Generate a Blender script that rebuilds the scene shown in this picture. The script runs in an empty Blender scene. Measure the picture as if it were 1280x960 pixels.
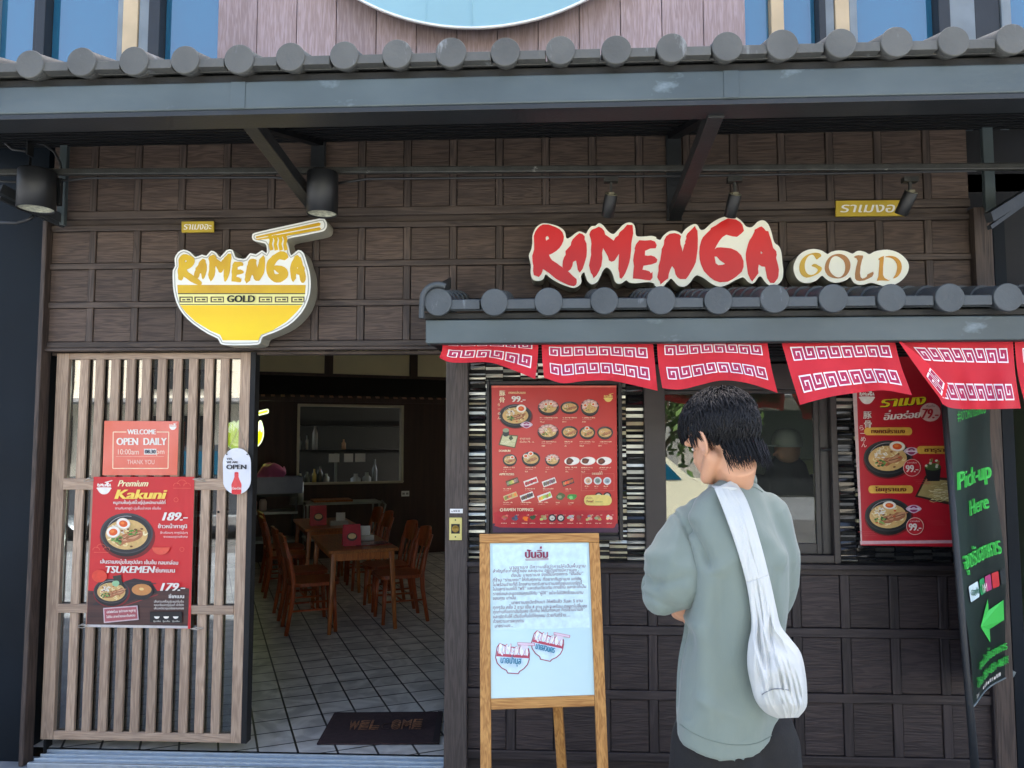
import bpy, math, random
from mathutils import Vector, Matrix, noise
from mathutils.geometry import tessellate_polygon
S = bpy.context.scene
COL = S.collection
R = math.radians
rnd = random.Random(7)

# ---------------------------------------------------------------- camera
CAM = Vector((0.0, -4.12, 1.68)); YAW = R(2.8); PITCH = R(4.2); FPX = 960.0
cd = bpy.data.cameras.new('camera'); cam = bpy.data.objects.new('camera', cd); COL.objects.link(cam)
cam.location = CAM; cam.rotation_euler = (R(90) + PITCH, 0, YAW)
cd.sensor_width = 36; cd.lens = 27; cd.clip_end = 500; cd.clip_start = 0.05
S.camera = cam
# ---------------------------------------------------------------- sky, sun, exposure
SUN_EL = R(62)
w = bpy.data.worlds.new('World'); S.world = w; w.use_nodes = True
nt = w.node_tree
sky = nt.nodes.new('ShaderNodeTexSky'); sky.sky_type = 'NISHITA'; sky.sun_disc = False
sky.sun_elevation = SUN_EL; sky.sun_rotation = R(8); sky.dust_density = 5.0; sky.air_density = 0.8; sky.ozone_density = 0.6
nt.links.new(sky.outputs[0], nt.nodes['Background'].inputs[0]); nt.nodes['Background'].inputs[1].default_value = 0.12
sl = bpy.data.lights.new('sun', 'SUN'); sl.energy = 3.6; sl.angle = R(0.6); sl.color = (1, .97, .92)
so = bpy.data.objects.new('sun', sl); COL.objects.link(so); so.location = (0, 8, 20)
so.rotation_euler = (-(R(90) - SUN_EL), 0, R(-8))
S.view_settings.view_transform = 'Standard'; S.view_settings.look = 'None'
S.view_settings.gamma = 1; S.view_settings.use_curve_mapping = False
S.view_settings.exposure = 2.7
S.render.engine = 'CYCLES'; S.cycles.use_denoising = True
S.cycles.max_bounces = 8; S.cycles.transparent_max_bounces = 16; S.cycles.caustics_reflective = False

# ---------------------------------------------------------------- measuring: photograph pixel -> point on a real plane
FW = Vector((-math.sin(YAW) * math.cos(PITCH), math.cos(YAW) * math.cos(PITCH), math.sin(PITCH)))
RT = Vector((math.cos(YAW), math.sin(YAW), 0)); UP = RT.cross(FW)
def ray(px, py): return FW + RT * ((px - 640) / FPX) - UP * ((py - 480) / FPX)
def P(px, py, Y=0.0):
    d = ray(px, py); return CAM + d * ((Y - CAM.y) / d.y)
def G(px, py, z=0.0):
    d = ray(px, py); return CAM + d * ((z - CAM.z) / d.z)
def X(px, py, Y=0.0): return P(px, py, Y).x
def Z(px, py, Y=0.0): return P(px, py, Y).z

# ---------------------------------------------------------------- materials
def lin(c):
    return tuple((v / 255 / 12.92 if v <= 10 else ((v / 255 + .055) / 1.055) ** 2.4) for v in c)
MATS = {}
def mat(name, rgb, rough=.6, var=.12, scale=6.0, bump=0.0, bscale=60.0, metal=0.0, spec=.5, stretch=(1, 1, 1), emit=0.0, rgb2=None, sheen=0.0, detail=4, spk=None):
    """plain procedural surface: base colour varied by noise, optional bump; rgb in sRGB 0-255"""
    if name in MATS: return MATS[name]
    m = bpy.data.materials.new(name); m.use_nodes = True; MATS[name] = m
    t = m.node_tree; b = t.nodes['Principled BSDF']
    c = lin(rgb)
    b.inputs['Roughness'].default_value = rough; b.inputs['Metallic'].default_value = metal
    b.inputs['Specular IOR Level'].default_value = spec
    if sheen: b.inputs['Sheen Weight'].default_value = sheen
    if emit:
        b.inputs['Emission Color'].default_value = (*c, 1); b.inputs['Emission Strength'].default_value = emit
    if var or bump:
        tc = t.nodes.new('ShaderNodeTexCoord'); mp = t.nodes.new('ShaderNodeMapping'); mp.inputs['Scale'].default_value = stretch
        geo = t.nodes.new('ShaderNodeNewGeometry'); ad = t.nodes.new('ShaderNodeVectorMath'); ad.operation = 'ADD'
        sc = t.nodes.new('ShaderNodeMath'); sc.operation = 'MULTIPLY'; sc.inputs[1].default_value = 37.0
        t.links.new(geo.outputs['Random Per Island'], sc.inputs[0])
        t.links.new(tc.outputs['Object'], ad.inputs[0]); t.links.new(sc.outputs[0], ad.inputs[1]); t.links.new(ad.outputs[0], mp.inputs[0])
    if var:
        n = t.nodes.new('ShaderNodeTexNoise'); n.inputs['Scale'].default_value = scale; n.inputs['Detail'].default_value = detail
        t.links.new(mp.outputs[0], n.inputs['Vector'])
        mx = t.nodes.new('ShaderNodeMix'); mx.data_type = 'RGBA'
        c2 = lin(rgb2) if rgb2 else tuple(min(1, v * (1 + var)) for v in c)
        c1 = c if rgb2 else tuple(v * (1 - var) for v in c)
        mx.inputs[6].default_value = (*c1, 1); mx.inputs[7].default_value = (*c2, 1)
        rp = t.nodes.new('ShaderNodeMapRange'); rp.inputs[1].default_value = .3; rp.inputs[2].default_value = .7
        t.links.new(n.outputs[0], rp.inputs[0]); t.links.new(rp.outputs[0], mx.inputs[0]); t.links.new(mx.outputs[2], b.inputs['Base Color'])
        if emit: t.links.new(mx.outputs[2], b.inputs['Emission Color'])
    else:
        b.inputs['Base Color'].default_value = (*c, 1)
    if spk:   # pale dirt specks and scuffs: (rgb, scale, threshold, stretch)
        m3 = t.nodes.new('ShaderNodeMapping'); m3.inputs['Scale'].default_value = spk[3]; t.links.new(tc.outputs['Object'], m3.inputs[0])
        n3 = t.nodes.new('ShaderNodeTexNoise'); n3.inputs['Scale'].default_value = spk[1]; n3.inputs['Detail'].default_value = 5; n3.inputs['Roughness'].default_value = .65; t.links.new(m3.outputs[0], n3.inputs['Vector'])
        r3 = t.nodes.new('ShaderNodeMapRange'); r3.inputs[1].default_value = spk[2]; r3.inputs[2].default_value = spk[2] + .12; t.links.new(n3.outputs[0], r3.inputs[0])
        m4 = t.nodes.new('ShaderNodeMix'); m4.data_type = 'RGBA'; t.links.new(r3.outputs[0], m4.inputs[0]); t.links.new(mx.outputs[2], m4.inputs[6]); m4.inputs[7].default_value = (*lin(spk[0]), 1); t.links.new(m4.outputs[2], b.inputs['Base Color'])
    if bump:
        n2 = t.nodes.new('ShaderNodeTexNoise'); n2.inputs['Scale'].default_value = bscale; n2.inputs['Detail'].default_value = 6
        t.links.new(mp.outputs[0], n2.inputs['Vector'])
        bp = t.nodes.new('ShaderNodeBump'); bp.inputs['Strength'].default_value = bump; bp.inputs['Distance'].default_value = .01
        t.links.new(n2.outputs[0], bp.inputs['Height']); t.links.new(bp.outputs[0], b.inputs['Normal'])
    return m
def wood(name, rgb, dark, axis='x', freq=1.0, rough=.55, bump=.5, ring=1.0, spec=.4):
    """wood-grain: stretched warped noise lines along an axis, per-board offset"""
    if name in MATS: return MATS[name]
    m = bpy.data.materials.new(name); m.use_nodes = True; MATS[name] = m
    t = m.node_tree; b = t.nodes['Principled BSDF']; N = t.nodes.new; L = t.links.new
    tc = N('ShaderNodeTexCoord'); geo = N('ShaderNodeNewGeometry'); ml = N('ShaderNodeMath'); ml.operation = 'MULTIPLY'; ml.inputs[1].default_value = 53
    ad = N('ShaderNodeVectorMath'); ad.operation = 'ADD'; mp = N('ShaderNodeMapping')
    s = {'x': (1.6, 22, 22), 'y': (22, 1.6, 22), 'z': (22, 22, 1.6)}[axis]
    mp.inputs['Scale'].default_value = tuple(v * freq for v in s)
    L(geo.outputs['Random Per Island'], ml.inputs[0]); L(tc.outputs['Object'], ad.inputs[0]); L(ml.outputs[0], ad.inputs[1]); L(ad.outputs[0], mp.inputs[0])
    n = N('ShaderNodeTexNoise'); n.inputs['Scale'].default_value = 1.0; n.inputs['Detail'].default_value = 2; n.inputs['Distortion'].default_value = .6
    L(mp.outputs[0], n.inputs['Vector'])
    # rings: sine of the noise
    mu = N('ShaderNodeMath'); mu.operation = 'MULTIPLY'; mu.inputs[1].default_value = 34 * ring; L(n.outputs[0], mu.inputs[0])
    sn = N('ShaderNodeMath'); sn.operation = 'SINE'; L(mu.outputs[0], sn.inputs[0])
    f = N('ShaderNodeTexNoise'); f.inputs['Scale'].default_value = 5.0; f.inputs['Detail'].default_value = 5; L(mp.outputs[0], f.inputs['Vector'])
    a2 = N('ShaderNodeMath'); a2.operation = 'MULTIPLY_ADD'; a2.inputs[1].default_value = .22; L(sn.outputs[0], a2.inputs[0]); L(f.outputs[0], a2.inputs[2])
    rp = N('ShaderNodeMapRange'); rp.inputs[1].default_value = .2; rp.inputs[2].default_value = .8; L(a2.outputs[0], rp.inputs[0])
    mx = N('ShaderNodeMix'); mx.data_type = 'RGBA'; mx.inputs[6].default_value = (*lin(dark), 1); mx.inputs[7].default_value = (*lin(rgb), 1)
    L(rp.outputs[0], mx.inputs[0])
    hv = N('ShaderNodeHueSaturation'); L(mx.outputs[2], hv.inputs['Color'])
    r2 = N('ShaderNodeMapRange'); r2.inputs[3].default_value = .8; r2.inputs[4].default_value = 1.2
    L(geo.outputs['Random Per Island'], r2.inputs[0]); L(r2.outputs[0], hv.inputs['Value']); L(hv.outputs[0], b.inputs['Base Color'])
    bp = N('ShaderNodeBump'); bp.inputs['Strength'].default_value = bump; bp.inputs['Distance'].default_value = .004
    L(a2.outputs[0], bp.inputs['Height']); L(bp.outputs[0], b.inputs['Normal'])
    b.inputs['Roughness'].default_value = rough; b.inputs['Specular IOR Level'].default_value = spec
    return m
def glass(name, tint=(1, 1, 1), ior=1.55, boost=1.0):
    if name in MATS: return MATS[name]
    m = bpy.data.materials.new(name); m.use_nodes = True; MATS[name] = m
    t = m.node_tree; t.nodes.remove(t.nodes['Principled BSDF']); N = t.nodes.new; L = t.links.new
    tr = N('ShaderNodeBsdfTransparent'); tr.inputs[0].default_value = (*tint, 1)
    gl = N('ShaderNodeBsdfGlossy'); gl.inputs['Roughness'].default_value = .0
    fr = N('ShaderNodeFresnel'); fr.inputs[0].default_value = ior
    mu = N('ShaderNodeMath'); mu.operation = 'MULTIPLY'; mu.inputs[1].default_value = boost; mu.use_clamp = True; L(fr.outputs[0], mu.inputs[0])
    mx = N('ShaderNodeMixShader'); L(mu.outputs[0], mx.inputs[0]); L(tr.outputs[0], mx.inputs[1]); L(gl.outputs[0], mx.inputs[2])
    L(mx.outputs[0], t.nodes['Material Output'].inputs[0]); return m

# ---------------------------------------------------------------- objects
def origin(o):
    v = Vector((0, 0, 0))
    while o is not None: v = v + o.location; o = o.parent
    return v
def tag(o, label=None, cat=None, group=None, kind=None):
    if label: o['label'] = label
    if cat: o['category'] = cat
    if group: o['group'] = group
    if kind: o['kind'] = kind
    return o
def thing(name, label, cat, loc=(0, 0, 0), group=None):
    o = bpy.data.objects.new(name, None); COL.objects.link(o); o.location = loc; o.empty_display_size = .1
    return tag(o, label, cat, group)
class MB:
    def __init__(s): s.v = []; s.f = []; s.m = []; s.s = []
    def add(s, vs, fs, mi=0, smooth=False):
        n = len(s.v); s.v += [Vector(v) for v in vs]
        for f in fs: s.f.append([i + n for i in f]); s.m.append(mi); s.s.append(smooth)
        return s
    def box(s, a, b, mi=0):
        x0, x1 = sorted((a[0], b[0])); y0, y1 = sorted((a[1], b[1])); z0, z1 = sorted((a[2], b[2]))
        v = [(x, y, z) for z in (z0, z1) for y in (y0, y1) for x in (x0, x1)]
        return s.add(v, [(0, 2, 3, 1), (4, 5, 7, 6), (0, 1, 5, 4), (2, 6, 7, 3), (0, 4, 6, 2), (1, 3, 7, 5)], mi)
    def hexa(s, q, off, mi=0):
        """quad q (4 points) thickened by vector off"""
        q = [Vector(p) for p in q]; off = Vector(off); v = q + [p + off for p in q]
        return s.add(v, [(0, 1, 2, 3), (7, 6, 5, 4), (0, 4, 5, 1), (1, 5, 6, 2), (2, 6, 7, 3), (3, 7, 4, 0)], mi)
    def bar(s, a, b, wx, wy, mi=0, up=(0, 0, 1)):
        a = Vector(a); b = Vector(b); d = (b - a).normalized(); u = Vector(up)
        if abs(d.dot(u)) > .99: u = Vector((0, 1, 0))
        r = d.cross(u).normalized(); u = r.cross(d)
        v = []
        for p in (a, b): v += [p + r * (sx * wx / 2) + u * (sy * wy / 2) for sx, sy in ((-1, -1), (1, -1), (1, 1), (-1, 1))]
        return s.add(v, [(3, 2, 1, 0), (4, 5, 6, 7), (0, 1, 5, 4), (1, 2, 6, 5), (2, 3, 7, 6), (3, 0, 4, 7)], mi)
    def tube(s, pts, rad, n=10, mi=0, cap=True, flat=1.0, up=(0, 0, 1), dome=False):
        """tube along points; rad a number or a list (or list of (ra, rb))"""
        pts = [Vector(p) for p in pts]; k = len(pts)
        rs = rad if isinstance(rad, (list, tuple)) else [rad] * k
        if dome:
            np_, nr = [], []
            def rr(r, f): return (r[0] * f, r[1] * f) if isinstance(r, tuple) else r * f
            def mx(r): return max(r) if isinstance(r, tuple) else r
            d0 = (pts[0] - pts[1]).normalized(); d1 = (pts[-1] - pts[-2]).normalized()
            for a in (85, 60, 30): np_.append(pts[0] + d0 * mx(rs[0]) * math.sin(R(a))); nr.append(rr(rs[0], math.cos(R(a))))
            np_ += pts; nr += list(rs)
            for a in (30, 60, 85): np_.append(pts[-1] + d1 * mx(rs[-1]) * math.sin(R(a))); nr.append(rr(rs[-1], math.cos(R(a))))
            pts, rs, k = np_, nr, len(np_)
        v = []; rp = None
        for i, p in enumerate(pts):
            d = (pts[min(i + 1, k - 1)] - pts[max(i - 1, 0)]).normalized()
            u = Vector(up)
            if rp is None:
                r = d.cross(u)
                if r.length < 1e-3: r = d.cross(Vector((0, 1, 0)))
            else: r = rp - d * rp.dot(d)
            r.normalize(); rp = r; q = d.cross(r)
            ra, rb = rs[i] if isinstance(rs[i], tuple) else (rs[i], rs[i] * flat)
            v += [p + r * (math.cos(2 * math.pi * j / n) * ra) + q * (math.sin(2 * math.pi * j / n) * rb) for j in range(n)]
        f = [(i * n + j, i * n + (j + 1) % n, (i + 1) * n + (j + 1) % n, (i + 1) * n + j) for i in range(k - 1) for j in range(n)]
        b = len(s.v); s.add(v, f, mi, True)
        if cap: s.f += [[b + j for j in range(n)][::-1], [b + (k - 1) * n + j for j in range(n)]]; s.m += [mi, mi]; s.s += [False, False]
        return s
    def loft(s, rings, mi=0, cap=True, smooth=True):
        n = len(rings[0]); v = [p for r_ in rings for p in r_]
        f = [(i * n + j, i * n + (j + 1) % n, (i + 1) * n + (j + 1) % n, (i + 1) * n + j) for i in range(len(rings) - 1) for j in range(n)]
        b = len(s.v); s.add(v, f, mi, smooth)
        if cap: s.f += [[b + j for j in range(n)][::-1], [b + (len(rings) - 1) * n + j for j in range(n)]]; s.m += [mi, mi]; s.s += [False, False]
        return s
    def ball(s, c, r, ax=None, nu=20, nv=12, mi=0):
        c = Vector(c); r = r if isinstance(r, (tuple, list)) else (r, r, r)
        ax = ax or (Vector((1, 0, 0)), Vector((0, 1, 0)), Vector((0, 0, 1)))
        rings = []
        for i in range(nv + 1):
            th = math.pi * min(max(i / nv, .012), .988)
            rings.append([c + ax[0] * (r[0] * math.sin(th) * math.cos(2 * math.pi * j / nu)) + ax[1] * (r[1] * math.sin(th) * math.sin(2 * math.pi * j / nu)) - ax[2] * (r[2] * math.cos(th)) for j in range(nu)])
        return s.loft(rings, mi)
    def lathe(s, c, prof, n=20, mi=0, axis=(0, 0, 1), cap=False):
        """prof: list of (radius, height) along axis"""
        a = Vector(axis).normalized(); u = a.orthogonal().normalized(); q = a.cross(u); c = Vector(c)
        rings = [[c + a * h + u * (max(r_, 1e-4) * math.cos(2 * math.pi * j / n)) + q * (max(r_, 1e-4) * math.sin(2 * math.pi * j / n)) for j in range(n)] for r_, h in prof]
        return s.loft(rings, mi, cap)
    def flat(s, loops, fn, mi=0, thick=None, mside=None):
        """filled 2-D shape (first loop outer, others holes) mapped by fn(x, y); thick = vector: extrude"""
        pts = [p for lp in loops for p in lp]
        tr = tessellate_polygon([[Vector((p[0], p[1], 0)) for p in lp] for lp in loops])
        w3 = [Vector(fn(*p)) for p in pts]; s.add(w3, tr, mi)
        if thick is not None:
            th = Vector(thick); s.add([p + th for p in w3], [t[::-1] for t in tr], mside if mside is not None else mi)
            k = 0
            for lp in loops:
                n = len(lp); ring = w3[k:k + n]; k += n
                s.add(ring + [p + th for p in ring], [(i, (i + 1) % n, n + (i + 1) % n, n + i) for i in range(n)], mside if mside is not None else mi, True)
        return s
    def build(s, name, mats, parent=None, bev=0, autosm=False, local=False):
        me = bpy.data.meshes.new(name)
        o0 = Vector((0, 0, 0)) if (parent is None or local) else origin(parent)
        me.from_pydata([tuple(v - o0) for v in s.v], [], s.f)
        for m in (mats if isinstance(mats, (list, tuple)) else [mats]): me.materials.append(m)
        me.polygons.foreach_set('material_index', s.m); me.polygons.foreach_set('use_smooth', s.s); me.update()
        o = bpy.data.objects.new(name, me); COL.objects.link(o)
        if parent is not None: o.parent = parent
        if bev:
            md = o.modifiers.new('bevel', 'BEVEL'); md.width = bev; md.segments = 2; md.limit_method = 'ANGLE'; md.harden_normals = False
        return o
def smooth_loop(pts, k=4):
    n = len(pts); out = []
    for i in range(n):
        p0, p1, p2, p3 = [Vector((*pts[(i + j) % n], 0)) for j in (-1, 0, 1, 2)]
        for a in range(k):
            t = a / k
            q = .5 * ((2 * p1) + (p2 - p0) * t + (2 * p0 - 5 * p1 + 4 * p2 - p3) * t * t + (3 * p1 - p0 - 3 * p2 + p3) * t ** 3)
            out.append((q.x, q.y))
    return out
def interp(tab, x):
    """piecewise-linear table [(x, v...)]"""
    if x <= tab[0][0]: return tab[0][1:]
    for a, b in zip(tab, tab[1:]):
        if x <= b[0]:
            t = (x - a[0]) / (b[0] - a[0]); t = t * t * (3 - 2 * t) * .5 + t * .5
            return tuple(p + (q - p) * t for p, q in zip(a[1:], b[1:]))
    return tab[-1][1:]
def ell(cx, cy, rx, ry, n=24, rot=0.0, a0=0, a1=360):
    c, s_ = math.cos(R(rot)), math.sin(R(rot)); out = []
    full = abs(a1 - a0) >= 360; m = n if full else n + 1
    for i in range(m):
        a = R(a0 + (a1 - a0) * i / n); x, y = rx * math.cos(a), ry * math.sin(a)
        out.append((cx + x * c - y * s_, cy + x * s_ + y * c))
    return out
def line_quads(pts, wd):
    """2-D polyline -> mitred strip polygons"""
    out = []; n = len(pts)
    nn = []
    for i in range(n):
        a = Vector(pts[max(i - 1, 0)]); b = Vector(pts[min(i + 1, n - 1)]); p = Vector(pts[i])
        if 0 < i < n - 1:
            d1 = (p - a).normalized(); d2 = (b - p).normalized(); n1 = Vector((-d1.y, d1.x)); n2 = Vector((-d2.y, d2.x)); m = n1 + n2
            m = m.normalized() if m.length > 1e-4 else n1
            m = m / max(.5, m.dot(n1))
        else:
            d1 = (b - a).normalized(); m = Vector((-d1.y, d1.x))
        nn.append(m * wd / 2)
    for i in range(n - 1):
        p, q = Vector(pts[i]), Vector(pts[i + 1])
        out.append([tuple(p + nn[i]), tuple(q + nn[i + 1]), tuple(q - nn[i + 1]), tuple(p - nn[i])])
    return out
# ---------------------------------------------------------------- lettering (Blender's built-in typeface)
TX = {}
def raw_text(body, shear=0.0):
    k = (body, shear)
    if k not in TX:
        c = bpy.data.curves.new('lettering', 'FONT'); c.body = body; c.size = 1.0; c.shear = shear; c.resolution_u = 3
        o = bpy.data.objects.new('lettering', c); COL.objects.link(o)
        me = bpy.data.meshes.new_from_object(o.evaluated_get(bpy.context.evaluated_depsgraph_get()))
        TX[k] = ([(v.co.x, v.co.y) for v in me.vertices], [tuple(p.vertices) for p in me.polygons])
        bpy.data.meshes.remove(me); bpy.data.objects.remove(o); bpy.data.curves.remove(c)
    return TX[k]
def xmax(body):
    v, _ = raw_text(body); return max((p[0] for p in v), default=0)
UPV, TONE = 'ัิีึื็', '่้๊๋์'
def text_geo(body, shear=0.0):
    s2, marks = '', []
    for i, ch in enumerate(body):
        if ch in TONE and s2 and s2[-1] in UPV: marks.append((s2, ch))
        else: s2 += ch
    v, f = raw_text(s2, shear); v = list(v); f = list(f)
    for pre, ch in marks:
        adv = xmax(pre + '|') - xmax('|'); tv, tf = raw_text(ch, shear); n = len(v)
        v += [(x + adv + .22 * shear, y + .2) for x, y in tv]; f += [tuple(i + n for i in q) for q in tf]
    return v, f
def put_text(mb, body, fn, x, y, size, mi=0, align='l', bold=0.0, shear=0.0, width=None, rot=0.0, lift=.00012, sy=1.0):
    """lettering on the sheet fn(x, y, lift); sheet y runs DOWN; size = em height; width = squeeze to this width"""
    v, f = text_geo(body, shear)
    if not v: return
    x0 = min(p[0] for p in v); x1 = max(p[0] for p in v)
    sx = size if width is None else width / max(1e-6, x1 - x0)
    wd = (x1 - x0) * sx; ox = {'l': 0, 'c': -wd / 2, 'r': -wd}[align]
    c, s_ = math.cos(R(rot)), math.sin(R(rot)); n = 1 if not bold else 3; bold = min(bold, .05)
    if width is not None and body.isascii(): sy *= 1.33
    for k in range(n):
        bo = (k - (n - 1) / 2) * bold * sx
        pts = []
        for a, b in v:
            u = ox + (a - x0) * sx + bo; q = -b * size * sy + (bo * .35 if k % 2 else 0)
            pts.append(fn(x + u * c - q * s_, y + u * s_ + q * c, lift * (1 + k)))
        mb.add(pts, f, mi)
    return wd
# ================================================================ materials used by the building
M_PANEL = wood('dark_panel_wood', (91, 76, 66), (63, 51, 45), 'x', 1.5, .62, .5)
M_TRIMZ = wood('dark_trim_wood', (86, 73, 65), (60, 51, 46), 'z', 1.0, .6, .5)
M_TRIMX = wood('dark_rail_wood', (84, 72, 64), (58, 49, 44), 'x', .8, .6, .4)
M_POST = wood('door_post_wood', (92, 82, 76), (70, 62, 58), 'z', 1.6, .55, .3)
M_LOW = wood('sill_panel_wood', (62, 52, 50), (40, 33, 33), 'x', 1.6, .55, .55)
M_LOWR = wood('sill_rail_wood', (58, 50, 49), (38, 32, 32), 'x', .8, .55, .4)
M_LOWZ = wood('sill_stile_wood', (58, 50, 49), (38, 32, 32), 'z', .8, .55, .4)
M_SLAT = wood('door_slat_wood', (180, 156, 133), (148, 125, 106), 'z', 1.5, .5, .25)
M_BEAM = mat('grey_painted_steel', (62, 71, 72), .45, .22, 3.0, .15, 30, rgb2=(84, 94, 95), stretch=(.5, 1, 1), spk=((112, 124, 129), 3.2, .63, (1, 1, 1.6)))
M_DARK = mat('black_steel', (34, 37, 39), .5, .2, 5, .1)
M_FASC = mat('dark_grey_board', (36, 36, 35), .6, .25, 3, .2, 40)
M_TILE = mat('grey_roof_tile', (84, 84, 80), .6, .2, 5, .2, 70, spk=((132, 134, 134), 9, .6, (1.6, 1, .5)))
M_TILE2 = mat('slate_roof_tile', (70, 75, 77), .6, .2, 5, .2, 70, spk=((120, 126, 130), 12, .64, (1.6, 1, .6)))
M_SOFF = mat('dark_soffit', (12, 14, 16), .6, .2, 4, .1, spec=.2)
M_PILLAR = mat('navy_black_panel', (10, 20, 28), .6, .25, 2, .06, 30, spec=.2)
M_PIPE = mat('dirty_steel_pipe', (50, 50, 46), .5, .35, 14, .25, 90, spk=((190, 190, 180), 16, .66, (.8, 1, 1)))
M_CABLE = mat('black_cable', (40, 41, 42), .5, .1)
M_LAMP = mat('black_lamp_body', (27, 28, 29), .45, .12, 9)
M_LENS = mat('lamp_lens', (205, 205, 180), .25, .35, 60, .2, 120)
M_BLACK = mat('black_recess', (10, 10, 11), .7, .1)
M_WHITE = mat('white_enamel', (235, 236, 234), .4, .04)
M_CONC = mat('grey_concrete', (144, 148, 151), .85, .3, 5, .5, 90, rgb2=(112, 117, 121), detail=9)
M_ALU = mat('aluminium_track', (190, 200, 206), .35, .1, 20, .05, metal=.6)

# ================================================================ ground
g = MB(); g.add([(-60, -90, -.05), (60, -90, -.05), (60, .1, -.05), (-60, .1, -.05)], [(0, 1, 2, 3)])
tag(g.build('pavement', M_CONC), kind='structure')
M_ASPH = mat('asphalt_road', (96, 96, 96), .85, .2, 3, .3, 60)
g = MB(); g.add([(-60, -13, -.046), (60, -13, -.046), (60, -7.5, -.046), (-60, -7.5, -.046)], [(0, 1, 2, 3)])
tag(g.build('road', M_ASPH), kind='structure')

# ================================================================ panelled shop front
front = thing('shop_front_wall', 'dark brown wood panelled shop front wall behind the signs and the tiled awning', 'wall', (0, 0, 0))
Zt = Z(640, 158); Zrail1, Zrail0 = Z(120, 262), Z(120, 277)
pit = (X(340, 215) - X(118.6, 215)) / 4; xs0 = X(118.6, 215)
XL, XR = X(61, 350), X(1214, 300)
BW = .038
cols = [XL] + [xs0 + pit * k for k in range(0, 40) if XL + .08 < xs0 + pit * k < XR - .08] + [XR]
def grid(mbp, mbz, mbx, xs, zs, yb, bw, bh, proud=.02, chamfer=0):
    """recessed grain panels between stiles (at xs) and rails (at zs)"""
    for i in range(len(xs) - 1):
        for j in range(len(zs) - 1):
            mbp.box((xs[i] + (bw / 2 if i else 0) + .004, yb, zs[j + 1] + bh / 2 + .004), (xs[i + 1] - (bw / 2 if i < len(xs) - 2 else 0) - .004, yb + .03, zs[j] - bh / 2 - .004))
            # bead round each panel
    for i in range(1, len(xs) - 1):
        for j in range(len(zs) - 1):
            mbz.box((xs[i] - bw / 2, yb - proud, zs[j + 1] + bh / 2), (xs[i] + bw / 2, yb + .028, zs[j] - bh / 2))
    for z in zs:
        mbx.box((xs[0], yb - proud - .003, z - bh / 2), (xs[-1], yb + .028, z + bh / 2))
p, z_, x_ = MB(), MB(), MB()
grid(p, z_, x_, cols, [Zt, (Zrail0 + Zrail1) / 2], 0.0, BW, .045, .008)
zb = [(Z(120, 285)), (Z(120, 332.5)), (Z(120, 381)), (Z(120, 431))]
p2, z2, x2 = MB(), MB(), MB()
grid(p2, z2, x2, cols, zb, .012, BW, .034, .008)
pan = p.build('upper_panel', M_PANEL, front); z_.build('batten', M_TRIMZ, pan, .004); x_.build('rail', M_TRIMX, pan, .005)
pan2 = p2.build('sign_panel', M_PANEL, front); z2.build('batten', M_TRIMZ, pan2, .004); x2.build('rail', M_TRIMX, pan2, .005)
h = MB(); h.box((XL, .02, zb[0] - .015), (XR, .06, Zrail1)); h.box((XL, -.012, Z(120, 439)), (XR, .04, zb[-1] - .019)); h.box((XL, .055, Z(120, 443)), (X(560, 450), .12, Z(120, 439)))
h.build('door_header', M_TRIMX, front, .004)
t = MB(); t.box((X(44, 600), -.035, -.05), (XL, .05, Zrail0)); t.build('corner_trim', M_TRIMZ, front, .005)
t = MB(); t.box((XR, -.035, -.05), (X(1238, 330), .05, Zrail0)); t.build('corner_trim', M_TRIMZ, front, .005)
bk = MB(); bk.box((-3.2, .16, 2.22), (3.2, .3, Zt + .05)); bk.build('back_wall', M_BLACK, front)
t = MB(); t.box((X(556, 700, -.05), -.05, -.05), (X(584, 700, -.05), .16, Z(570, 440))); t.build('door_post', M_POST, front, .004)
# wall under the serving window
XB0, XB1 = X(584.5, 820), X(1252, 820)
pl = X(1058, 820) - X(997, 820); xl = X(997, 820)
cl = [XB0] + [xl + pl * k for k in range(-8, 8) if XB0 + .1 < xl + pl * k < XB1 - .1] + [XB1]
zl = [Z(900, 712), Z(900, 789), Z(900, 870), Z(900, 948)]
p, z_, x_ = MB(), MB(), MB()
grid(p, z_, x_, cl, zl, .0, .046, .046, .009)
low = p.build('sill_panel', M_LOW, front); z_.build('batten', M_LOWZ, low, .004); x_.build('rail', M_LOWR, low, .004)
t = MB(); t.box((XB0, -.055, Z(900, 709)), (XB1, .1, Z(900, 703))); t.box((XB0, .03, -.05), (XB1, .12, Z(900, 703) - .02)); t.build('sill_ledge', M_LOWR, front, .003)
t = MB(); t.box((X(1236, 840), -.03, -.05), (X(1262, 840), .12, Z(900, 440))); t.build('corner_trim', M_LOWZ, front, .004)
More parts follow.
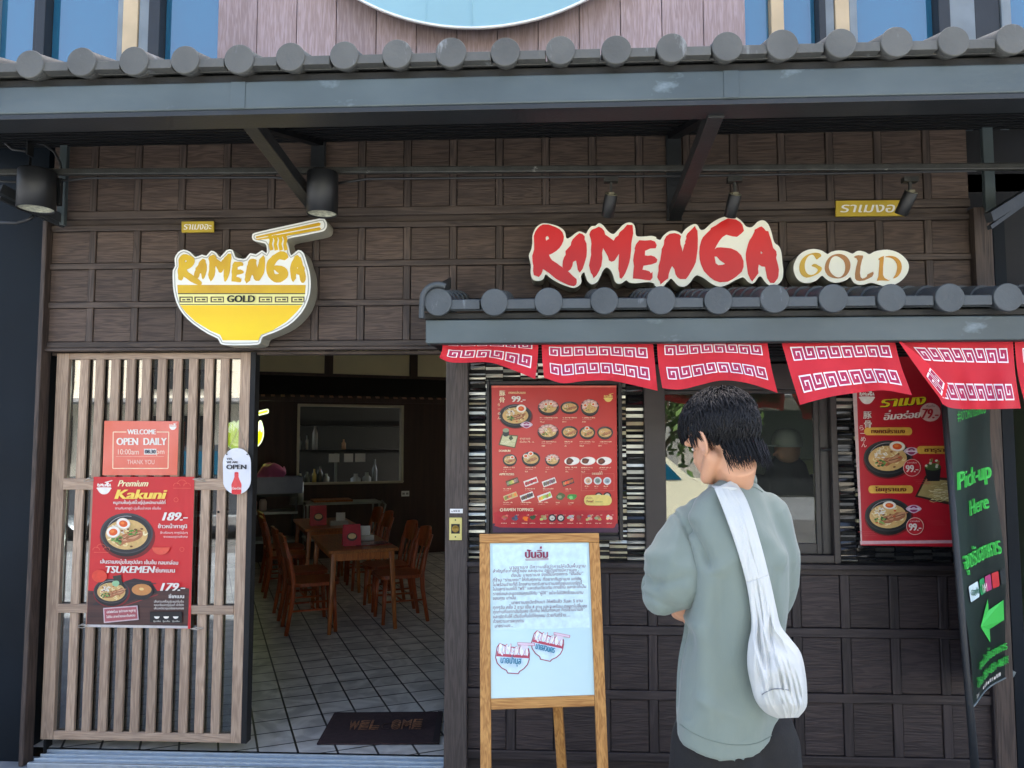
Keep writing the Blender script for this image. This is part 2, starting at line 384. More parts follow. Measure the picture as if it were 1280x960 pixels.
# mosaic cladding round the menu and the window
M_T1 = mat('black_split_stone', (38, 37, 35), .8, .4, 30, 1.0, 120)
M_T2 = mat('silver_mirror_tile', (196, 196, 184), .3, .35, 7, .2, 30, metal=.6)
M_T3 = mat('black_gloss_tile', (26, 27, 29), .1, .2, 5, .05, 20)
M_T4 = mat('cream_gloss_tile', (196, 190, 150), .25, .35, 8, .1, rgb2=(150, 130, 110))
cw, rh = X(607, 600) - X(585, 600), .0165
mo = MB(); ZT0, ZT1 = Z(900, 703), Z(900, 452)
def mosaic(x0, x1, z0, z1, bright, seed):
    r = random.Random(seed); n = max(1, round((x1 - x0) / cw)); c = (x1 - x0) / n
    for i in range(n):
        z = z0 + (i % 3) * rh * .7 - rh; k = i * 2
        while z < z1 - .004:
            hh = rh * r.choice((.7, 1, 1, 1.25, .5)); a, b = max(z, z0), min(z + hh, z1)
            if b - a > .004:
                k += 1; q = r.random()
                if k % 2: mi, dy = (0 if q < .8 else 2), r.uniform(.0, .008)
                else: mi, dy = (1 if q < bright else 3 if q < bright + (.28 if bright > .1 else .05) else 2), r.uniform(-.012, 0)
                y = .02 + dy; ty = r.uniform(-.003, .003)
                v = [(x0 + i * c + .0015, y + ty, a + .001), (x0 + (i + 1) * c - .0015, y + r.uniform(-.002, .002), a + .001), (x0 + (i + 1) * c - .0015, y - ty, b - .001), (x0 + i * c + .0015, y - ty, b - .001)]
                mo.hexa(v, (0, .05, 0), mi)
            z += hh
xm0, xm1 = X(584.5, 600), X(806, 600)
mosaic(xm0, xm1, ZT0, ZT1, .5, 3)
mosaic(X(1047, 600), X(1236, 600), ZT0, ZT1, .06, 5)
mo.build('mosaic_cladding', [M_T1, M_T2, M_T3, M_T4], front)
t = MB(); t.box((xm0 - .002, .035, ZT0), (xm1, .12, ZT1)); t.box((X(1047, 600), .035, ZT0), (X(1236, 600), .12, ZT1)); t.build('grout', M_BLACK, front)
t = MB(); t.box((X(558, 450), .0, Z(900, 452)), (X(1250, 450), .14, Z(900, 436))); t.build('lintel', M_BLACK, front)

# ================================================================ serving window
win = thing('serving_window', 'black framed serving window between the menu and the ramen poster, behind the customer', 'window', P(925, 600, .05))
M_FR = mat('black_window_frame', (36, 34, 34), .4, .15, 8)
M_FR2 = mat('brown_black_frame', (50, 44, 42), .45, .15, 8)
y0, y1 = .0, .1
xa, xb, zt, zs = X(806, 600), X(1047, 600), Z(900, 455), Z(900, 703)
f = MB()
f.box((xa, y0 - .02, zs), (X(832, 600), y1, zt)); f.box((X(1039, 600), y0 - .02, zs), (xb, y1, zt))
f.box((X(832, 600), y0 - .018, Z(930, 487)), (X(1039, 600), y1, zt)); f.box((X(832, 600), y0 - .016, zs), (X(1039, 600), y1, Z(930, 693)))
f.build('frame', M_FR2, win, .004)
f = MB(); xg0, xm, xm2, xg1 = X(832, 600), X(921, 600), X(931, 600), X(1039, 600); zg0, zg1 = Z(930, 693), Z(930, 487)
f.box((xg1 - .075, .02, zg0), (xg1, .05, zg1)); f.box((xm, .02, zg0), (xm2, .05, zg1)); f.box((xm2, .021, zg0), (xg1 - .075, .049, zg0 + .055)); f.box((xm2, .021, zg1 - .02), (xg1 - .075, .049, zg1))
f.box((xg1 - .05, .012, zg0), (xg1 - .044, .022, zg1)); f.build('sash', M_FR, win, .003)
f = MB(); f.box((xg0, .06, zg0), (xm, .075, zg0 + .05)); f.box((xg0, .06, zg1 - .02), (xm, .075, zg1)); f.build('sash', M_FR, win, .003)
f = MB(); f.tube([P(1027, 562, .0), P(1040, 562, .0)], .008, 8); f.box(P(1029, 560, .0), P(1038, 564, .02)); f.build('handle', M_DARK, win)
GL = glass('window_glass', (.82, .86, .84), 1.6, 1.15)
f = MB(); f.box((xm2 + .001, .033, zg0 + .056), (xg1 - .076, .037, zg1 - .021)); f.build('pane', GL, win)
f = MB(); f.box((xg0 + .001, .065, zg0 + .051), (xm - .001, .069, zg1 - .021)); f.build('pane', glass('left_window_glass', (.82, .86, .84), 1.6, 2.0), win)

# ================================================================ sliding slatted door
dr = thing('sliding_door', 'brown wooden slatted sliding door with glass behind its slats, left of the open entrance', 'door', (X(180, 930, .06), .06, 0))
yd = .045; xd0, xd1 = X(60, 700, yd), X(307, 700, yd); zd0, zd1 = Z(180, 927, yd), Z(180, 441, yd)
st = MB(); sw = .052; n = 11; x0, x1 = xd0 + .085, xd1 - .07
st.box((xd0, yd, zd0), (xd0 + .07, yd + .045, zd1)); st.box((xd1 - .058, yd, zd0), (xd1, yd + .045, zd1))
for k in range(n - 1):
    c = xd0 + .07 + (xd1 - .058 - xd0 - .07) * (k + 1) / n + .0
    st.box((c - .024, yd + .002, zd0 + .045), (c + .024, yd + .022, zd1 - .035))
st.build('slat', M_SLAT, dr, .003)
M_SLATX = wood('door_rail_wood', (180, 156, 133), (148, 125, 106), 'x', 1.5, .5, .25)
ra = MB()
for za, zb_, yo in ((zd1 - .035, zd1, .003), (zd0, zd0 + .045, .003), (Z(90, 612, yd), Z(90, 598, yd), -.006), (Z(90, 766, yd), Z(90, 755, yd), -.006)):
    ra.box((xd0 + .07, yd + yo, za), (xd1 - .058, yd + .024, zb_))
ra.build('rail', M_SLATX, dr, .003)
f = MB(); f.box((xd0 + .071, yd + .027, zd0 + .02), (xd1 - .059, yd + .031, zd1 - .02)); f.build('pane', glass('door_glass', (.6, .64, .62), 1.6, 3.2), dr)
f = MB(); f.box((xd1 + .001, yd - .004, zd0), (xd1 + .03, yd + .06, zd1)); f.box((X(56, 700), yd + .03, -.02), (xd0 - .001, yd + .09, zd1)); f.build('seal', M_BLACK, dr)
f = MB(); f.tube([P(273, 640, yd + .004), P(273, 640, yd - .004)], .007, 8); f.build('screw', M_BLACK, dr)

# ================================================================ threshold track
tr_ = MB(); xa, xb = X(46, 935, 0), X(555, 945, 0)
tr_.box((xa, -.075, -.05), (xb, -.055, -.012)); tr_.box((xa, -.055, -.05), (xb, .1, -.022)); tr_.box((xa, -.02, -.022), (xb, -.012, -.01)); tr_.box((xa, .03, -.022), (xb, .038, -.008)); tr_.box((xa, .085, -.022), (xb, .1, -.006))
tag(tr_.build('door_track', M_ALU, None, .002), 'pale aluminium door track along the threshold of the entrance', 'door track')

# ================================================================ corner pillars
b = MB(); b.box((-4.2, .03, -.05), (X(43.5, 600, .03), .6, 3.36))
tag(b.build('corner_pillar', M_PILLAR), 'navy black pillar left of the slatted door', 'pillar')
b = MB(); b.box((X(1252, 700, .02) + .035, .02, -.05), (X(1268, 700, .02) + .03, .5, 2.9))
tag(b.build('corner_pillar', M_PILLAR), 'narrow black pillar at the right end of the shop front behind the pick-up flag', 'pillar')
pp = MB(); pp.tube([P(1256, 158, .3), P(1262, 340, .3)], .012, 8)
tag(pp.build('white_pole', mat('white_plastic_pipe', (215, 215, 205), .5, .05)), 'thin white pipe running down beside the right end of the panelled wall', 'pipe')
nb = thing('neighbour_building', 'teal green shop building beyond the right end of the shop front', 'building', (5.6, 1.5, 0))
b = MB(); b.box((3.15, 1.2, -.05), (8, 1.5, 2.62)); b.build('wall', mat('teal_wall', (92, 150, 134), .6, .15, 2, .1, stretch=(1, 1, 8)), nb)
b = MB(); b.box((3.15, 1.0, 2.62), (8, 1.5, 2.72)); b.build('ledge', mat('cream_ledge', (215, 208, 180), .6, .1), nb)
b = MB(); b.box((2.9, .9, 2.74), (8, 1.4, 4)); b.build('upper_wall', M_PILLAR, nb)

# ================================================================ the two tiled canopies
def canopy(name, label, yb, ybk, zbt, zbb, x0, x1, ztile, rt, pitch_t, xt0, rise, mt, tile_len_rows, tabh, srise=0.0):
    fl = .022 if srise else .003
    o = thing(name, label, 'canopy', ((x0 + x1) / 2, yb, zbb))
    b = MB(); b.box((x0, yb, zbb), (x1, yb + .08, zbt)); b.build('beam', M_BEAM, o, .006)
    b = MB(); b.box((x0 + .02, yb + .004, zbb - fl), (x1, yb + (.14 if srise else .05), zbb - .001)); b.build('beam_flange', M_DARK, o, .002)
    b = MB(); b.box((x0 - .01, yb + .025, zbt + .006), (x1, yb + .09, ztile - rt * .58)); b.box((x0, yb + .04, zbt - .01), (x1, yb + .08, zbt + .01)); b.build('fascia', M_FASC, o, .004)
    s = MB(); zs_ = lambda y: zbb + .03 + srise * (y - yb - .1) / (ybk - yb - .1)
    s.hexa([(x0 + .03, yb + .1, zs_(yb + .1)), (x1, yb + .1, zs_(yb + .1)), (x1, ybk, zs_(ybk)), (x0 + .03, ybk, zs_(ybk))], (0, 0, .02))
    y = yb + .17
    while y < ybk - .05: s.hexa([(x0 + .03, y, zs_(y) - .026), (x1, y, zs_(y) - .026), (x1, y + .05, zs_(y + .05) - .026), (x0 + .03, y + .05, zs_(y + .05) - .026)], (0, 0, .0255)); y += .12
    s.hexa([(x0 + .02, yb + .08, zbb), (x0 + .02, ybk, zbb + srise), (x0 + .02, ybk, zbt + srise), (x0 + .02, yb + .08, zbt)], (.04, 0, 0)); s.build('soffit', M_SOFF, o, .003)
    t = MB(); yd_ = yb - .045; L = ybk - yd_; sl_ = rise / L
    # pan sheet under the cover tiles
    t.hexa([(x0 - .01, yd_ + .05, ztile - rt * .53), (x1, yd_ + .05, ztile - rt * .53), (x1, ybk, ztile - rt * .53 + rise), (x0 - .01, ybk, ztile - rt * .53 + rise)], (0, 0, .012))
    x = xt0; i = 0
    rj = random.Random(len(name))
    while x < x1 + .05:
        jx, jz, jr = rj.uniform(-.004, .004), rj.uniform(-.003, .003), rt * rj.uniform(.97, 1.03)
        c = Vector((x + jx, yd_, ztile + jz))
        t.tube([c, c + Vector((0, .004, 0)), c + Vector((0, .02, .0))], [jr * .97, jr, jr], 28)
        for k in range(tile_len_rows):
            a = k / tile_len_rows; e = (k + 1) / tile_len_rows
            pa = c + Vector((0, .02 + (L - .02) * a, rise * a)); pe = c + Vector((0, .02 + (L - .02) * e + .02, rise * e))
            t.tube([pa, pa + (pe - pa) * .06, pe], [jr * (.93 if k else .9), jr * .93, jr * .8], 20)
        # pan tile front tab between this cover and the next
        t.box((x + rt * .75, yd_ + .008, ztile - rt * .5), (x + pitch_t - rt * 1.02, yd_ + .05, ztile - rt * .5 + tabh))
        for k in range(tile_len_rows):
            a = (k + .12) / tile_len_rows; t.hexa([(x + rt * .5, yd_ + L * a, ztile - rt * .5 + rise * a + tabh), (x + pitch_t - rt, yd_ + L * a, ztile - rt * .5 + rise * a + tabh), (x + pitch_t - rt, yd_ + L * (a + .9 / tile_len_rows), ztile - rt * .5 + rise * (a + .9 / tile_len_rows)), (x + rt * .5, yd_ + L * (a + .9 / tile_len_rows), ztile - rt * .5 + rise * (a + .9 / tile_len_rows))], (0, 0, -.015))
        x += pitch_t; i += 1
    tl = t.build('roof_tiles', mt, o, .002)
    return o
YU = -1.17
zq = lambda px, py: Z(px, py, YU)
up_pitch = (X(1046, 55, YU - .045) - X(228, 66, YU - .045)) / 12
uc = canopy('upper_canopy', 'wide upper canopy with grey steel beam and round grey tile ends over the signs', YU, .02, zq(640, 94), zq(640, 129), -3.3, 3.2,
            Z(562, 66, YU - .045), .5 * (X(717, 66, YU - .045) - X(679, 66, YU - .045)), up_pitch, X(38, 68, YU - .045) - up_pitch, .42, M_TILE, 4, .036, .33)
for px in (298, 914):
    m1 = MB(); c = P(px, 105, YU); m1.box((c.x - .03, YU - .004, zq(640, 129) + .002), (c.x + .03, YU - .0005, zq(640, 94) - .002)); m1.build('joint_plate', M_BEAM, uc, .002)
for (xa, ya, xb_, yb_) in ((300, 138, 398, 262), (910, 138, 832, 268)):
    a = P(xa, ya, YU + .1); b = P(xb_, yb_, -.03); a.x = b.x = (a.x + b.x) / 2; m1 = MB(); m1.bar(a, b, .066, .06); m1.build('brace', mat('dusty_black_steel', (36, 37, 37), .55, .3, 12, .2, 60, spk=((120, 120, 116), 14, .68, (1, 1, 1))), uc, .004)
    m2 = MB(); m2.box((b.x - .04, -.035, b.z - .03), (b.x + .04, -.005, Zt)); m2.build('brace_post', M_DARK, uc, .004)
    m3 = MB(); m3.bar((a.x, YU + .1, zq(640, 128) + .01), (a.x, -.01, zq(640, 128) + .33), .06, .06); m3.build('rafter', M_SOFF, uc)
for (xa, ya, xb_, yb_, nm) in ((0, 236, 80, 276, 'l'), (1236, 272, 1300, 232, 'r')):
    m1 = MB(); a, b = P(xa, ya, -.3), P(xb_, yb_, -.02)
    m1.bar(a, b, .035, .05); m1.bar(a + Vector((0, 0, -.05)), b + Vector((0, 0, -.03)), .02, .02); m1.build('brace', M_DARK, uc)
for xa, xb in ((1228, 1241), (76, 85)):
    m1 = MB(); m1.box((X(xa, 220, -.03), -.05, Z(1230, 268)), (X(xb, 220, -.03), -.021, Zt)); m1.build('end_post', M_BEAM, uc, .003)
YL = -.82
zq2 = lambda px, py: Z(px, py, YL)
lo_pitch = (X(1187, 373, YL - .045) - X(548, 376, YL - .045)) / 9
lc = canopy('window_canopy', 'low tiled awning with slate tile ends and grey beam over the serving window and banners', YL, .0, zq2(900, 397), zq2(900, 427), X(532, 410, YL), 3.1,
            Z(835, 375, YL - .045), .5 * (X(679, 375, YL - .045) - X(644, 375, YL - .045)), lo_pitch, X(548, 376, YL - .045), .165, M_TILE2, 5, .04)
v = MB(); c = P(548, 376, YL - .03); rr_ = .068
ring = [c + Vector((math.cos(R(a)) * rr_, -.02, math.sin(R(a)) * rr_)) for a in range(60, 200, 14)] + [c + Vector((-rr_ * 1.02, -.02, -.02 - .02 * k)) for k in range(1, 4)]
v.tube(ring, .013, 8)
v.hexa([c + Vector((-rr_ - .012, 0, .0)), c + Vector((-rr_ + .02, 0, .05)), c + Vector((-rr_ + .02, .8, .28)), c + Vector((-rr_ - .012, .8, .23))], (0, 0, -.06)); v.build('verge_tile', M_TILE2, lc, .004)

# ================================================================ upper storey
us = thing('upper_storey', 'upper storey with pale pinkish plank cladding and blue reflecting windows above the canopy', 'building', (0, .3, 3))
yu = .12; zlo, zhi = 3.4, 6.0
M_PLANK = wood('pink_grey_plank', (164, 145, 145), (140, 120, 117), 'z', 2.2, .6, .25, .6)
pk = MB(); xa, xb = X(272, 35, yu), X(932, 35, yu); n = 13; wp = (xb - xa) / n
for k in range(n): pk.box((xa + k * wp + .002, yu, zlo), (xa + (k + 1) * wp - .002, yu + .05, 5.2))
pk.build('plank_cladding', M_PLANK, us, .003)
M_TAN = mat('tan_mullion', (190, 168, 134), .6, .1); M_GREYF = mat('grey_frame', (120, 128, 132), .5, .15)
M_SKYG = mat('blue_window_glass', (22, 88, 116), .03, .0, spec=1.0)
MATS['blue_window_glass'].node_tree.nodes['Principled BSDF'].inputs['Metallic'].default_value = .0
MATS['blue_window_glass'].node_tree.nodes['Principled BSDF'].inputs['IOR'].default_value = 1.8
def upwin(x0, x1):
    f = MB(); f.box((X(x0, 40, yu), yu + .02, zlo), (X(x1, 40, yu), yu + .03, 5.2)); return f.build('window', M_SKYG, us)
for a, b in ((-60, 45), (63, 150), (205, 271), (932, 962), (979, 1020), (1070, 1168), (1262, 1400)): upwin(a, b)
def mull(x0, x1, mt, dy=.0): f = MB(); f.box((X(x0, 40, yu), yu - .03 + dy, zlo), (X(x1, 40, yu), yu + .05, 5.2)); f.build('mullion', mt, us, .004)
for a, b, mt, dy in ((45.5, 52, M_DARK, 0), (52, 62.5, M_DARK, -.02), (150, 157, M_GREYF, 0), (157.5, 176, M_TAN, -.01), (176.5, 190, M_GREYF, 0), (190.5, 204.5, M_DARK, -.02),
                     (962.5, 978.5, M_TAN, 0), (1020.5, 1029, M_DARK, -.02), (1029.5, 1041, M_GREYF, 0), (1041.5, 1059, M_TAN, -.01), (1059.5, 1069.5, M_GREYF, 0), (1168.5, 1183, M_DARK, -.02), (1184, 1216, M_GREYF, 0), (1217, 1248, M_DARK, .01), (1249, 1261, M_GREYF, 0), (-15, -2, M_GREYF, 0)): mull(a, b, mt, dy)
f = MB(); f.box((-7, yu + .06, 2.6), (7, .4, 5.2)); f.box((-7, .0, 5.2), (7, 8, zhi)); f.build('block_wall', mat('grey_render', (150, 150, 150), .8, .1), us)  # unseen top mass, its height set to cast shade over the shop front
sg = MB(); c = P(598, -243, -.02); rad = (P(598, 36, -.02) - c).length
sg.lathe(c, [(.001, 0), (rad - .012, 0), (rad - .012, .006), (rad - .006, .012), (rad, .008), (rad, -.12), (.001, -.12)], 120, axis=(0, -1, 0))
sgt = thing('round_sign', 'large round pale blue sign with a white rim on the pink plank wall', 'sign', c)
d = MB(); d.lathe(c, [(.001, .001), (rad - .012, .001)], 120, axis=(0, -1, 0)); d.lathe(c, [(rad - .02, -.0115), (.001, -.0115)], 60, axis=(0, -1, 0))
d.box((P(533, 20, -.02).x - .002, c.y - .004, c.z - rad + .05), (P(533, 20, -.02).x + .002, c.y, c.z)); d.box((P(590, 20, -.02).x - .003, c.y - .006, c.z - rad + .01), (P(590, 20, -.02).x + .003, c.y, c.z))
d.build('face', mat('pale_blue_panel', (138, 176, 184), .35, .06, 1.5), sgt)
d = MB(); d.lathe(c, [(rad - .012, -.0005), (rad - .012, .006), (rad - .001, .006), (rad, -.012), (rad - .02, -.012)], 120, axis=(0, -1, 0)); d.build('rim', M_WHITE, sgt)

# ================================================================ pipe, cables, lamps
yp = -.30
pi = thing('conduit_pipe', 'dusty dark steel pipe with a cable along the whole panelled wall under the canopy', 'pipe', P(640, 215, yp))
t = MB(); a, b = P(-60, 216, yp), P(1340, 208, yp); t.bar(a, b, .03, .034); t.build('pipe', M_PIPE, pi, .006)
t = MB(); c0 = P(640, 222, yp)
t.tube([P(x, y, yp + .01) for x, y in ((66, 226), (90, 225), (110, 222.5), (340, 221.5), (365, 224), (384, 228))], .007, 8); t.tube([P(x, y, yp + .01) for x, y in ((422, 229), (440, 226.5), (460, 223.5), (640, 221.8), (900, 219.3), (1220, 213.5))], .007, 8)
t.tube([P(x, y, yp + .03) for x, y in ((-20, 222), (5, 227), (27, 228))], .007, 8)
t.tube([P(x, y, yp + .05) for x, y in ((0, 166), (6, 178), (16, 187), (34, 189))], .008, 8); t.tube([P(x, y, yp + .05) for x, y in ((46, 179), (56, 181), (68, 190), (75, 203), (77, 216))], .007, 8); t.tube([P(x, y, yp + .12) for x, y in ((-10, 278), (20, 279), (35, 275), (42, 270))], .009, 8)
t.build('cable', M_CABLE, pi)
t = MB(); t.box(P(33, 174, yp), P(42, 197, yp + .05)); t.box(P(36, 196, yp + .01), P(39, 216, yp + .03)); t.build('junction_box', M_LAMP, pi, .003)
t = MB(); t.box(P(70, 222, yp), P(78, 258, yp + .02)); t.build('bracket', M_LAMP, pi, .003)
def downlight(x0, x1, yt, yb_, label):
    o = thing('downlight', label, 'lamp', P((x0 + x1) / 2, yt, yp - .06), 'black cylinder downlights on the pipe')
    y = yp - .06; c = P((x0 + x1) / 2, yt, y); r_ = (X(x1, yt, y) - X(x0, yt, y)) / 2; h = c.z - Z((x0 + x1) / 2, yb_, y)
    m = MB(); m.lathe(c, [(.001, 0), (r_ * .97, 0), (r_, -.006), (r_, -h), (r_ * .94, -h), (r_ * .9, -h + .012)], 32); m.build('body', M_LAMP, o)
    m = MB(); m.lathe(c, [(r_ * .92, -h + .008), (r_ * .6, -h + .016), (.001, -h + .02)], 28); m.build('lens', M_LENS, o)
downlight(26, 68, 214, 262, 'black cylinder downlight at the left end of the pipe above the slatted door')
downlight(384.5, 422.5, 216, 268, 'black cylinder downlight over the open entrance beside the canopy brace')
def spot(px, py, dx, label):
    o = thing('spotlight', label, 'spotlight', P(px, py, yp), 'small black spotlights hanging from the pipe')
    a = P(px, py, yp - .01); d = Vector((dx, .45, -.75)).normalized()
    m = MB(); m.box((a.x - .035, yp - .02, Z(px, 228, yp)), (a.x + .035, yp + .02, Z(px, 222, yp))); m.box((a.x - .006, yp - .006, Z(px, 244, yp)), (a.x + .006, yp + .006, Z(px, 228, yp))); m.build('bracket', M_PIPE, o)
    m = MB(); m.tube([a, a + d * .115], .032, 20); m.build('body', M_LAMP, o, .003)
    m = MB(); m.lathe(a - d * .001, [(.030, 0), (.03, .003), (.022, .003), (.02, 0)], 20, axis=-d); m.box(a + Vector((-.014, -.012, -.004)), a + Vector((.014, -.004, .008))); m.build('end_ring', mat('tan_metal', (120, 116, 96), .4, .1), o)
spot(764, 243, -.12, 'small black spotlight above the first letters of the red sign')
spot(919, 243, -.12, 'small black spotlight above the big G of the red sign')
spot(1139, 240, -.22, 'small black spotlight in front of the wider yellow plaque')
# ================================================================ lettering shapes traced from the shop's signs
# brush letters of the word RAMENGA, measured on the red sign (photo pixels)
k1 = lambda L: [(655 + x / 7.53, 260 + y / 7.53) for x, y in L]
k2 = lambda L: [(815 + x / 7.53, 260 + y / 7.53) for x, y in L]
k3 = lambda L: [(975 + x / 7.53, 300 + y / 7.53) for x, y in L]
RAM = [
 [k1([(78,450),(95,390),(95,330),(92,262),(105,225),(125,195),(150,170),(178,155),(232,155),(300,180),(335,200),(362,228),(375,270),(370,310),(355,345),(335,375),(305,402),(268,425),(235,440),(248,470),(265,492),(310,520),(335,540),(360,556),(372,570),(400,585),(425,605),(455,635),(495,670),(497,700),(490,722),(470,735),(420,725),(360,698),(300,665),(235,610),(178,572),(172,600),(162,622),(140,648),(92,630),(85,590),(88,545),(80,500)]), k1([(203,290),(207,270),(222,262),(235,278),(234,292),(220,298),(210,308)])],
 [k1([(362,552),(365,500),(378,462),(392,440),(390,405),(415,378),(440,350),(445,320),(460,292),(490,262),(522,236),(550,245),(572,268),(570,295),(588,335),(592,400),(588,455),(570,520),(552,572),(525,608),(505,580),(500,545),(490,495),(475,498),(462,508),(455,545),(440,575),(412,596),(372,570)])],
 [k1([(612,540),(622,490),(632,440),(630,390),(635,335),(630,290),(616,252),(624,222),(640,203),(672,192),(705,175),(735,192),(755,215),(765,250),(805,278),(845,308),(860,278),(888,258),(900,228),(940,195),(970,158),(1022,160),(1028,240),(1018,290),(1010,335),(1008,400),(1000,470),(990,515),(975,560),(955,610),(938,640),(918,665),(900,655),(897,610),(888,570),(892,500),(895,430),(872,465),(852,495),(825,505),(800,492),(790,455),(770,420),(745,375),(735,420),(738,470),(728,545),(708,590),(685,630),(655,660),(645,630),(630,610),(620,575)])],
 [k1([(1045,395),(1042,378),(1055,340),(1085,303),(1140,306),(1195,302),(1232,315),(1250,350),(1240,378),(1190,380),(1140,402),(1138,445),(1165,450),(1195,446),(1230,458),(1256,485),(1248,512),(1200,530),(1125,542),(1115,580),(1145,585),(1180,595),(1195,615),(1210,600),(1210,655),(1190,680),(1140,676),(1095,668),(1026,662),(1030,600),(1036,545),(1028,490),(1035,440)])],
 [k2([(50,650),(62,590),(62,545),(78,490),(90,415),(92,385),(112,345),(116,300),(135,265),(165,243),(215,236),(255,248),(274,265),(265,300),(268,340),(280,375),(287,412),(298,375),(305,345),(315,330),(312,315),(325,285),(322,265),(335,238),(370,205),(405,168),(412,190),(428,215),(432,290),(430,380),(420,460),(412,510),(395,550),(370,592),(345,635),(320,668),(265,668),(240,650),(222,622),(212,575),(190,545),(172,580),(158,620),(152,662),(115,690),(80,720),(75,690),(60,672)])],
 [k2([(445,420),(450,360),(465,305),(480,275),(515,238),(550,205),(555,188),(605,162),(650,130),(715,98),(790,108),(830,132),(852,160),(866,215),(840,240),(802,270),(760,266),(700,250),(665,272),(635,308),(615,340),(590,388),(610,372),(650,370),(745,380),(800,405),(840,445),(862,500),(862,555),(845,600),(800,640),(755,672),(715,692),(640,698),(590,682),(545,650),(490,592),(462,530),(450,480)]), k2([(588,455),(610,455),(640,490),(690,525),(665,535),(625,538),(600,520)])],
 [k2([(885,480),(884,430),(892,390),(905,340),(918,305),(945,265),(968,218),(966,204),(990,192),(1005,182),(1030,173),(1052,190),(1072,215),(1095,218),(1108,262),(1122,300),(1132,340),(1140,375),(1168,405),(1175,440),(1168,468),(1185,530),(1195,580),(1190,640),(1182,665),(1150,705),(1115,704),(1085,660),(1075,600),(1065,552),(1035,548),(1005,530),(998,575),(1002,615),(975,650),(945,690),(925,665),(905,620)]), k2([(1025,403),(1042,420),(1030,434),(1022,425)])],
]
BACK = smooth_loop(k1([(45,450),(68,390),(78,330),(80,260),(105,195),(140,160),(185,143),(270,155),(345,185),(385,225),(400,285),(440,272),(480,240),(520,220),(560,232),(585,240),(605,205),(635,172),(672,168),(705,142),(745,162),(790,218),(840,245),(880,212),(935,155),(990,135),(1030,150),(1048,195),(1058,262),(1130,268),(1200,262),(1245,275)]) +
   k2([(38,285),(78,300),(105,262),(160,220),(215,213),(255,228),(280,243),(305,208),(350,172),(400,150),(432,165),(455,203),(495,200),(555,145),(635,98),(710,78),(790,86),(845,125),(885,172),(930,182),(965,160),(990,132),(1040,114),(1085,140),(1120,210),(1150,320),(1195,360),(1218,420),(1228,520),(1236,600),(1222,680),(1160,733),(1095,722),(1060,690),(1030,648),(1005,648),(975,690),(945,712),(905,695),(870,660),(840,655),(780,682),(700,725),(630,740),(560,712),(490,662),(430,634),(395,650),(365,695),(310,738),(250,732),(210,692),(180,665),(150,690),(105,738),(65,752),(25,728)]) +
   k1([(1225,712),(1170,697),(1050,708),(990,700),(962,680),(920,708),(885,712),(855,690),(840,640),(815,585),(780,560),(750,580),(720,640),(690,695),(640,718),(600,690),(580,640),(565,605),(535,640),(543,690),(520,728),(470,752),(400,735),(320,702),(250,660),(205,625),(180,670),(130,687),(82,670),(62,610),(65,530)]), 3)
GBACK = smooth_loop(k3([(127,270),(140,205),(180,140),(245,98),(320,84),(395,100),(447,132),(480,112),(550,98),(620,105),(682,128),(720,106),(760,102),(805,115),(842,133),(890,108),(960,94),(1030,93),(1110,118),(1180,172),(1213,235),(1200,310),(1145,380),(1070,422),(980,436),(910,414),(852,402),(790,420),(735,420),(692,398),(660,350),(620,380),(530,402),(465,388),(425,360),(393,336),(340,382),(260,405),(195,392),(148,345)]), 3)
GLET = [
 ([smooth_loop(k3([(345,183),(366,168),(388,152),(380,130),(350,120),(308,122),(258,138),(214,172),(188,222),(184,280),(204,328),(250,354),(310,340),(362,315),(392,282),(391,256),(362,240),(340,227),(316,226),(297,243),(330,256),(356,276),(348,300),(318,324),(280,328),(250,308),(235,270),(234,225),(245,185),(268,152),(300,137),(322,148)]), 2)], 0),
 ([smooth_loop(k3([(422,265),(440,195),(490,145),(560,130),(625,155),(662,215),(655,285),(615,340),(545,362),(470,345),(435,310)]), 3), smooth_loop(k3([(460,245),(480,180),(515,152),(555,158),(600,195),(615,250),(605,310),(570,348),(530,348),(490,320),(467,285)]), 3)], 1),
 ([k3([(695,160),(712,148),(735,143),(780,146),(783,160),(770,195),(758,250),(753,310),(760,350),(775,363),(795,358),(820,342),(822,325),(850,310),(878,298),(882,318),(868,345),(830,365),(795,380),(750,386),(722,380),(708,360),(707,320),(718,255),(733,195),(722,172)])], 1),
 ([k3([(925,178),(950,160),(978,150),(976,190),(970,250),(970,330),(985,358),(1020,376),(1042,374),(1020,384),(960,380),(912,383),(928,340),(935,250),(938,190)])], 2),
 ([smooth_loop(k3([(985,160),(1030,148),(1085,158),(1130,195),(1147,250),(1135,308),(1100,350),(1065,360),(1088,325),(1103,270),(1100,225),(1075,185),(1035,165)]), 2)], 2),
]
def bbox(l): return min(p[0] for p in l), min(p[1] for p in l), max(p[0] for p in l), max(p[1] for p in l)
def letter_in(k, x0, y0, x1, y1):
    a, b, c, d = bbox(RAM[k][0])
    return [[(x0 + (x - a) / (c - a) * (x1 - x0), y0 + (y - b) / (d - b) * (y1 - y0)) for x, y in lp] for lp in RAM[k]]
def sheet(Y): return lambda x, y, l=0.0: P(x, y, Y - l)
def at(fn, l): return lambda x, y: fn(x, y, l)
M_RED = mat('red_vinyl', (216, 28, 28), .4, .05, 4); M_CREAM = mat('cream_acrylic', (247, 247, 228), .35, .03, 4)
M_RETURN = mat('grey_sign_return', (168, 164, 146), .5, .08, 5)
M_GOLD = mat('gold_vinyl', (226, 186, 8), .35, .1, 6, rgb2=(204, 156, 4)); M_BRONZE = mat('bronze_vinyl', (172, 116, 52), .4, .06); M_AMBER = mat('amber_vinyl', (214, 148, 16), .4, .06)
M_BLK = mat('black_print', (24, 22, 22), .5, 0); M_WPRINT = mat('white_print', (238, 236, 230), .5, 0)

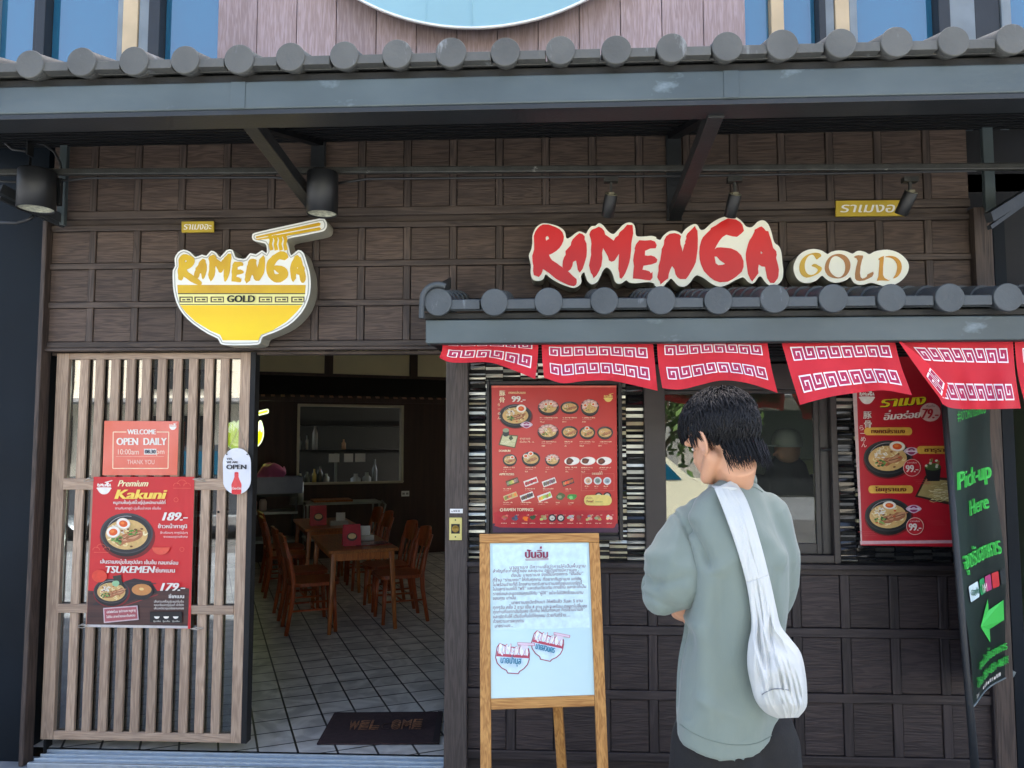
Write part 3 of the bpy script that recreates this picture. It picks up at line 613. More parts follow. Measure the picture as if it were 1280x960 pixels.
# ---- red sign
YS = -.16
o = thing('letter_sign', 'long red brush lettered sign on a cream outline above the slate tile awning', 'sign', P(820, 330, YS))
fn = sheet(YS)
m = MB(); m.flat([BACK], at(fn, 0), 0, (0, .13, 0), 1); m.build('backing', [M_CREAM, M_RETURN], o)
for lp in RAM: m = MB(); m.flat(lp, at(fn, .004), 0, (0, .0035, 0)); m.build('letter', M_RED, o)
# ---- GOLD sign
o = thing('letter_sign', 'small cream cloud shaped sign reading GOLD in gold and bronze letters', 'sign', P(1060, 335, YS))
m = MB(); m.flat([GBACK], at(fn, 0), 0, (0, .13, 0), 1); m.build('backing', [M_CREAM, M_RETURN], o)
for lp, c in GLET: m = MB(); m.flat(lp, at(fn, .003), 0, (0, .0025, 0)); m.build('letter', [M_GOLD, M_BRONZE, M_AMBER][c], o)
# ---- yellow bowl sign
k4 = lambda L: [(205 + x / 5.486, 265 + y / 5.486) for x, y in L]
BOWL = k4([(60,400),(76,370),(72,320),(95,277),(135,258),(180,274),(215,308),(260,292),(290,300),(322,265),(358,280),(385,310),(428,262),(470,260),(490,310),(530,320),(560,318),(590,282),(630,290),(672,262),(702,285),(705,250),(692,216),(630,202),(606,186),(605,158),(625,142),(740,115),(900,80),(1070,44),(1105,54),(1118,88),(1105,124),(1060,140),(940,165),(850,184),(848,215),(858,250),(872,298),(920,260),(958,283),(980,350),(996,400),(1005,470),(1001,560),(970,650),(920,720),(850,780),(760,825),(678,856),(664,890),(640,910),(530,914),(420,912),(385,900),(368,868),(300,835),(200,768),(130,700),(85,620),(65,540),(60,480)])
def inset(lp, d):
    n = len(lp); A = sum(lp[i][0] * lp[(i + 1) % n][1] - lp[(i + 1) % n][0] * lp[i][1] for i in range(n)); s = 1 if A > 0 else -1; out = []
    for i in range(n):
        a, p, b = Vector(lp[i - 1]), Vector(lp[i]), Vector(lp[(i + 1) % n]); d1 = (p - a).normalized(); d2 = (b - p).normalized()
        nn = (Vector((-d1.y, d1.x)) + Vector((-d2.y, d2.x))); nn = nn.normalized() if nn.length > .1 else Vector((-d1.y, d1.x))
        out.append(tuple(p + nn * d * s))
    return out
BW_ = smooth_loop(BOWL, 2)
YB = -.15; fn = sheet(YB)
o = thing('bowl_sign', 'yellow ramen bowl shaped sign with chopsticks over the slatted door', 'sign', P(305, 360, YB))
M_WAC = mat('white_acrylic', (240, 240, 232), .35, .03, 4); M_GROOVE = mat('grey_groove', (176, 176, 168), .5, .05)
M_YEL = mat('yellow_bowl_print', (246, 218, 10), .35, .05, 3, rgb2=(243, 196, 0), stretch=(.2, 1, 1.2)); M_YELP = mat('pale_yellow_print', (238, 232, 150), .4, .03)
m = MB(); m.flat([BW_], at(fn, 0), 0, (0, .12, 0), 1); m.build('backing', [M_WAC, M_RETURN], o)
m = MB(); m.flat([inset(BW_, 1.9)], at(fn, .001), 0); m.flat([inset(BW_, 3.3)], at(fn, .002), 1); m.build('inner_face', [M_GROOVE, M_WAC], o)
spans = [(93,290,258,502), (205,320,292,462), (302,285,462,478), (462,340,546,482), (552,296,692,490), (700,268,852,484), (864,294,972,486)]
for k, (a, b, c, d) in enumerate(spans):
    (q0, q1) = k4([(a, b), (c, d)]); m = MB(); m.flat(letter_in(k, *q0, *q1), at(fn, .005), 0, (0, .003, 0)); m.build('letter', M_GOLD, o)
def bowl_band(y0, y1):
    L = [(91,500),(95,560),(108,634),(150,690),(215,752),(320,815),(385,842),(402,880)]; Rr = [(972,500),(968,560),(950,634),(905,690),(840,752),(740,815),(665,842),(648,880)]
    ys = sorted({y0, y1} | {p[1] for p in L if y0 < p[1] < y1})
    lx = [interp([(p[1], p[0]) for p in L], y)[0] for y in ys]; rx = [interp([(p[1], p[0]) for p in Rr], y)[0] for y in ys]
    return k4(list(zip(lx, ys)) + list(zip(rx, ys))[::-1])
m = MB(); m.flat([bowl_band(500, 560)], at(fn, .003), 0); m.flat([bowl_band(560, 640)], at(fn, .003), 1); m.flat([bowl_band(640, 880)], at(fn, .003), 2)
m.flat([bowl_band(557, 563)], at(fn, .0034), 3); m.flat([bowl_band(632, 637)], at(fn, .0034), 3)
for k in (105, 208, 319, 650, 760, 872):
    x0, x1 = k, k + 92
    for lp in ([(x0, 580), (x1, 580), (x1, 588), (x0 + 10, 588), (x0 + 10, 612), (x0 + 82, 612), (x0 + 82, 620), (x0, 620)], [(x1, 588), (x1, 620), (x1 - 8, 620), (x1 - 8, 588)], [(x0 + 20, 597), (x0 + 42, 597), (x0 + 42, 606), (x0 + 20, 606)], [(x0 + 50, 594), (x0 + 76, 594), (x0 + 76, 606), (x0 + 50, 606)]): m.flat([k4(lp)], at(fn, .0036), 4)
put_text(m, 'GOLD', fn, *k4([(528, 618)])[0], 9.2, 3, 'c', .05, .05, width=34, lift=.0037)
m.build('bowl_print', [M_GOLD, M_YELP, M_YEL, M_BLK, mat('brown_key_print', (90, 74, 50), .5, 0)], o)
m = MB()
m.flat([k4([(628, 168), (1060, 72), (1074, 78), (1070, 94), (632, 180)])], at(fn, .004), 0); m.flat([k4([(628, 186), (1066, 104), (1076, 112), (1070, 124), (760, 178), (640, 192)])], at(fn, .004), 0)
for k in range(4):
    x = 712 + k * 33
    m.flat([k4([(x, 160), (x + 26, 156), (x + 36, 190), (x + 28, 220), (x + 38, 258), (x + 14, 266), (x + 6, 225), (x + 12, 195)])], at(fn, .0045), 0)
m.build('chopsticks', M_GOLD, o)
# ---- two little yellow plaques
M_PLQ = mat('mustard_plaque', (196, 168, 52), .45, .1, 5)
for (x0, y0, x1, y1, lb) in ((227, 277, 267, 290.5, 'small mustard plaque with white writing above the yellow bowl sign'), (1045, 251, 1133, 270.5, 'wider mustard plaque with white writing behind a spotlight on the right')):
    o = thing('plaque', lb, 'plaque', P(x0, y1, -.03), 'mustard plaques on the panelled wall'); fn = sheet(-.032)
    m = MB(); m.flat([[(x0, y0), (x1, y0 - (x1 - x0) * .01), (x1, y1 - (x1 - x0) * .01), (x0, y1)]], at(fn, 0), 0, (0, .012, 0)); m.build('plate', M_PLQ, o)
    m = MB(); put_text(m, 'ราเมงอะ', fn, (x0 + x1) / 2, y1 - (y1 - y0) * .27, (y1 - y0) * .86, 0, 'c', .015, .2, width=(x1 - x0) * .88); m.build('writing', M_WPRINT, o)

# ================================================================ red banners
M_BAN = mat('red_banner_cloth', (240, 52, 66), .75, .08, 3, .12, 300, sheen=.2)
t_ = M_BAN.node_tree; b_ = t_.nodes['Principled BSDF']
tl = t_.nodes.new('ShaderNodeBsdfTranslucent'); tl.inputs[0].default_value = (*lin((250, 50, 60)), 1); mxs = t_.nodes.new('ShaderNodeMixShader'); mxs.inputs[0].default_value = .35
t_.links.new(b_.outputs[0], mxs.inputs[1]); t_.links.new(tl.outputs[0], mxs.inputs[2]); t_.links.new(mxs.outputs[0], t_.nodes['Material Output'].inputs[0])
M_BKEY = mat('banner_key_fill', (176, 44, 84), .8, .05); M_BLINE = mat('banner_white_print', (240, 226, 228), .8, .03)
KEY = [(1.5, 1.4), (1.5, 2.6), (3.0, 2.6), (3.0, .0), (0, 0), (0, 4), (4.4, 4), (4.4, .0), (8.8, .0), (8.8, 4), (5.8, 4), (5.8, 1.4), (7.3, 1.4), (7.3, 2.6)]
def pl(L, t):
    """point on polyline L by fraction of its x-length"""
    ds = [0]
    for a, b in zip(L, L[1:]): ds.append(ds[-1] + math.hypot(b[0] - a[0], b[1] - a[1]))
    s = t * ds[-1]
    for i in range(len(L) - 1):
        if s <= ds[i + 1] or i == len(L) - 2:
            f = (s - ds[i]) / max(1e-6, ds[i + 1] - ds[i]); return (L[i][0] + (L[i + 1][0] - L[i][0]) * f, L[i][1] + (L[i + 1][1] - L[i][1]) * f)
def smooth_open(L, k=5):
    out = []
    for i in range(len(L) - 1):
        p0, p1, p2, p3 = L[max(i - 1, 0)], L[i], L[i + 1], L[min(i + 2, len(L) - 1)]
        for a in range(k):
            t = a / k; out.append(tuple(.5 * ((2 * p1[j]) + (p2[j] - p0[j]) * t + (2 * p0[j] - 5 * p1[j] + 4 * p2[j] - p3[j]) * t * t + (3 * p1[j] - p0[j] - 3 * p2[j] + p3[j]) * t ** 3) for j in (0, 1)))
    return out + [L[-1]]
def banner(lb, top, bot, lef, rig, rows, units, phase, wave=.03, out=.0, flap=None):
    T, B, L_, R_ = (smooth_open(q) for q in (top, bot, lef, rig))
    def S(u, v, lift=0.0):
        t, b, l, r = pl(T, u), pl(B, u), pl(L_, v), pl(R_, v)
        c = [(1 - v) * t[j] + v * b[j] + (1 - u) * l[j] + u * r[j] - ((1 - u) * (1 - v) * T[0][j] + u * (1 - v) * T[-1][j] + (1 - u) * v * B[0][j] + u * v * B[-1][j]) for j in (0, 1)]
        Y = YL + .06 - out * v - wave * v * math.sin(u * 7 + phase) - .012 * math.sin(v * 5 + u * 3 + phase) * v - .03 * v * noise.noise(Vector((u * 5 + phase, v * 2.2, phase))) - .012 * v * math.sin(u * 19 + v * 6 + phase * 3)
        return P(c[0], c[1], Y - lift)
    mb = MB(); nu, nv = 28, 12
    vs = [S(i / nu, j / nv) for j in range(nv + 1) for i in range(nu + 1)]
    mb.add(vs, [(j * (nu + 1) + i, (j + 1) * (nu + 1) + i, (j + 1) * (nu + 1) + i + 1, j * (nu + 1) + i + 1) for j in range(nv) for i in range(nu)], 0, True)
    def keys(S, rows, units, u0=.06, u1=.95):
        for (va, vb) in rows:
            n = units; wu = (u1 - u0) / n
            for k in range(n):
                a0 = u0 + k * wu + wu * .04; f = lambda x, y: (a0 + x / 8.8 * wu * .9, va + (4 - y) / 4 * (vb - va))
                for (xa, xb) in ((0, 4.4), (4.4, 8.8)):
                    m_ = 3; g = [[S(*f(xa + (xb - xa) * i / m_, 4 * j / 2), .0022) for i in range(m_ + 1)] for j in range(3)]
                    mb.add([p for q in g for p in q], [(j * 4 + i, j * 4 + i + 1, (j + 1) * 4 + i + 1, (j + 1) * 4 + i) for j in range(2) for i in range(3)], 1, True)
                pts = []
                for a, b in zip(KEY, KEY[1:]):
                    q = 3 if abs(b[0] - a[0]) + abs(b[1] - a[1]) > 2 else 1
                    pts += [(a[0] + (b[0] - a[0]) * i / q, a[1] + (b[1] - a[1]) * i / q) for i in range(q)]
                for qd in line_quads(pts + [KEY[-1]], .42): mb.add([S(*f(x, y), .0036) for x, y in qd], [(0, 1, 2, 3)], 2)
    keys(S, rows, units)
    if flap:
        fl, fb, ft, fr = flap
        def S2(u, v, lift=0.0):
            t, b = pl(ft, u), pl(fb, u); l, r = pl(fl, v), pl(fr, v)
            c = [(1 - v) * t[j] + v * b[j] + (1 - u) * l[j] + u * r[j] - ((1 - u) * (1 - v) * ft[0][j] + u * (1 - v) * ft[-1][j] + (1 - u) * v * fb[0][j] + u * v * fb[-1][j]) for j in (0, 1)]
            return P(c[0], c[1], YL + .02 - .04 * v - lift)
        vs = [S2(i / 8, j / 8) for j in range(9) for i in range(9)]
        mb.add(vs, [(j * 9 + i, (j + 1) * 9 + i, (j + 1) * 9 + i + 1, j * 9 + i + 1) for j in range(8) for i in range(8)], 0, True)
        keys(S2, [(.62, .92)], 1, .2, .9)
    ob = mb.build('banner', [M_BAN, M_BKEY, M_BLINE])
    return tag(ob, lb, 'banner', 'red banners with white key pattern under the awning')
banner('leftmost red banner, narrow and curled at its free left corner over the entrance side', [(552, 427), (612, 427), (673, 427)], [(549, 447), (561, 452.5), (580, 453.5), (612, 453), (640, 462), (669, 474)], [(552, 427), (553, 436), (549, 447)], [(673, 427), (672, 450), (669, 474)], [(.06, .2), (.42, .74)], 3, .3, .03, -.02)
banner('red banner above the red menu board', [(677, 427), (745, 427), (816, 427)], [(680, 472), (703, 479), (728, 476.5), (760, 475.5), (790, 481), (822, 488.5)], [(677, 427), (678, 450), (680, 472)], [(816, 427), (819, 458), (822, 488.5)], [(.14, .34), (.56, .8)], 4, 1.4, .03)
banner('red banner directly above the head of the customer', [(821, 426), (890, 426), (959, 426)], [(828, 485), (850, 487), (876, 481), (903, 475.5), (935, 479), (972, 491)], [(821, 426), (823, 455), (828, 485)], [(959, 426), (964, 458), (972, 491)], [(.1, .28), (.55, .78)], 4, 2.6, .035)
banner('red banner blown to the right between the window and the ramen poster', [(976, 425), (1047, 425), (1118, 424)], [(1000, 506), (1038, 496), (1075, 490.5), (1106, 488), (1140, 494)], [(976, 425), (987, 464), (1000, 506)], [(1118, 424), (1126, 456), (1140, 494)], [(.12, .32), (.58, .83)], 4, .4, .03, .05)
banner('red banner with its left edge folded over in front of the pick-up flag', [(1123, 424), (1195, 424), (1266, 423)], [(1178, 505), (1192, 510.5), (1230, 511.5), (1276, 510.5)], [(1123, 424), (1150, 452), (1178, 505)], [(1266, 423), (1269, 466), (1276, 510.5)], [(.15, .34), (.66, .87)], 4, 2.2, .02, .06,
       ([(1122, 425), (1148, 462), (1180, 505)], [(1180, 505), (1182, 495), (1185, 480)], [(1122, 425), (1124, 426), (1127, 427)], [(1127, 427), (1158, 452), (1185, 480)]))
banner('red banner cut off by the right edge of the photo', [(1268, 423), (1340, 423), (1410, 423)], [(1282, 508), (1340, 512), (1415, 508)], [(1268, 423), (1272, 466), (1282, 508)], [(1410, 423), (1412, 466), (1415, 508)], [(.15, .34), (.62, .83)], 4, 1.0, .03, .03)
rd = MB(); rd.tube([P(548, 426, YL + .065), P(1420, 421, YL + .065)], .006, 8); tag(rd.build('banner_rod', M_DARK), 'thin dark rod under the awning that carries the red banners', 'rod')
# ================================================================ printed pictures of food
PM = {}
def pm(rgb):
    k = tuple(rgb)
    if k not in PM: PM[k] = mat('print_%d_%d_%d' % k, rgb, .45, .10, 40)
    return PM[k]
class Pic:
    """one printed picture or block of print: coloured flat shapes, each laid on the one below"""
    def __init__(s, fn, base=.0006): s.fn = fn; s.mb = MB(); s.mats = []; s.l = base
    def mi(s, rgb):
        m = pm(rgb) if isinstance(rgb, tuple) else rgb
        if m not in s.mats: s.mats.append(m)
        return s.mats.index(m)
    def sh(s, lp, rgb, holes=()): s.l += .00008; s.mb.flat([lp, *holes], at(s.fn, s.l), s.mi(rgb)); return s
    def ln(s, pts, wd, rgb):
        s.l += .00003; k = s.mi(rgb)
        for q in line_quads(pts, wd): s.mb.add([s.fn(x, y, s.l) for x, y in q], [(0, 1, 2, 3)], k)
        return s
    def tx(s, body, x, y, size, rgb, **kw): s.l += .0001; put_text(s.mb, body, s.fn, x, y, size, s.mi(rgb), lift=s.l, **{k: v for k, v in kw.items() if k != 'lift'}); s.l += .0004; return s
    def done(s, name, parent): return s.mb.build(name, s.mats, parent)
DARKB, BROTH, NOOD, YOLK, EGG, GRN, MEAT, WHT = (42, 42, 46), (214, 176, 112), (226, 202, 142), (226, 92, 30), (244, 236, 222), (86, 132, 62), (140, 82, 50), (240, 234, 224)
def blob(cx, cy, rx, ry, r, n=11, j=.22, rot=0):
    return smooth_loop([(cx + (x - cx) * (1 + r.uniform(-j, j)), cy + (y - cy) * (1 + r.uniform(-j, j))) for x, y in ell(cx, cy, rx, ry, n, rot)], 2)
def bowl(p, cx, cy, rx, ry, seed, kind='ramen', rim=DARKB, broth=BROTH, deep=.35):
    r = random.Random(seed); W = max(.15, rx * .035)
    p.sh(ell(cx + rx * .03, cy + ry * .16, rx * 1.05, ry * 1.05, 32), (120, 20, 24)) if rx > 12 else None
    p.sh(ell(cx, cy + ry * deep * .4, rx * .96, ry, 32), tuple(int(v * .6) for v in rim)); p.sh(ell(cx, cy, rx, ry * .94, 32), tuple(min(255, v + 22) for v in rim)); p.sh(ell(cx, cy + .02 * ry, rx * .93, ry * .86, 32), rim)
    a, b = rx * .80, ry * .70
    p.sh(ell(cx, cy + ry * .06, a, b, 30), broth)
    def inside(): 
        t, q = r.uniform(0, 6.28), math.sqrt(r.random()); return cx + math.cos(t) * a * .85 * q, cy + ry * .06 + math.sin(t) * b * .85 * q
    nn = 26 if rx > 12 else 9
    for i in range(nn):   # noodles
        x, y = inside(); th = r.uniform(0, 3.14); L = rx * .28
        pts = [(x + math.cos(th + k * .5) * L * (k / 4 - .5), y + math.sin(th + k * .5) * L * (k / 4 - .5) * .8) for k in range(5)]
        p.ln(pts, W * 1.3, r.choice(((232, 212, 156), (206, 172, 106), (240, 226, 178))))
    if kind in ('ramen', 'meat'):
        for i in range(3 if kind == 'ramen' else 4):
            x, y = cx + rx * (-.1 + .22 * i) * .9, cy + ry * (.28 - .08 * i)
            p.sh(blob(x, y, rx * .34, ry * .2, r, rot=-25), (176, 112, 74)); p.sh(blob(x, y - ry * .03, rx * .26, ry * .12, r, rot=-25), (206, 152, 112)); p.ln([(x - rx * .25, y + ry * .07), (x + rx * .22, y - ry * .1)], W, (120, 64, 38))
    if kind == 'pork':
        for i in range(7):
            t = i / 6 * 3.3 + 2.9; x, y = cx + math.cos(t) * a * .8, cy + math.sin(t) * b * .85 - ry * .1
            p.sh(blob(x, y, rx * .27, ry * .24, r), (214, 160, 150)); p.sh(blob(x, y, rx * .17, ry * .14, r), (236, 206, 190))
    for i in range(14 if rx > 12 else 5):
        x, y = inside(); p.sh(blob(cx - rx * .32 + (x - cx) * .36, cy + ry * .3 + (y - cy) * .3, W * 1.7, W * 1.2, r, 6), r.choice(((86, 132, 62), (58, 100, 44), (130, 166, 86))))
    for i in range(16 if rx > 12 else 5):
        x, y = inside(); p.sh(blob(cx - rx * .3 + (x - cx) * .4, cy - ry * .2 + (y - cy) * .35, W * 2.2, W * .8, r, 6, rot=r.uniform(0, 180)), r.choice((WHT, (222, 214, 196))))
    for i in range(10): 
        x, y = inside(); p.sh(blob(x, y, W * 1.6, W, r, 6), r.choice(((150, 96, 54), (112, 66, 40), (222, 190, 130), (196, 84, 50))))
    p.ln([(cx + a * .95 * math.cos(R(t)), cy - ry * .02 + ry * .78 * math.sin(R(t))) for t in range(200, 290, 12)], W * .8, (150, 150, 152))
def egg(p, cx, cy, rx, ry, rot=0):
    p.sh(ell(cx, cy, rx, ry, 20, rot), (226, 200, 168)); p.sh(ell(cx, cy - ry * .05, rx * .92, ry * .9, 20, rot), EGG); p.sh(ell(cx, cy, rx * .6, ry * .58, 18, rot), YOLK); p.sh(ell(cx - rx * .12, cy - ry * .12, rx * .3, ry * .25, 12, rot), (242, 132, 60))
def plate(p, cx, cy, w, h, seed, rot, c=(236, 228, 214), food=(176, 116, 70)):
    r = random.Random(seed); q = [(-w / 2, -h / 2), (w / 2, -h / 2), (w / 2, h / 2), (-w / 2, h / 2)]
    def rt(x, y): a = R(rot); return cx + x * math.cos(a) - y * math.sin(a), cy + x * math.sin(a) + y * math.cos(a)
    p.sh([rt(x, y) for x, y in q], c)
    for i in range(6):
        x = -w * .36 + w * .72 * i / 5; bx = rt(x, 0); p.sh(blob(*bx, w * .1, h * .32, r, 8, rot=rot + 20), tuple(min(255, int(v * r.uniform(.7, 1.25))) for v in food))
def mini_logo(p, x, y, s, c1=WHT, bg=(205, 44, 50)):
    """little printed bowl logo: lettering over a half bowl with chopsticks; s = width in sheet units"""
    k = s / 100
    p.sh(smooth_loop([(x - 48 * k, y), (x - 47 * k, y + 14 * k), (x - 34 * k, y + 34 * k), (x - 14 * k, y + 48 * k), (x + 14 * k, y + 48 * k), (x + 34 * k, y + 34 * k), (x + 47 * k, y + 14 * k), (x + 48 * k, y)], 2), c1)
    for i, (a, b, c, d) in enumerate(spans):
        u = lambda v: x + (v - 532) / 450 * 50 * k; w_ = lambda v: y + (v - 500) / 450 * 54 * k
        p.sh(letter_in(i, u(a), w_(b) - 3 * k, u(c), w_(d) - 3 * k)[0], c1)
    p.sh([(x + 5 * k, y - 38 * k), (x + 58 * k, y - 52 * k), (x + 59 * k, y - 47 * k), (x + 6 * k, y - 32 * k)], c1); p.sh([(x + 16 * k, y - 34 * k), (x + 32 * k, y - 37 * k), (x + 32 * k, y - 22 * k), (x + 18 * k, y - 22 * k)], c1)
def sheet_obj(name, lb, cat, quad, fn, m, thick=.002, mside=None):
    c = [fn(*q) for q in quad]; o = thing(name, lb, cat, (c[2] + c[3]) / 2)
    nrm = (fn(quad[0][0], quad[0][1], 0) - fn(quad[0][0], quad[0][1], .01)).normalized()
    b = MB(); b.flat([quad], at(fn, 0), 0, nrm * thick, 1 if mside else 0); b.build('sheet', [m] + ([mside] if mside else []), o); return o
def scribble(p, x0, x1, y, h, rgb, seed, wd=.35):
    """a line of print too small to read in the photograph: short strokes"""
    r = random.Random(seed); x = x0; k = p.mi(rgb); p.l += .0001
    while x < x1:
        w_ = h * r.uniform(.35, .7)
        q = r.random()
        if q < .88:
            L = [[(x, y - h * r.uniform(.6, 1)), (x, y), (x + w_ * .6, y)], [(x, y), (x, y - h), (x + w_ * .7, y - h * .9), (x + w_ * .7, y)], [(x + w_ * .5, y - h), (x + w_ * .5, y)], [(x, y - h * .6), (x + w_ * .6, y - h), (x + w_ * .6, y)]][r.randrange(4)]
            for qd in line_quads(L, wd): p.mb.add([p.fn(a, b, p.l) for a, b in qd], [(0, 1, 2, 3)], k)
        x += w_ * 1.25
M_RPAPER = mat('red_poster_paper', (204, 38, 44), .4, .06, 2); M_ORPAPER = mat('orange_red_poster_paper', (222, 96, 62), .4, .12, 4, rgb2=(230, 128, 112), stretch=(1, 1, .6))
M_WPAPER = mat('white_sign_paper', (222, 224, 232), .35, .03)
# ---------------------------------------------------------------- welcome notice on the door
fn = sheet(.036)
o = sheet_obj('opening_hours_notice', 'peach orange laminated notice reading WELCOME OPEN DAILY on the slatted door', 'notice', [(130.5, 526), (223.5, 526.5), (221.5, 594), (128, 594)], fn, M_ORPAPER)
p = Pic(fn); c = (250, 226, 190)
for a, b in (((141.5, 540), (158, 540)), ((196, 540), (211, 540)), ((211, 540), (210, 585.5)), ((210, 585.5), (141, 585.5)), ((141, 585.5), (141.5, 540))): p.ln([a, b], 1.0, c)
p.ln([(145, 570.5), (205, 570.5)], .45, (240, 190, 170))
p.tx('WELCOME', 177, 542.8, 6.6, WHT, align='c', bold=.05, width=35); p.tx('OPEN  DAILY', 177, 556.2, 9.6, WHT, align='c', bold=.07, width=62); p.tx('10:00am', 147.5, 568, 7.2, (244, 222, 200), width=26); p.tx('pm', 195.5, 567.5, 7, (244, 222, 200), width=10)
p.sh([(180, 561), (195.5, 561), (195.5, 568.2), (180, 568.2)], WHT); p.tx('08.30', 187.8, 566.8, 5, (60, 66, 84), align='c', bold=.06, width=13); p.tx('THANK YOU', 176, 580.2, 6, (244, 214, 196), align='c', width=34)
mini_logo(p, 216, 533, 9); p.done('lettering', o)
# ---------------------------------------------------------------- kakuni poster on the door
fn = sheet(.034); a_ = lambda x, y: (90 + x * .229, 580 + y * .229)   # measured on an enlarged crop
o = sheet_obj('ramen_poster', 'red poster with Premium Kakuni and TSUKEMEN dishes hung on the slatted door', 'poster', [(117, 596), (243, 596), (238, 786), (108, 783)], fn, M_RPAPER)
q = Pic(fn, .0003); q.sh([a_(88, 690), *[a_(x, 690 + 22 * math.sin((x - 88) / 150) - 14 * ((x - 88) / 560) ) for x in range(120, 640, 40)], a_(640, 680), a_(632, 885), a_(80, 878)], mat('dark_wood_print', (84, 52, 46), .4, .3, 6, stretch=(.3, 1, 10), rgb2=(54, 36, 36)))
q.sh([a_(82, 876), a_(632, 884), a_(632, 898), a_(80, 890)], (196, 190, 186)); q.done('printed_ground', o)
p = Pic(fn, .001); mini_logo(p, *a_(175, 128), 17.5)
p.tx('Premium', *a_(250, 122), 8.4, (250, 236, 190), shear=.4, bold=.03, width=38); p.tx('Kakuni', *a_(236, 190), 12.6, (252, 214, 96), shear=.25, bold=.1, width=64)
p.tx('หมูสามชั้นตุ๋นซีอิ๊วญี่ปุ่นหมักนานได้ที่', *a_(226, 218), 5, WHT, bold=.03, width=65); p.tx('ทานกับคาคูนิ นุ่มลิ้นน่าลอง เข้มข้น', *a_(236, 248), 4.2, WHT, width=57)
p.tx('189.-', *a_(494, 308), 11, WHT, shear=.3, bold=.08, width=31); p.tx('ข้าวหน้าคาคูนิ', *a_(470, 350), 6.8, WHT, bold=.03, width=36); p.tx('ข้าวร้อนๆ คาคูนินุ่มๆ', *a_(482, 380), 3.6, WHT, width=34); p.tx('ราดซอสสูตรพิเศษ', *a_(500, 402), 3.4, WHT, width=30)
n_ = [a_(155 + t * 425, 542 - 24 * math.sin(t * 2.6) + 14 * t) for t in (0, 1)]
p.tx('เส้นราเมงนุ่มในซุปปลา เข้มข้น กลมกล่อม', *a_(155, 542), 6.6, WHT, width=97, bold=.03, rot=1.0); p.tx('TSUKEMEN', *a_(186, 594), 9.2, WHT, shear=.22, bold=.1, width=61); p.tx('ซึเคเมน', *a_(456, 592), 7.4, WHT, width=24, bold=.03)
p.tx('179.-', *a_(484, 692), 10.6, WHT, shear=.3, bold=.08, width=30); p.tx('ซึเคเมน', *a_(528, 732), 6.4, WHT, width=19, bold=.04)
for k, (yy, b) in enumerate(((756, 'เส้นราเมงร้อนจุ่มซุปเข้มข้น'), (775, 'หอมกลิ่นปลาญี่ปุ่นแท้ เข้าใจรัก'), (793, 'เส้นเหนียวนุ่มอร่อยจนหยด'))): p.tx(b, *a_(448, yy), 3.8, WHT, width=37)
for (x, y) in ((600, 110), (160, 460)):
    for dx, dy, rr in ((-28, 8, 18), (0, -4, 24), (28, 8, 18)): p.ln([a_(x + dx + rr * math.cos(R(t)), y + dy + rr * .8 * math.sin(R(t))) for t in range(170, 380, 20)], .35, (236, 120, 90))
p.ln([a_(552, 132), a_(650, 132)], .35, (236, 120, 90)); p.ln([a_(120, 482), a_(200, 482)], .35, (236, 120, 90))
for x, y in ((568, 195), (600, 466)): p.ln([a_(x + 12 * math.cos(R(t)), y + 12 * math.sin(R(t))) for t in range(0, 361, 45)], .35, (236, 120, 90))
p.sh([a_(x, y) for x, y in ell(485, 455, 48, 40, 16, 0, 0, 180)], (226, 86, 66)); p.sh([a_(x, y) for x, y in ell(150, 612, 42, 34, 16)], (222, 70, 50))
p.sh([a_(425, 806), a_(600, 806), a_(600, 868), a_(425, 862)], (28, 26, 28))
for x in (463, 514, 566): p.sh([a_(*v) for v in ell(x, 832, 15, 13, 12, 0, 0, 180)], WHT); p.tx('จุ่มเส้น', *a_(x, 862), 2.6, WHT, align='c', width=9)
p.done('lettering', o)
p = Pic(fn, .0012); bowl(p, *a_(298, 378), 33, 27, 11, 'ramen', deep=.2); egg(p, *a_(225, 372), 9, 7.5, -10); egg(p, *a_(280, 326), 9, 7.2, 10)
for i in range(18): p.sh(blob(*a_(332 + rnd.uniform(-22, 22), 378 + rnd.uniform(-20, 20)), 1.2, .8, rnd, 6), (70, 140, 50))
p.done('printed_dish', o)
p = Pic(fn, .0012); p.sh([a_(108, 770), a_(250, 770), a_(470, 700), a_(430, 640), a_(340, 624), a_(290, 640)], (46, 40, 44)); p.ln([a_(250, 786), a_(470, 712)], 1, (150, 46, 50))
bowl(p, *a_(214, 694), 22, 16.5, 12, 'meat', rim=(38, 38, 42)); p.sh([a_(222, 612), a_(268, 604), a_(276, 660), a_(236, 664)], (44, 50, 44)); p.sh(blob(*a_(238, 652), 4.6, 3.8, rnd), (150, 196, 150)); p.sh(ell(*a_(380, 694), 14.5, 11, 24), (40, 38, 40)); p.sh(ell(*a_(380, 686), 12.4, 7.2, 24), (196, 134, 76)); p.sh(blob(*a_(380, 682), 2.6, 1.8, rnd), (232, 200, 130)); p.ln([a_(310, 648), a_(458, 652)], 1.1, (60, 52, 56))
p.sh([a_(170, 786), a_(358, 772), a_(364, 850), a_(174, 868)], (206, 186, 188)); p.sh([a_(176, 792), a_(352, 779), a_(358, 844), a_(180, 861)], (176, 92, 100)); p.tx('เสิร์ฟพร้อม ซุปราเมง หมูชาชู', *a_(190, 815), 4.2, WHT, width=36, rot=-4, bold=.03); p.tx('ไข่ต้ม สาหร่ายและต้นหอม', *a_(188, 842), 4.2, WHT, width=36, rot=-4, bold=.03)
p.done('printed_dish', o)
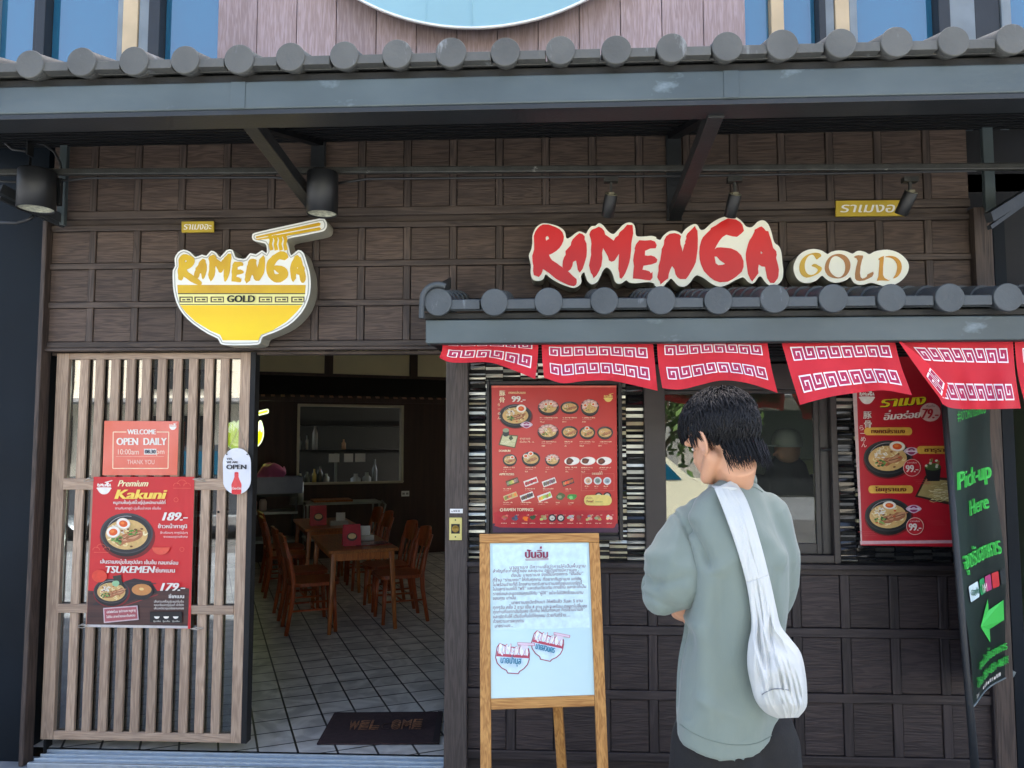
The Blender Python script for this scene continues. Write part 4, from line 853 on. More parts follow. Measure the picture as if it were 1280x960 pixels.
# cord ties at the corners of the poster
p = MB()
for (x, y) in ((117, 600), (241, 599), (110, 782), (238, 786)):
    for k in range(3): p.tube([P(x, y, .03), P(x + (-7 if x < 180 else 9), y + rnd.uniform(-3, 3), .028), P(x + (-12 if x < 180 else 16), y + rnd.uniform(-2, 3), .04)], .0018, 5)
p.build('tie_cord', mat('clear_cord', (190, 180, 165), .4, 0), o)
# ---------------------------------------------------------------- OPEN sign hanging on the door
fn = sheet(.022)
o = thing('open_sign', 'white rounded hanging sign reading YES WE ARE OPEN with a red bottle', 'sign', P(295, 618, .02))
rc = [(278.5 + 17.5 + 17.5 * math.cos(R(t)), (578 if t >= 180 else 600) + 18 * math.sin(R(t))) for t in range(0, 361, 15)]
m = MB(); m.flat([rc], at(fn, 0), 0, (0, .004, 0)); m.build('board', M_WPAPER, o)
p = Pic(fn); p.tx('YES,', 283.3, 575.0, 2.9, (50, 52, 60), width=7.5, bold=.05); p.tx('WE ARE', 283.2, 579.0, 2.9, (50, 52, 60), width=14, bold=.05); p.tx('OPEN', 283.2, 586.4, 6.1, (44, 46, 56), width=24.5, bold=.05); p.done('lettering', o)
p = Pic(fn); p.sh(smooth_loop([(293.2, 590.5), (298, 590.5), (298.2, 596), (300, 601), (302, 606), (301.4, 611), (301, 617.4), (290, 617.4), (289.8, 611), (289.2, 606), (291.2, 601), (293, 596)], 2), (226, 74, 74)); p.sh([(293.2, 590.3), (298, 590.3), (298, 592), (293.2, 592)], (206, 40, 48)); p.sh([(290, 612), (301.2, 612), (301, 617.4), (290, 617.4)], (216, 44, 52)); p.tx('Coca-Cola', 295.6, 611.8, 3.4, WHT, align='c', width=10.5, shear=.3, bold=.03); p.done('printed_bottle', o)
m = MB()
for x in (284.5, 308.5): m.tube([P(x - (2 if x < 300 else -2), 567.5, .017), P(x, 564, .018), P(299.5, 534, .03), P(298.5, 514, .04)], .0016, 5)
m.build('cord', mat('beige_string', (150, 140, 120), .7, 0), o)
m = MB()
for x in (283.5, 309): m.tube([P(x, 568, .019), P(x, 568, .016)], .004, 8)
m.build('eyelet', M_BLK, o)
# ---------------------------------------------------------------- menu board
M_MENU = mat('red_menu_print', (196, 48, 44), .28, .06, 2.0, spec=.6)
fn = sheet(-.035)
o = thing('menu_board', 'large red menu board full of small food pictures on the mosaic wall', 'menu', P(693, 668, -.035))
m = MB(); m.box(P(608, 476, -.032), P(612.5, 674, .02)); m.box(P(772.5, 476, -.032), P(778, 674, .02)); m.box(P(612.5, 476, -.031), P(772.5, 481, .02)); m.box(P(612.5, 669, -.031), P(772.5, 674, .02)); m.box(P(612.5, 481, -.005), P(772.5, 669, .02)); m.build('frame', M_FR, o, .003)
m = MB(); m.flat([[(614.5, 482), (770.5, 482), (772, 665.5), (616, 665.5)]], at(fn, 0), 0, (0, .003, 0)); m.build('sheet', M_MENU, o)
b_ = lambda x, y: (610 + x / 7.53, 480 + y / 7.53); d_ = lambda x, y: (610 + x / 7.53, 580 + y / 7.53)
q = Pic(fn, .0004); q.sh([d_(45, 560), d_(1225, 560), d_(1228, 645), d_(45, 645)], (74, 44, 66)); q.sh(smooth_loop([d_(60, 500), d_(100, 440), d_(600, 436), d_(1120, 437), d_(1198, 438), d_(1206, 520), d_(1192, 596), d_(1100, 601), d_(600, 602), d_(110, 596), d_(70, 560)], 2), (190, 42, 48))
q.sh([(614.5, 482), (770.5, 482), (770.5, 484.5), (614.5, 484.5)], (226, 110, 90)); q.done('printed_ground', o)
p = Pic(fn, .0014); cr = (244, 226, 188)
for i, ch in enumerate('豚骨'): p.tx(ch, *b_(108, 108 + i * 62), 7.6, cr, bold=.03)
for i, ch in enumerate('らーめん'): p.tx(ch, *b_(92, 205 + i * 42), 4.2, cr)
p.tx('ทงคตสึราเมง', *b_(195, 92), 4.4, (246, 206, 150), width=21, bold=.06); p.tx('99.-', *b_(225, 168), 7.9, WHT, width=16.5, bold=.1)
mini_logo(p, *b_(1132, 128), 11, (246, 214, 120))
def cap(f, x, y, w_, seed, n=3):
    scribble(p, *([f(x, y)[0], f(x + w_, y)[0], f(x, y)[1]]), 1.25, cr, seed, .3)
    if n > 1: scribble(p, f(x, y)[0], f(x + w_ * .7, y)[0], f(x, y + 16)[1], .7, (224, 170, 150), seed + 1, .2)
    if n > 2: scribble(p, f(x, y)[0], f(x + w_ * .25, y)[0], f(x, y + 40)[1], 1.5, cr, seed + 2, .3)
for i, (x, y, w_) in enumerate(((490, 322, 165), (697, 322, 140), (888, 322, 118), (504, 548, 135), (722, 548, 70), (862, 548, 145), (1040, 548, 122))): cap(b_, x, y, w_, 50 + i * 3)
for i, (x, y, w_) in enumerate(((145, 790, 105), (350, 790, 100), (542, 790, 70), (728, 790, 105), (880, 792, 105), (1048, 792, 105))): cap(b_, x, y, w_, 90 + i * 3)
p.tx('ซารุราเมง', *b_(300, 522), 3.6, cr, width=13); p.tx('เริ่มต้น 79.- บ.', *b_(300, 552), 3.2, cr, width=18)
p.tx('DONBURI', *b_(104, 638), 2.8, cr, width=14, bold=.05); p.tx('APPETIZERS', *d_(106, 106), 2.9, cr, width=18.5, bold=.05); p.tx('DESSERT', *d_(980, 100), 2.6, cr, width=13.5, bold=.04); p.tx('RAMEN TOPPINGS', *d_(152, 444), 4.2, cr, width=36.5, bold=.08); p.sh(ell(*d_(128, 432), 2.2, 2.2, 16), cr); p.sh(ell(*d_(128, 432), 1.2, 1.2, 10), (196, 48, 44))
for i, (x, y, w_) in enumerate(((145, 238, 70), (350, 238, 90), (520, 238, 95), (728, 240, 52), (145, 366, 90), (310, 366, 100), (472, 366, 90), (640, 368, 32), (750, 370, 50), (910, 214, 40), (1002, 214, 36), (1088, 214, 40))): cap(d_, x, y, w_, 130 + i * 3, 2)
for i, x in enumerate((150, 245, 345, 420, 520, 604, 685, 775, 860, 950, 1036, 1140)): scribble(p, *(d_(x - 26, 562)[0], d_(x + 26, 562)[0], d_(x, 562)[1]), 1.0, cr, 200 + i, .25); scribble(p, d_(x + 22, 484)[0], d_(x + 42, 484)[0], d_(x, 484)[1], 1.0, cr, 220 + i, .25)
rcb = [d_(878, 92), d_(970, 92)], [d_(1090, 92), d_(1186, 92), d_(1186, 252), d_(878, 252), d_(878, 92)]
for L_ in rcb: p.ln(L_, .22, (226, 150, 130))
p.sh(smooth_loop([d_(904, 340), d_(920, 300), d_(960, 292), d_(1110, 292), d_(1150, 304), d_(1166, 342), d_(1150, 380), d_(1110, 390), d_(960, 390), d_(918, 378)], 2), (236, 214, 120)); p.tx('เพิ่มเส้น', *d_(924, 326), 2.6, (150, 40, 40), width=8); p.tx('Free!', *d_(930, 362), 3.4, (150, 40, 40), width=8, bold=.05); p.tx('ไข่ออนเซ็น', *d_(1010, 360), 2, (80, 60, 40), width=9)
p.done('lettering', o)
def dish(k, x, y, rx, ry, kind, seed, eggs=(), **kw):
    p = Pic(fn, .0012); c = k(x, y); bowl(p, c[0], c[1], rx / 7.53, ry / 7.53, seed, kind, **kw)
    for ex, ey, er in eggs: egg(p, *k(ex, ey), er / 7.53, er * .82 / 7.53)
    p.done('printed_dish', o)
dish(b_, 258, 290, 152, 108, 'ramen', 21, [(312, 232, 48)]); dish(b_, 568, 215, 98, 72, 'pork', 22, [(545, 190, 20), (592, 186, 20)]); dish(b_, 768, 218, 88, 58, 'meat', 23); dish(b_, 958, 215, 88, 78, 'pork', 24, [(915, 200, 22), (990, 190, 20)])
dish(b_, 565, 445, 98, 72, 'pork', 25); dish(b_, 768, 450, 78, 60, 'meat', 26); dish(b_, 935, 455, 76, 60, 'ramen', 27, [(932, 418, 24)]); dish(b_, 1102, 455, 76, 60, 'meat', 28)
dish(b_, 205, 712, 68, 56, 'meat', 29, [(228, 690, 22)]); dish(b_, 404, 700, 88, 68, 'ramen', 30, [(355, 678, 26), (402, 656, 26)]); dish(b_, 606, 712, 70, 56, 'pork', 31, [(575, 710, 18), (600, 688, 18)])
def small(k, x, y, w_, h_, rot, seed, **kw): p = Pic(fn, .0012); plate(p, *k(x, y), w_ / 7.53, h_ / 7.53, seed, rot, **kw); p.done('printed_dish', o)
for i, x in enumerate((790, 940, 1092)):
    p = Pic(fn, .0012); c = b_(x, 725); p.sh(ell(*c, 9.6, 5.2, 24, -4), WHT); p.sh(ell(c[0] + 3.4, c[1] - .2, 5, 3.6, 16), (250, 246, 238)); p.sh(blob(c[0] - 3, c[1], 5, 3.6, rnd), (96, 50, 36)); p.sh(blob(c[0] - 3.4, c[1] + .3, 2.4, 1.6, rnd), (126, 70, 44)); p.done('printed_dish', o)
for i, (x, y, w_, h_, c, f_) in enumerate(((230, 168, 120, 56, (96, 74, 44), (190, 170, 120)), (404, 168, 132, 56, WHT, (206, 84, 66)), (576, 172, 130, 56, WHT, (120, 112, 110)), (752, 172, 112, 52, (60, 56, 62), (206, 128, 70)), (212, 304, 130, 50, (222, 190, 140), (196, 150, 90)), (368, 306, 128, 60, WHT, (106, 84, 70)), (534, 308, 132, 60, WHT, (216, 176, 80)))): small(d_, x, y, w_, h_, -20, 60 + i, c=c, food=f_)
for i, (x, y, c) in enumerate(((682, 304, (92, 104, 62)), (790, 310, (70, 150, 66)))): p = Pic(fn, .0012); p.sh(blob(*d_(x, y), 5.6, 4.2, rnd), c); p.sh(blob(*d_(x - 8, y + 6), 2.6, 2, rnd), tuple(min(255, v + 60) for v in c)); p.done('printed_dish', o)
for i, (x, y, a, b) in enumerate(((942, 158, WHT, (222, 180, 140)), (1032, 158, (222, 226, 222), (130, 150, 136)), (1122, 160, (226, 230, 230), (150, 170, 176)), (1042, 302, (40, 42, 44), (222, 216, 196)), (1122, 300, (40, 42, 44), (222, 216, 196)), (604, 508, (40, 42, 44), (222, 216, 196)), (685, 508, (40, 42, 44), (222, 216, 196)))):
    p = Pic(fn, .0016); p.sh(ell(*d_(x, y), 5, 4.8, 20), a); p.sh(ell(*d_(x, y), 3.3, 3.1, 16), b); p.sh(blob(*d_(x + 4, y + 4), 1.5, 1, rnd, 7), tuple(int(v * .75) for v in b)); p.done('printed_dish', o)
for i, (x, c) in enumerate(((158, (206, 100, 96)), (252, (90, 96, 110)), (345, (226, 160, 40)), (420, (60, 84, 50)), (520, (222, 180, 120)), (775, (222, 200, 190)), (862, (150, 84, 66)), (950, (206, 170, 140)), (1036, (196, 150, 110)), (1142, (232, 226, 220)))):
    p = Pic(fn, .0016)
    for k in range(6): p.sh(blob(*d_(x + rnd.uniform(-20, 20), 508 + rnd.uniform(-18, 18)), 2.2, 1.7, rnd, 8), tuple(min(255, int(v * rnd.uniform(.75, 1.2))) for v in c))
    p.done('printed_dish', o)
p = Pic(fn, .0014); pts = [b_(130, 470), b_(285, 485), b_(255, 605), b_(98, 575)]; p.sh(pts, (96, 88, 60)); p.sh([b_(140, 480), b_(275, 494), b_(248, 594), b_(112, 566)], (206, 204, 158))
for i in range(14): x, y = rnd.uniform(140, 250), rnd.uniform(500, 570); p.ln([b_(x - 16, y), b_(x, y + 6), b_(x + 16, y)], .5, (232, 230, 196))
p.sh(blob(*b_(215, 508), 2.6, 2.8, rnd), (74, 88, 62)); p.sh(ell(*b_(168, 462), 4.2, 4.4, 16), (58, 62, 60)); p.sh(ell(*b_(168, 436), 4, 2.6, 16), (150, 160, 130)); p.done('printed_dish', o)
def seal(fn, p, x, y, s):
    p.sh(smooth_loop([(x - s, y), (x - s * .6, y - s * .35), (x, y - s * .5), (x + s * .6, y - s * .35), (x + s, y), (x + s * .6, y + s * .3), (x, y + s * .55), (x - s * .6, y + s * .3)], 2), (214, 190, 206)); p.sh(ell(x, y, s * .5, s * .42, 14), (150, 50, 100)); p.ln([(x - s * .7, y), (x + s * .7, y)], s * .16, (236, 222, 232)); p.sh(ell(x, y - s * .1, s * .2, s * .12, 8), (214, 190, 206))
p = Pic(fn, .0022); seal(fn, p, *b_(362, 384), 8); p.done('printed_seal', o)
# ---------------------------------------------------------------- ramen poster right of the window
fn = sheet(-.012); e_ = lambda x, y: (1030 + x * .27083, 440 + y * .27083)
o = sheet_obj('ramen_poster', 'dark red ramen poster with 79 and 99 prices, right of the window behind the banners', 'poster', [e_(130, 0), e_(640, 0), e_(650, 900), e_(170, 892)], fn, mat('crimson_poster_paper', (186, 34, 48), .3, .08, 2), .003)
q = Pic(fn, .0004); q.sh([e_(166, 872), e_(640, 868), e_(640, 882), e_(168, 888)], (206, 160, 166)); q.sh([e_(130, 150), e_(150, 150), e_(176, 880), e_(170, 892)], (206, 180, 176)); q.done('printed_border', o)
p = Pic(fn, .001); mini_logo(p, *e_(198, 206), 19)
p.tx('ราเมง', *e_(264, 258), 17, (36, 30, 24), shear=.25, bold=.16, width=56, rot=-4); p.tx('ราเมง', *e_(262, 255), 17, (236, 214, 40), shear=.25, bold=.1, width=56, rot=-4); p.tx('อิ่มอร่อย', *e_(278, 314), 11.5, WHT, shear=.25, bold=.09, width=46, rot=-4)
p.sh(ell(*e_(490, 278), 13, 11.6, 24), (232, 196, 186)); p.tx('เริ่มต้น', *e_(492, 254), 3.6, (150, 40, 50), align='c', width=11); p.tx('79.-', *e_(490, 306), 13, (190, 36, 50), align='c', shear=.2, bold=.08, width=20)
for i, ch in enumerate('豚骨'): p.tx(ch, *e_(182 + i * 4, 305 + i * 42), 10.5, WHT, bold=.03)
for i, ch in enumerate('らーめん'): p.tx(ch, *e_(164 + i * 3, 360 + i * 26), 7.4, WHT)
for (x, y, b, w_) in ((296, 366, 'ทงคตสึราเมง', 52), (308, 634, 'โชยุราเมง', 48), (540, 452, 'ซารุราเมง', 52)):
    cx, cy = e_(x, y); hw = w_ / 2; p.sh([(cx - hw + 4 + 4 * math.cos(R(t)) - 4, cy + 4.9 * math.sin(R(t))) for t in range(90, 271, 20)] + [(cx + hw - 4 + 4 * math.cos(R(t)) + 4, cy + 4.9 * math.sin(R(t))) for t in range(-90, 91, 20)], (226, 178, 76)); p.tx(b, cx, cy + 2.4, 7.2, (120, 40, 20), align='c', bold=.05, width=w_ * .8)
for x, y in ((406, 534), (420, 804)): p.sh(ell(*e_(x, y), 11, 11, 24), (226, 190, 176)); p.sh(ell(*e_(x, y), 10.2, 10.2, 24), (196, 34, 48)); p.tx('99.-', *e_(x, y + 20), 9.6, WHT, align='c', bold=.09, width=15); p.tx('ราคาเพียง', *e_(x, y - 20), 2.6, WHT, align='c', width=12)
for x, y in ((450, 590), (520, 780), (200, 830)):
    for k in range(3): p.ln([e_(x - 40 + 12 * k, y + 9 * k), e_(x + 30 + 6 * k, y + 9 * k)], .5, (196, 70, 76))
p.done('lettering', o)
p = Pic(fn, .0012); bowl(p, *e_(294, 486), 30, 22.5, 41, 'ramen', rim=(30, 32, 34)); egg(p, *e_(338, 436), 10, 6.6, 4); p.done('printed_dish', o)
p = Pic(fn, .0012); bowl(p, *e_(296, 752), 29, 22, 42, 'meat', rim=(30, 32, 34)); egg(p, *e_(302, 708), 8.6, 5.2, 4); p.done('printed_dish', o)
p = Pic(fn, .0012); p.sh([e_(468, 570), e_(640, 590), e_(640, 720), e_(420, 668)], (62, 44, 34)); p.sh([e_(474, 582), e_(640, 602), e_(640, 704), e_(432, 662)], (176, 156, 100))
for i in range(34): x, y = rnd.uniform(500, 590), rnd.uniform(610, 690); p.ln([e_(x - 18, y), e_(x, y + 8 * rnd.uniform(-1, 1)), e_(x + 18, y)], .8, rnd.choice(((232, 222, 176), (206, 190, 130))))
p.sh([e_(464, 530), e_(540, 532), e_(534, 596), e_(476, 596)], (34, 34, 36)); p.sh(ell(*e_(502, 530), 10.4, 4.6, 20), (74, 96, 54)); 
for i in range(14): p.sh(blob(*e_(500 + rnd.uniform(-30, 30), 512 + rnd.uniform(-18, 20)), 1.8, 1.4, rnd, 7), rnd.choice(((110, 150, 74), (222, 220, 200), (160, 120, 60))))
p.done('printed_dish', o)
for x, y in ((404, 458), (414, 724)): p = Pic(fn, .0024); seal(fn, p, *e_(x, y), 10); p.done('printed_seal', o)
# ---------------------------------------------------------------- easel with whiteboard
def dpt(px, py, d): return CAM + ray(px, py) * d
EQ = [dpt(600, 668, 3.36), dpt(748, 667, 3.36), dpt(601, 950, 3.12), dpt(759, 945, 3.12)]
def efn(x, y, l=0.0):
    u = (x - 601) / 150; v = (y - 668) / 280; a = EQ[0].lerp(EQ[1], u); b = EQ[2].lerp(EQ[3], u); return a.lerp(b, v) + EN * l
EN = Vector((0, 0, 0)); n_ = (EQ[1] - EQ[0]).cross(EQ[2] - EQ[0]).normalized(); EN = n_ if n_.y < 0 else -n_
M_EAS = wood('honey_easel_wood', (206, 152, 84), (168, 114, 56), 'z', 1.6, .45, .2); M_EASX = wood('honey_easel_rail', (206, 152, 84), (168, 114, 56), 'x', 1.6, .45, .2)
M_WB = mat('whiteboard', (196, 224, 225), .22, .03, 2, spec=.6)
foot = [efn(601, 668 + 280 * 1.34), efn(751 - 13, 668 + 280 * 1.34)]
o = thing('easel', 'wooden easel with a whiteboard of red handwriting standing by the menu board', 'easel', (foot[0].x + .2, foot[0].y, -.05))
E_ = lambda q, l0, l1, mb: mb.hexa([efn(*c, l1) for c in q], EN * (l0 - l1))
# leg ends run on down to the pavement
kz = lambda x: next(y for y in range(900, 1500) if efn(x, y).z < -.05)
m = MB(); E_([(600.5, 680), (613.5, 680), (613.5, kz(605)), (600.5, kz(605))], -.012, .012, m); m.build('leg', M_EAS, o, .003)
m = MB(); E_([(738.5, 680), (751.5, 680), (751.5, kz(745)), (738.5, kz(745))], -.012, .012, m); m.build('leg', M_EAS, o, .003)
m = MB(); E_([(600.5, 667.5), (751.5, 667.5), (751.5, 679.8), (600.5, 679.8)], -.012, .0125, m); m.build('top_rail', M_EASX, o, .003)
m = MB(); E_([(613.7, 876), (738.3, 874.5), (738.3, 888), (613.7, 889)], -.012, .0125, m); m.build('bottom_rail', M_EASX, o, .003)
m = MB(); m.bar(efn(693, 862, -.02), efn(701, 890, -.02) + Vector((.02, .62, -1.05)), .045, .022); lo_ = efn(693, 862, -.02)
m = MB(); m.bar(lo_, Vector((lo_.x + .045, lo_.y + .2, -.05)), .04, .022); m.build('rear_leg', M_EAS, o, .003)
m = MB(); E_([(613.6, 679.9), (738.4, 679.9), (738.4, 875.2), (613.6, 876)], -.004, .004, m); wb = m.build('whiteboard', M_WB, o)
p = Pic(efn, .0046); rw = (150, 52, 82)
p.sh([(617, 682.5), (735.5, 681.5), (735.5, 791), (617, 792)], (206, 230, 229)); 
p.tx('ปันอิ่ม', 672, 700, 14.5, rw, align='c', bold=.05, width=28); p.ln([(657.5, 701.5), (687, 701)], .7, rw); p.ln([(658, 703), (687, 702.5)], .6, rw)
LN = [(638, 'นายราเมง มีความเชื่อว่าการให้เป็นพื้นฐาน', 733), (617, 'สำคัญที่จะทำให้ตัวเอง และชุมชน อยู่ได้อย่างมีความสุข', 722), (640, 'ดังนั้น นายราเมง จึงได้มีโครงการ “ปันอิ่ม”', 730), (617, 'ที่ร้าน “ราเมงงะ” ให้กับทุกคน ที่อยากกินราเมง แต่ยัง', 727), (617, 'ไม่พร้อมจ่ายก็ดี โดยสามารถรับชามราเมงที่อยู่บนบอร์ดนี้', 728), (617, 'ไปแลกราเมงได้ “ฟรี” และเช่นเดียวกัน ทางร้าน และจะได้เป็น', 733), (617, 'รายชื่อและจะขอขอบคุณให้กับ “ผู้ให้” แม้จะไม่มีสิทธิ์ตอบแทน', 729), (617, 'ขอบคุณ เท่านั้น', 645),
      (640, 'นายราเมงเปิดร้านมา ให้ฟรีแล้ว วันละ 5 ชาม', 728), (617, 'ทุกๆวัน ครั้ง 2 ชาม เย็น 4 ชาม และจะพร้อม ตลอดไปอิ่มสุข', 733), (617, 'ทุกท่านที่อยากปันอิ่มสุข เริ่มต้น ให้กันทั้งหมด ที่เราร้านราเมง', 728), (617, 'และเปิดรับให้ เติมอิ่มกันไปให้ทุกคน ด้วยกันที่ร้าน.....', 712), (617, 'ด้วยความเคารพทุกท่าน', 655), (619, 'นายราเมง...', 641)]
for i, (x0, b, x1) in enumerate(LN): p.tx(b, x0, 712.8 + i * 5.85 + (1.2 if i == 0 else 0), 5.6, (112, 44, 72), width=x1 - x0, rot=-.6 + .5 * math.sin(i * 2.3), shear=.12)
p.done('handwriting', o)
def wlogo(x, y, s, rot, lab):
    p = Pic(efn, .0058); a = R(rot); k = s / 100; T = lambda u, v: (x + (u * math.cos(a) - v * .74 * math.sin(a)) * k, y + (u * math.sin(a) + v * .74 * math.cos(a)) * k)
    top = [(-52, 0), (-50, -40), (-44, -54), (-34, -52), (-18, -44), (0, -44), (14, -40), (30, -50), (46, -42), (50, -20), (50, 0)]; low = [(50, 4), (46, 24), (36, 42), (24, 54), (20, 64), (-12, 64), (-16, 54), (-32, 44), (-46, 26), (-52, 4)]
    p.sh([T(*q) for q in top + low], (208, 232, 242)); p.ln([T(*q) for q in top + low + [top[0]]], 1.2, rw)
    p.sh([T(*q) for q in ((-50, -2), (50, -2), (48, -26), (44, -14), (-44, -14), (-48, -26))], (186, 70, 90))
    for i, (b0, b1, b2, b3) in enumerate(spans):
        u = lambda v: (v - 532) / 450 * 48; w_ = lambda v: (v - 500) / 450 * 112 - 5
        L_ = [T(*q) for q in letter_in(i, u(b0), w_(b1), u(b2), w_(b3))[0]]; L2 = [T(*q) for q in letter_in(i, u(b0) + 1.5, w_(b1) + 2.5, u(b2) - 1.5, w_(b3) - 2.5)[0]]
        p.sh(L_, (190, 74, 96)); p.sh(L2, (238, 240, 242))
    p.sh([T(10, -66), T(64, -68), T(65, -56), T(12, -54)], (196, 120, 140)); p.sh([T(12, -64), T(62, -66), T(63, -58), T(13, -57)], (226, 206, 218)); p.sh([T(22, -56), T(44, -56), T(44, -40), T(26, -40)], (226, 216, 226))
    p.tx(lab, *T(-36, 24), 30 * k, (64, 140, 168), width=62 * k, rot=rot, bold=.04); p.done('drawn_logo', o)
wlogo(640.5, 827, 40, 5, 'นายป่านุส'); wlogo(683, 813, 38, 14, 'นายสวนคร')
# ---------------------------------------------------------------- pick-up flag
FQ = [dpt(1177, 470, 3.5), dpt(1236, 459, 3.92), dpt(1212, 881, 3.42), dpt(1263, 843, 3.92)]
FN = (FQ[1] - FQ[0]).cross(FQ[2] - FQ[0]).normalized(); FN = FN if FN.y < 0 else -FN
def ffn(x, y, l=0.0):
    u, v = x / 100, y / 100; b = FN * (.012 * math.sin(u * 5.2 + v * 2) + .01 * math.sin(v * 9 + u * 2)); return FQ[0].lerp(FQ[1], u).lerp(FQ[2].lerp(FQ[3], u), v) + FN * l + b
o = thing('feather_flag', 'leaning black flag on a pole reading Pick-up Here with a green arrow', 'flag', dpt(1216, 1010, 3.4))
M_FLAG = mat('black_flag_cloth', (13, 20, 20), .35, .3, 3, rgb2=(24, 40, 37), stretch=(1, 1, .4))
m = MB(); n1, n2 = 12, 24; m.add([ffn(100 * i / n1, 100 * j / n2) for j in range(n2 + 1) for i in range(n1 + 1)], [(j * (n1 + 1) + i, j * (n1 + 1) + i + 1, (j + 1) * (n1 + 1) + i + 1, (j + 1) * (n1 + 1) + i) for j in range(n2) for i in range(n1)], 0, True); m.build('cloth', M_FLAG, o)
m = MB(); pt_, pb_ = FQ[0].lerp(FQ[2], -.25), FQ[0].lerp(FQ[2], 1.0); dn = (pb_ - pt_).normalized(); bt = pb_ + dn * ((pb_.z + .03) / -dn.z); m.tube([pt_, pb_, bt], [.012, .016, .02], 12); m.build('pole', M_DARK, o)
m = MB(); m.lathe(Vector((bt.x, bt.y, -.045)), [(.001, .035), (.03, .035), (.16, .012), (.17, 0)], 28); m.build('base', M_DARK, o)
m = MB(); m.tube([FQ[3] + FN * .01 + Vector((-.03, 0, -.03)), FQ[3] + Vector((.12, .06, .09))], .014, 8); m.tube([ffn(t, 100.3) for t in range(0, 101, 10)], .004, 5); m.build('hem', mat('clear_film', (120, 130, 130), .3, .1), o)
p = Pic(ffn, .0012); gn = mat('green_print', (70, 206, 84), .5, .04)
p.tx('#ข่าวหน้าเนื้อเพ็มนิ', 14, 14.5, 7.6, gn, width=76, sy=.62); p.tx('Pick-up', 8, 35.6, 20, gn, width=86, bold=.04, sy=.3); p.tx('Here', 34, 45, 18, gn, width=48, bold=.04, sy=.29); p.tx('จุดรับอาหาร', 8, 60, 12, gn, width=84, bold=.06, sy=.62)
p.sh([(30, 79), (57, 72.4), (57, 76), (90, 75), (90, 81.5), (57, 82), (58, 86.3)], gn); p.tx('สนใจสั่งอาหาร', 18, 91, 9, gn, width=74, bold=.03, sy=.4); p.tx('โทร. 081-631-4618', 9, 95.6, 9, gn, width=86, bold=.03, sy=.4)
p.tx('คิวดี', 8, 99, 3, WHT, width=8, sy=.6); 
for i, x in enumerate((34, 50, 66)): p.sh(ell(x, 98.3, 2, .5, 10), WHT); scribble(p, x + 3, x + 12, 98.6, 1.0, WHT, 300 + i, .3)
for x0, x1, c, b in ((11, 34, (222, 240, 240), 'Grab'), (38, 51, (36, 160, 90), 'M'), (53, 67, (190, 60, 120), ''), (69, 83, (206, 44, 50), ''), (86, 96, (40, 44, 46), '')):
    p.sh([(x0 + 1, 65.2), (x1 - 1, 65.2), (x1, 65.6), (x1, 69.6), (x1 - 1, 70), (x0 + 1, 70), (x0, 69.6), (x0, 65.6)], c)
    if b == 'Grab': p.tx(b, (x0 + x1) / 2, 68.3, 6, (30, 110, 80), align='c', width=17, sy=.3, bold=.03)
    elif b: p.tx(b, (x0 + x1) / 2, 69.2, 9, WHT, align='c', width=8, sy=.3, bold=.08)
    elif x0 == 53: p.sh(ell(60, 67.6, 4.6, 1.4, 14), WHT); p.sh(ell(60, 67.8, 2.4, .8, 10), (60, 30, 50))
    elif x0 == 69: p.ln([(72, 66.4), (80, 66.4)], .5, WHT); p.ln([(72, 67.6), (80, 67.6)], .5, WHT); p.ln([(72, 68.8), (80, 68.8)], .5, WHT)
p.done('lettering', o)
# ---------------------------------------------------------------- exit button on the door post
fn = sheet(-.062)
o = thing('exit_button', 'small yellow metal exit button plate on the grey door post', 'button', P(569.5, 661, -.06))
m = MB(); m.box(P(561.5, 647, -.062), P(577.5, 675, -.0505)); m.build('plate', mat('yellow_brass_plate', (216, 202, 120), .35, .08), o, .002)
m = MB(); m.box(P(564, 655, -.064), P(574.7, 667, -.0621)); m.build('inset', M_BLK, o)
m = MB(); m.lathe(P(569.3, 661, -.064), [(.019, 0), (.019, .004), (.013, .004), (.012, .002), (.001, .002)], 20, axis=(0, -1, 0)); m.build('button', mat('brass_ring', (150, 120, 50), .35, .1, metal=.5), o)
m = MB()
for y in (650, 671): m.lathe(P(569.3, y, -.062), [(.004, 0), (.003, .002), (.001, .002)], 10, axis=(0, -1, 0))
m.build('screw', M_DARK, o)
o = thing('label_strip', 'tiny white label strip above the yellow exit button', 'label', P(569.5, 641, -.052)); fn = sheet(-.053)
m = MB(); m.box(P(562.5, 636, -.053), P(578.5, 641.5, -.0503)); m.build('strip', M_WHITE, o); p = Pic(fn, .0004); scribble(p, 564.5, 576, 639.7, 1.6, (70, 70, 70), 5, .4); p.done('lettering', o)
# ---------------------------------------------------------------- door mat
MQ = [G(418, 892, .004), G(553.5, 891, .004), G(396, 931, .004), G(549, 930.5, .004)]
mfn = lambda x, y, l=0.0: MQ[0].lerp(MQ[1], x / 100).lerp(MQ[2].lerp(MQ[3], x / 100), y / 100) + Vector((0, 0, l))
o = thing('door_mat', 'dark maroon door mat with faded WELCOME lettering on the tiled floor', 'door mat', MQ[2].lerp(MQ[1], .5))
m = MB(); m.flat([[(0, 0), (100, 0), (100, 100), (0, 100)]], at(mfn, .008), 0, (0, 0, -.008)); m.build('mat', mat('maroon_mat', (52, 34, 38), .95, .25, 30, .8, 300), o)
m = MB(); m.flat([[(95.5, 0), (100, 0), (100, 100), (94.5, 100)]], at(mfn, .011), 0, (0, 0, -.0028)); m.build('border', mat('mat_border', (36, 26, 30), .8, .2), o)
p = Pic(mfn, .0085)
for i, ch in enumerate('WELCOME'):
    if i == 3: continue
    p.tx(ch, 24 + i * 9.2, 60, 22, mat('faded_gold_mat_letters', (176, 122, 80), .9, .7, 60, rgb2=(84, 54, 48)), align='c', width=8, bold=.03, sy=1.0)
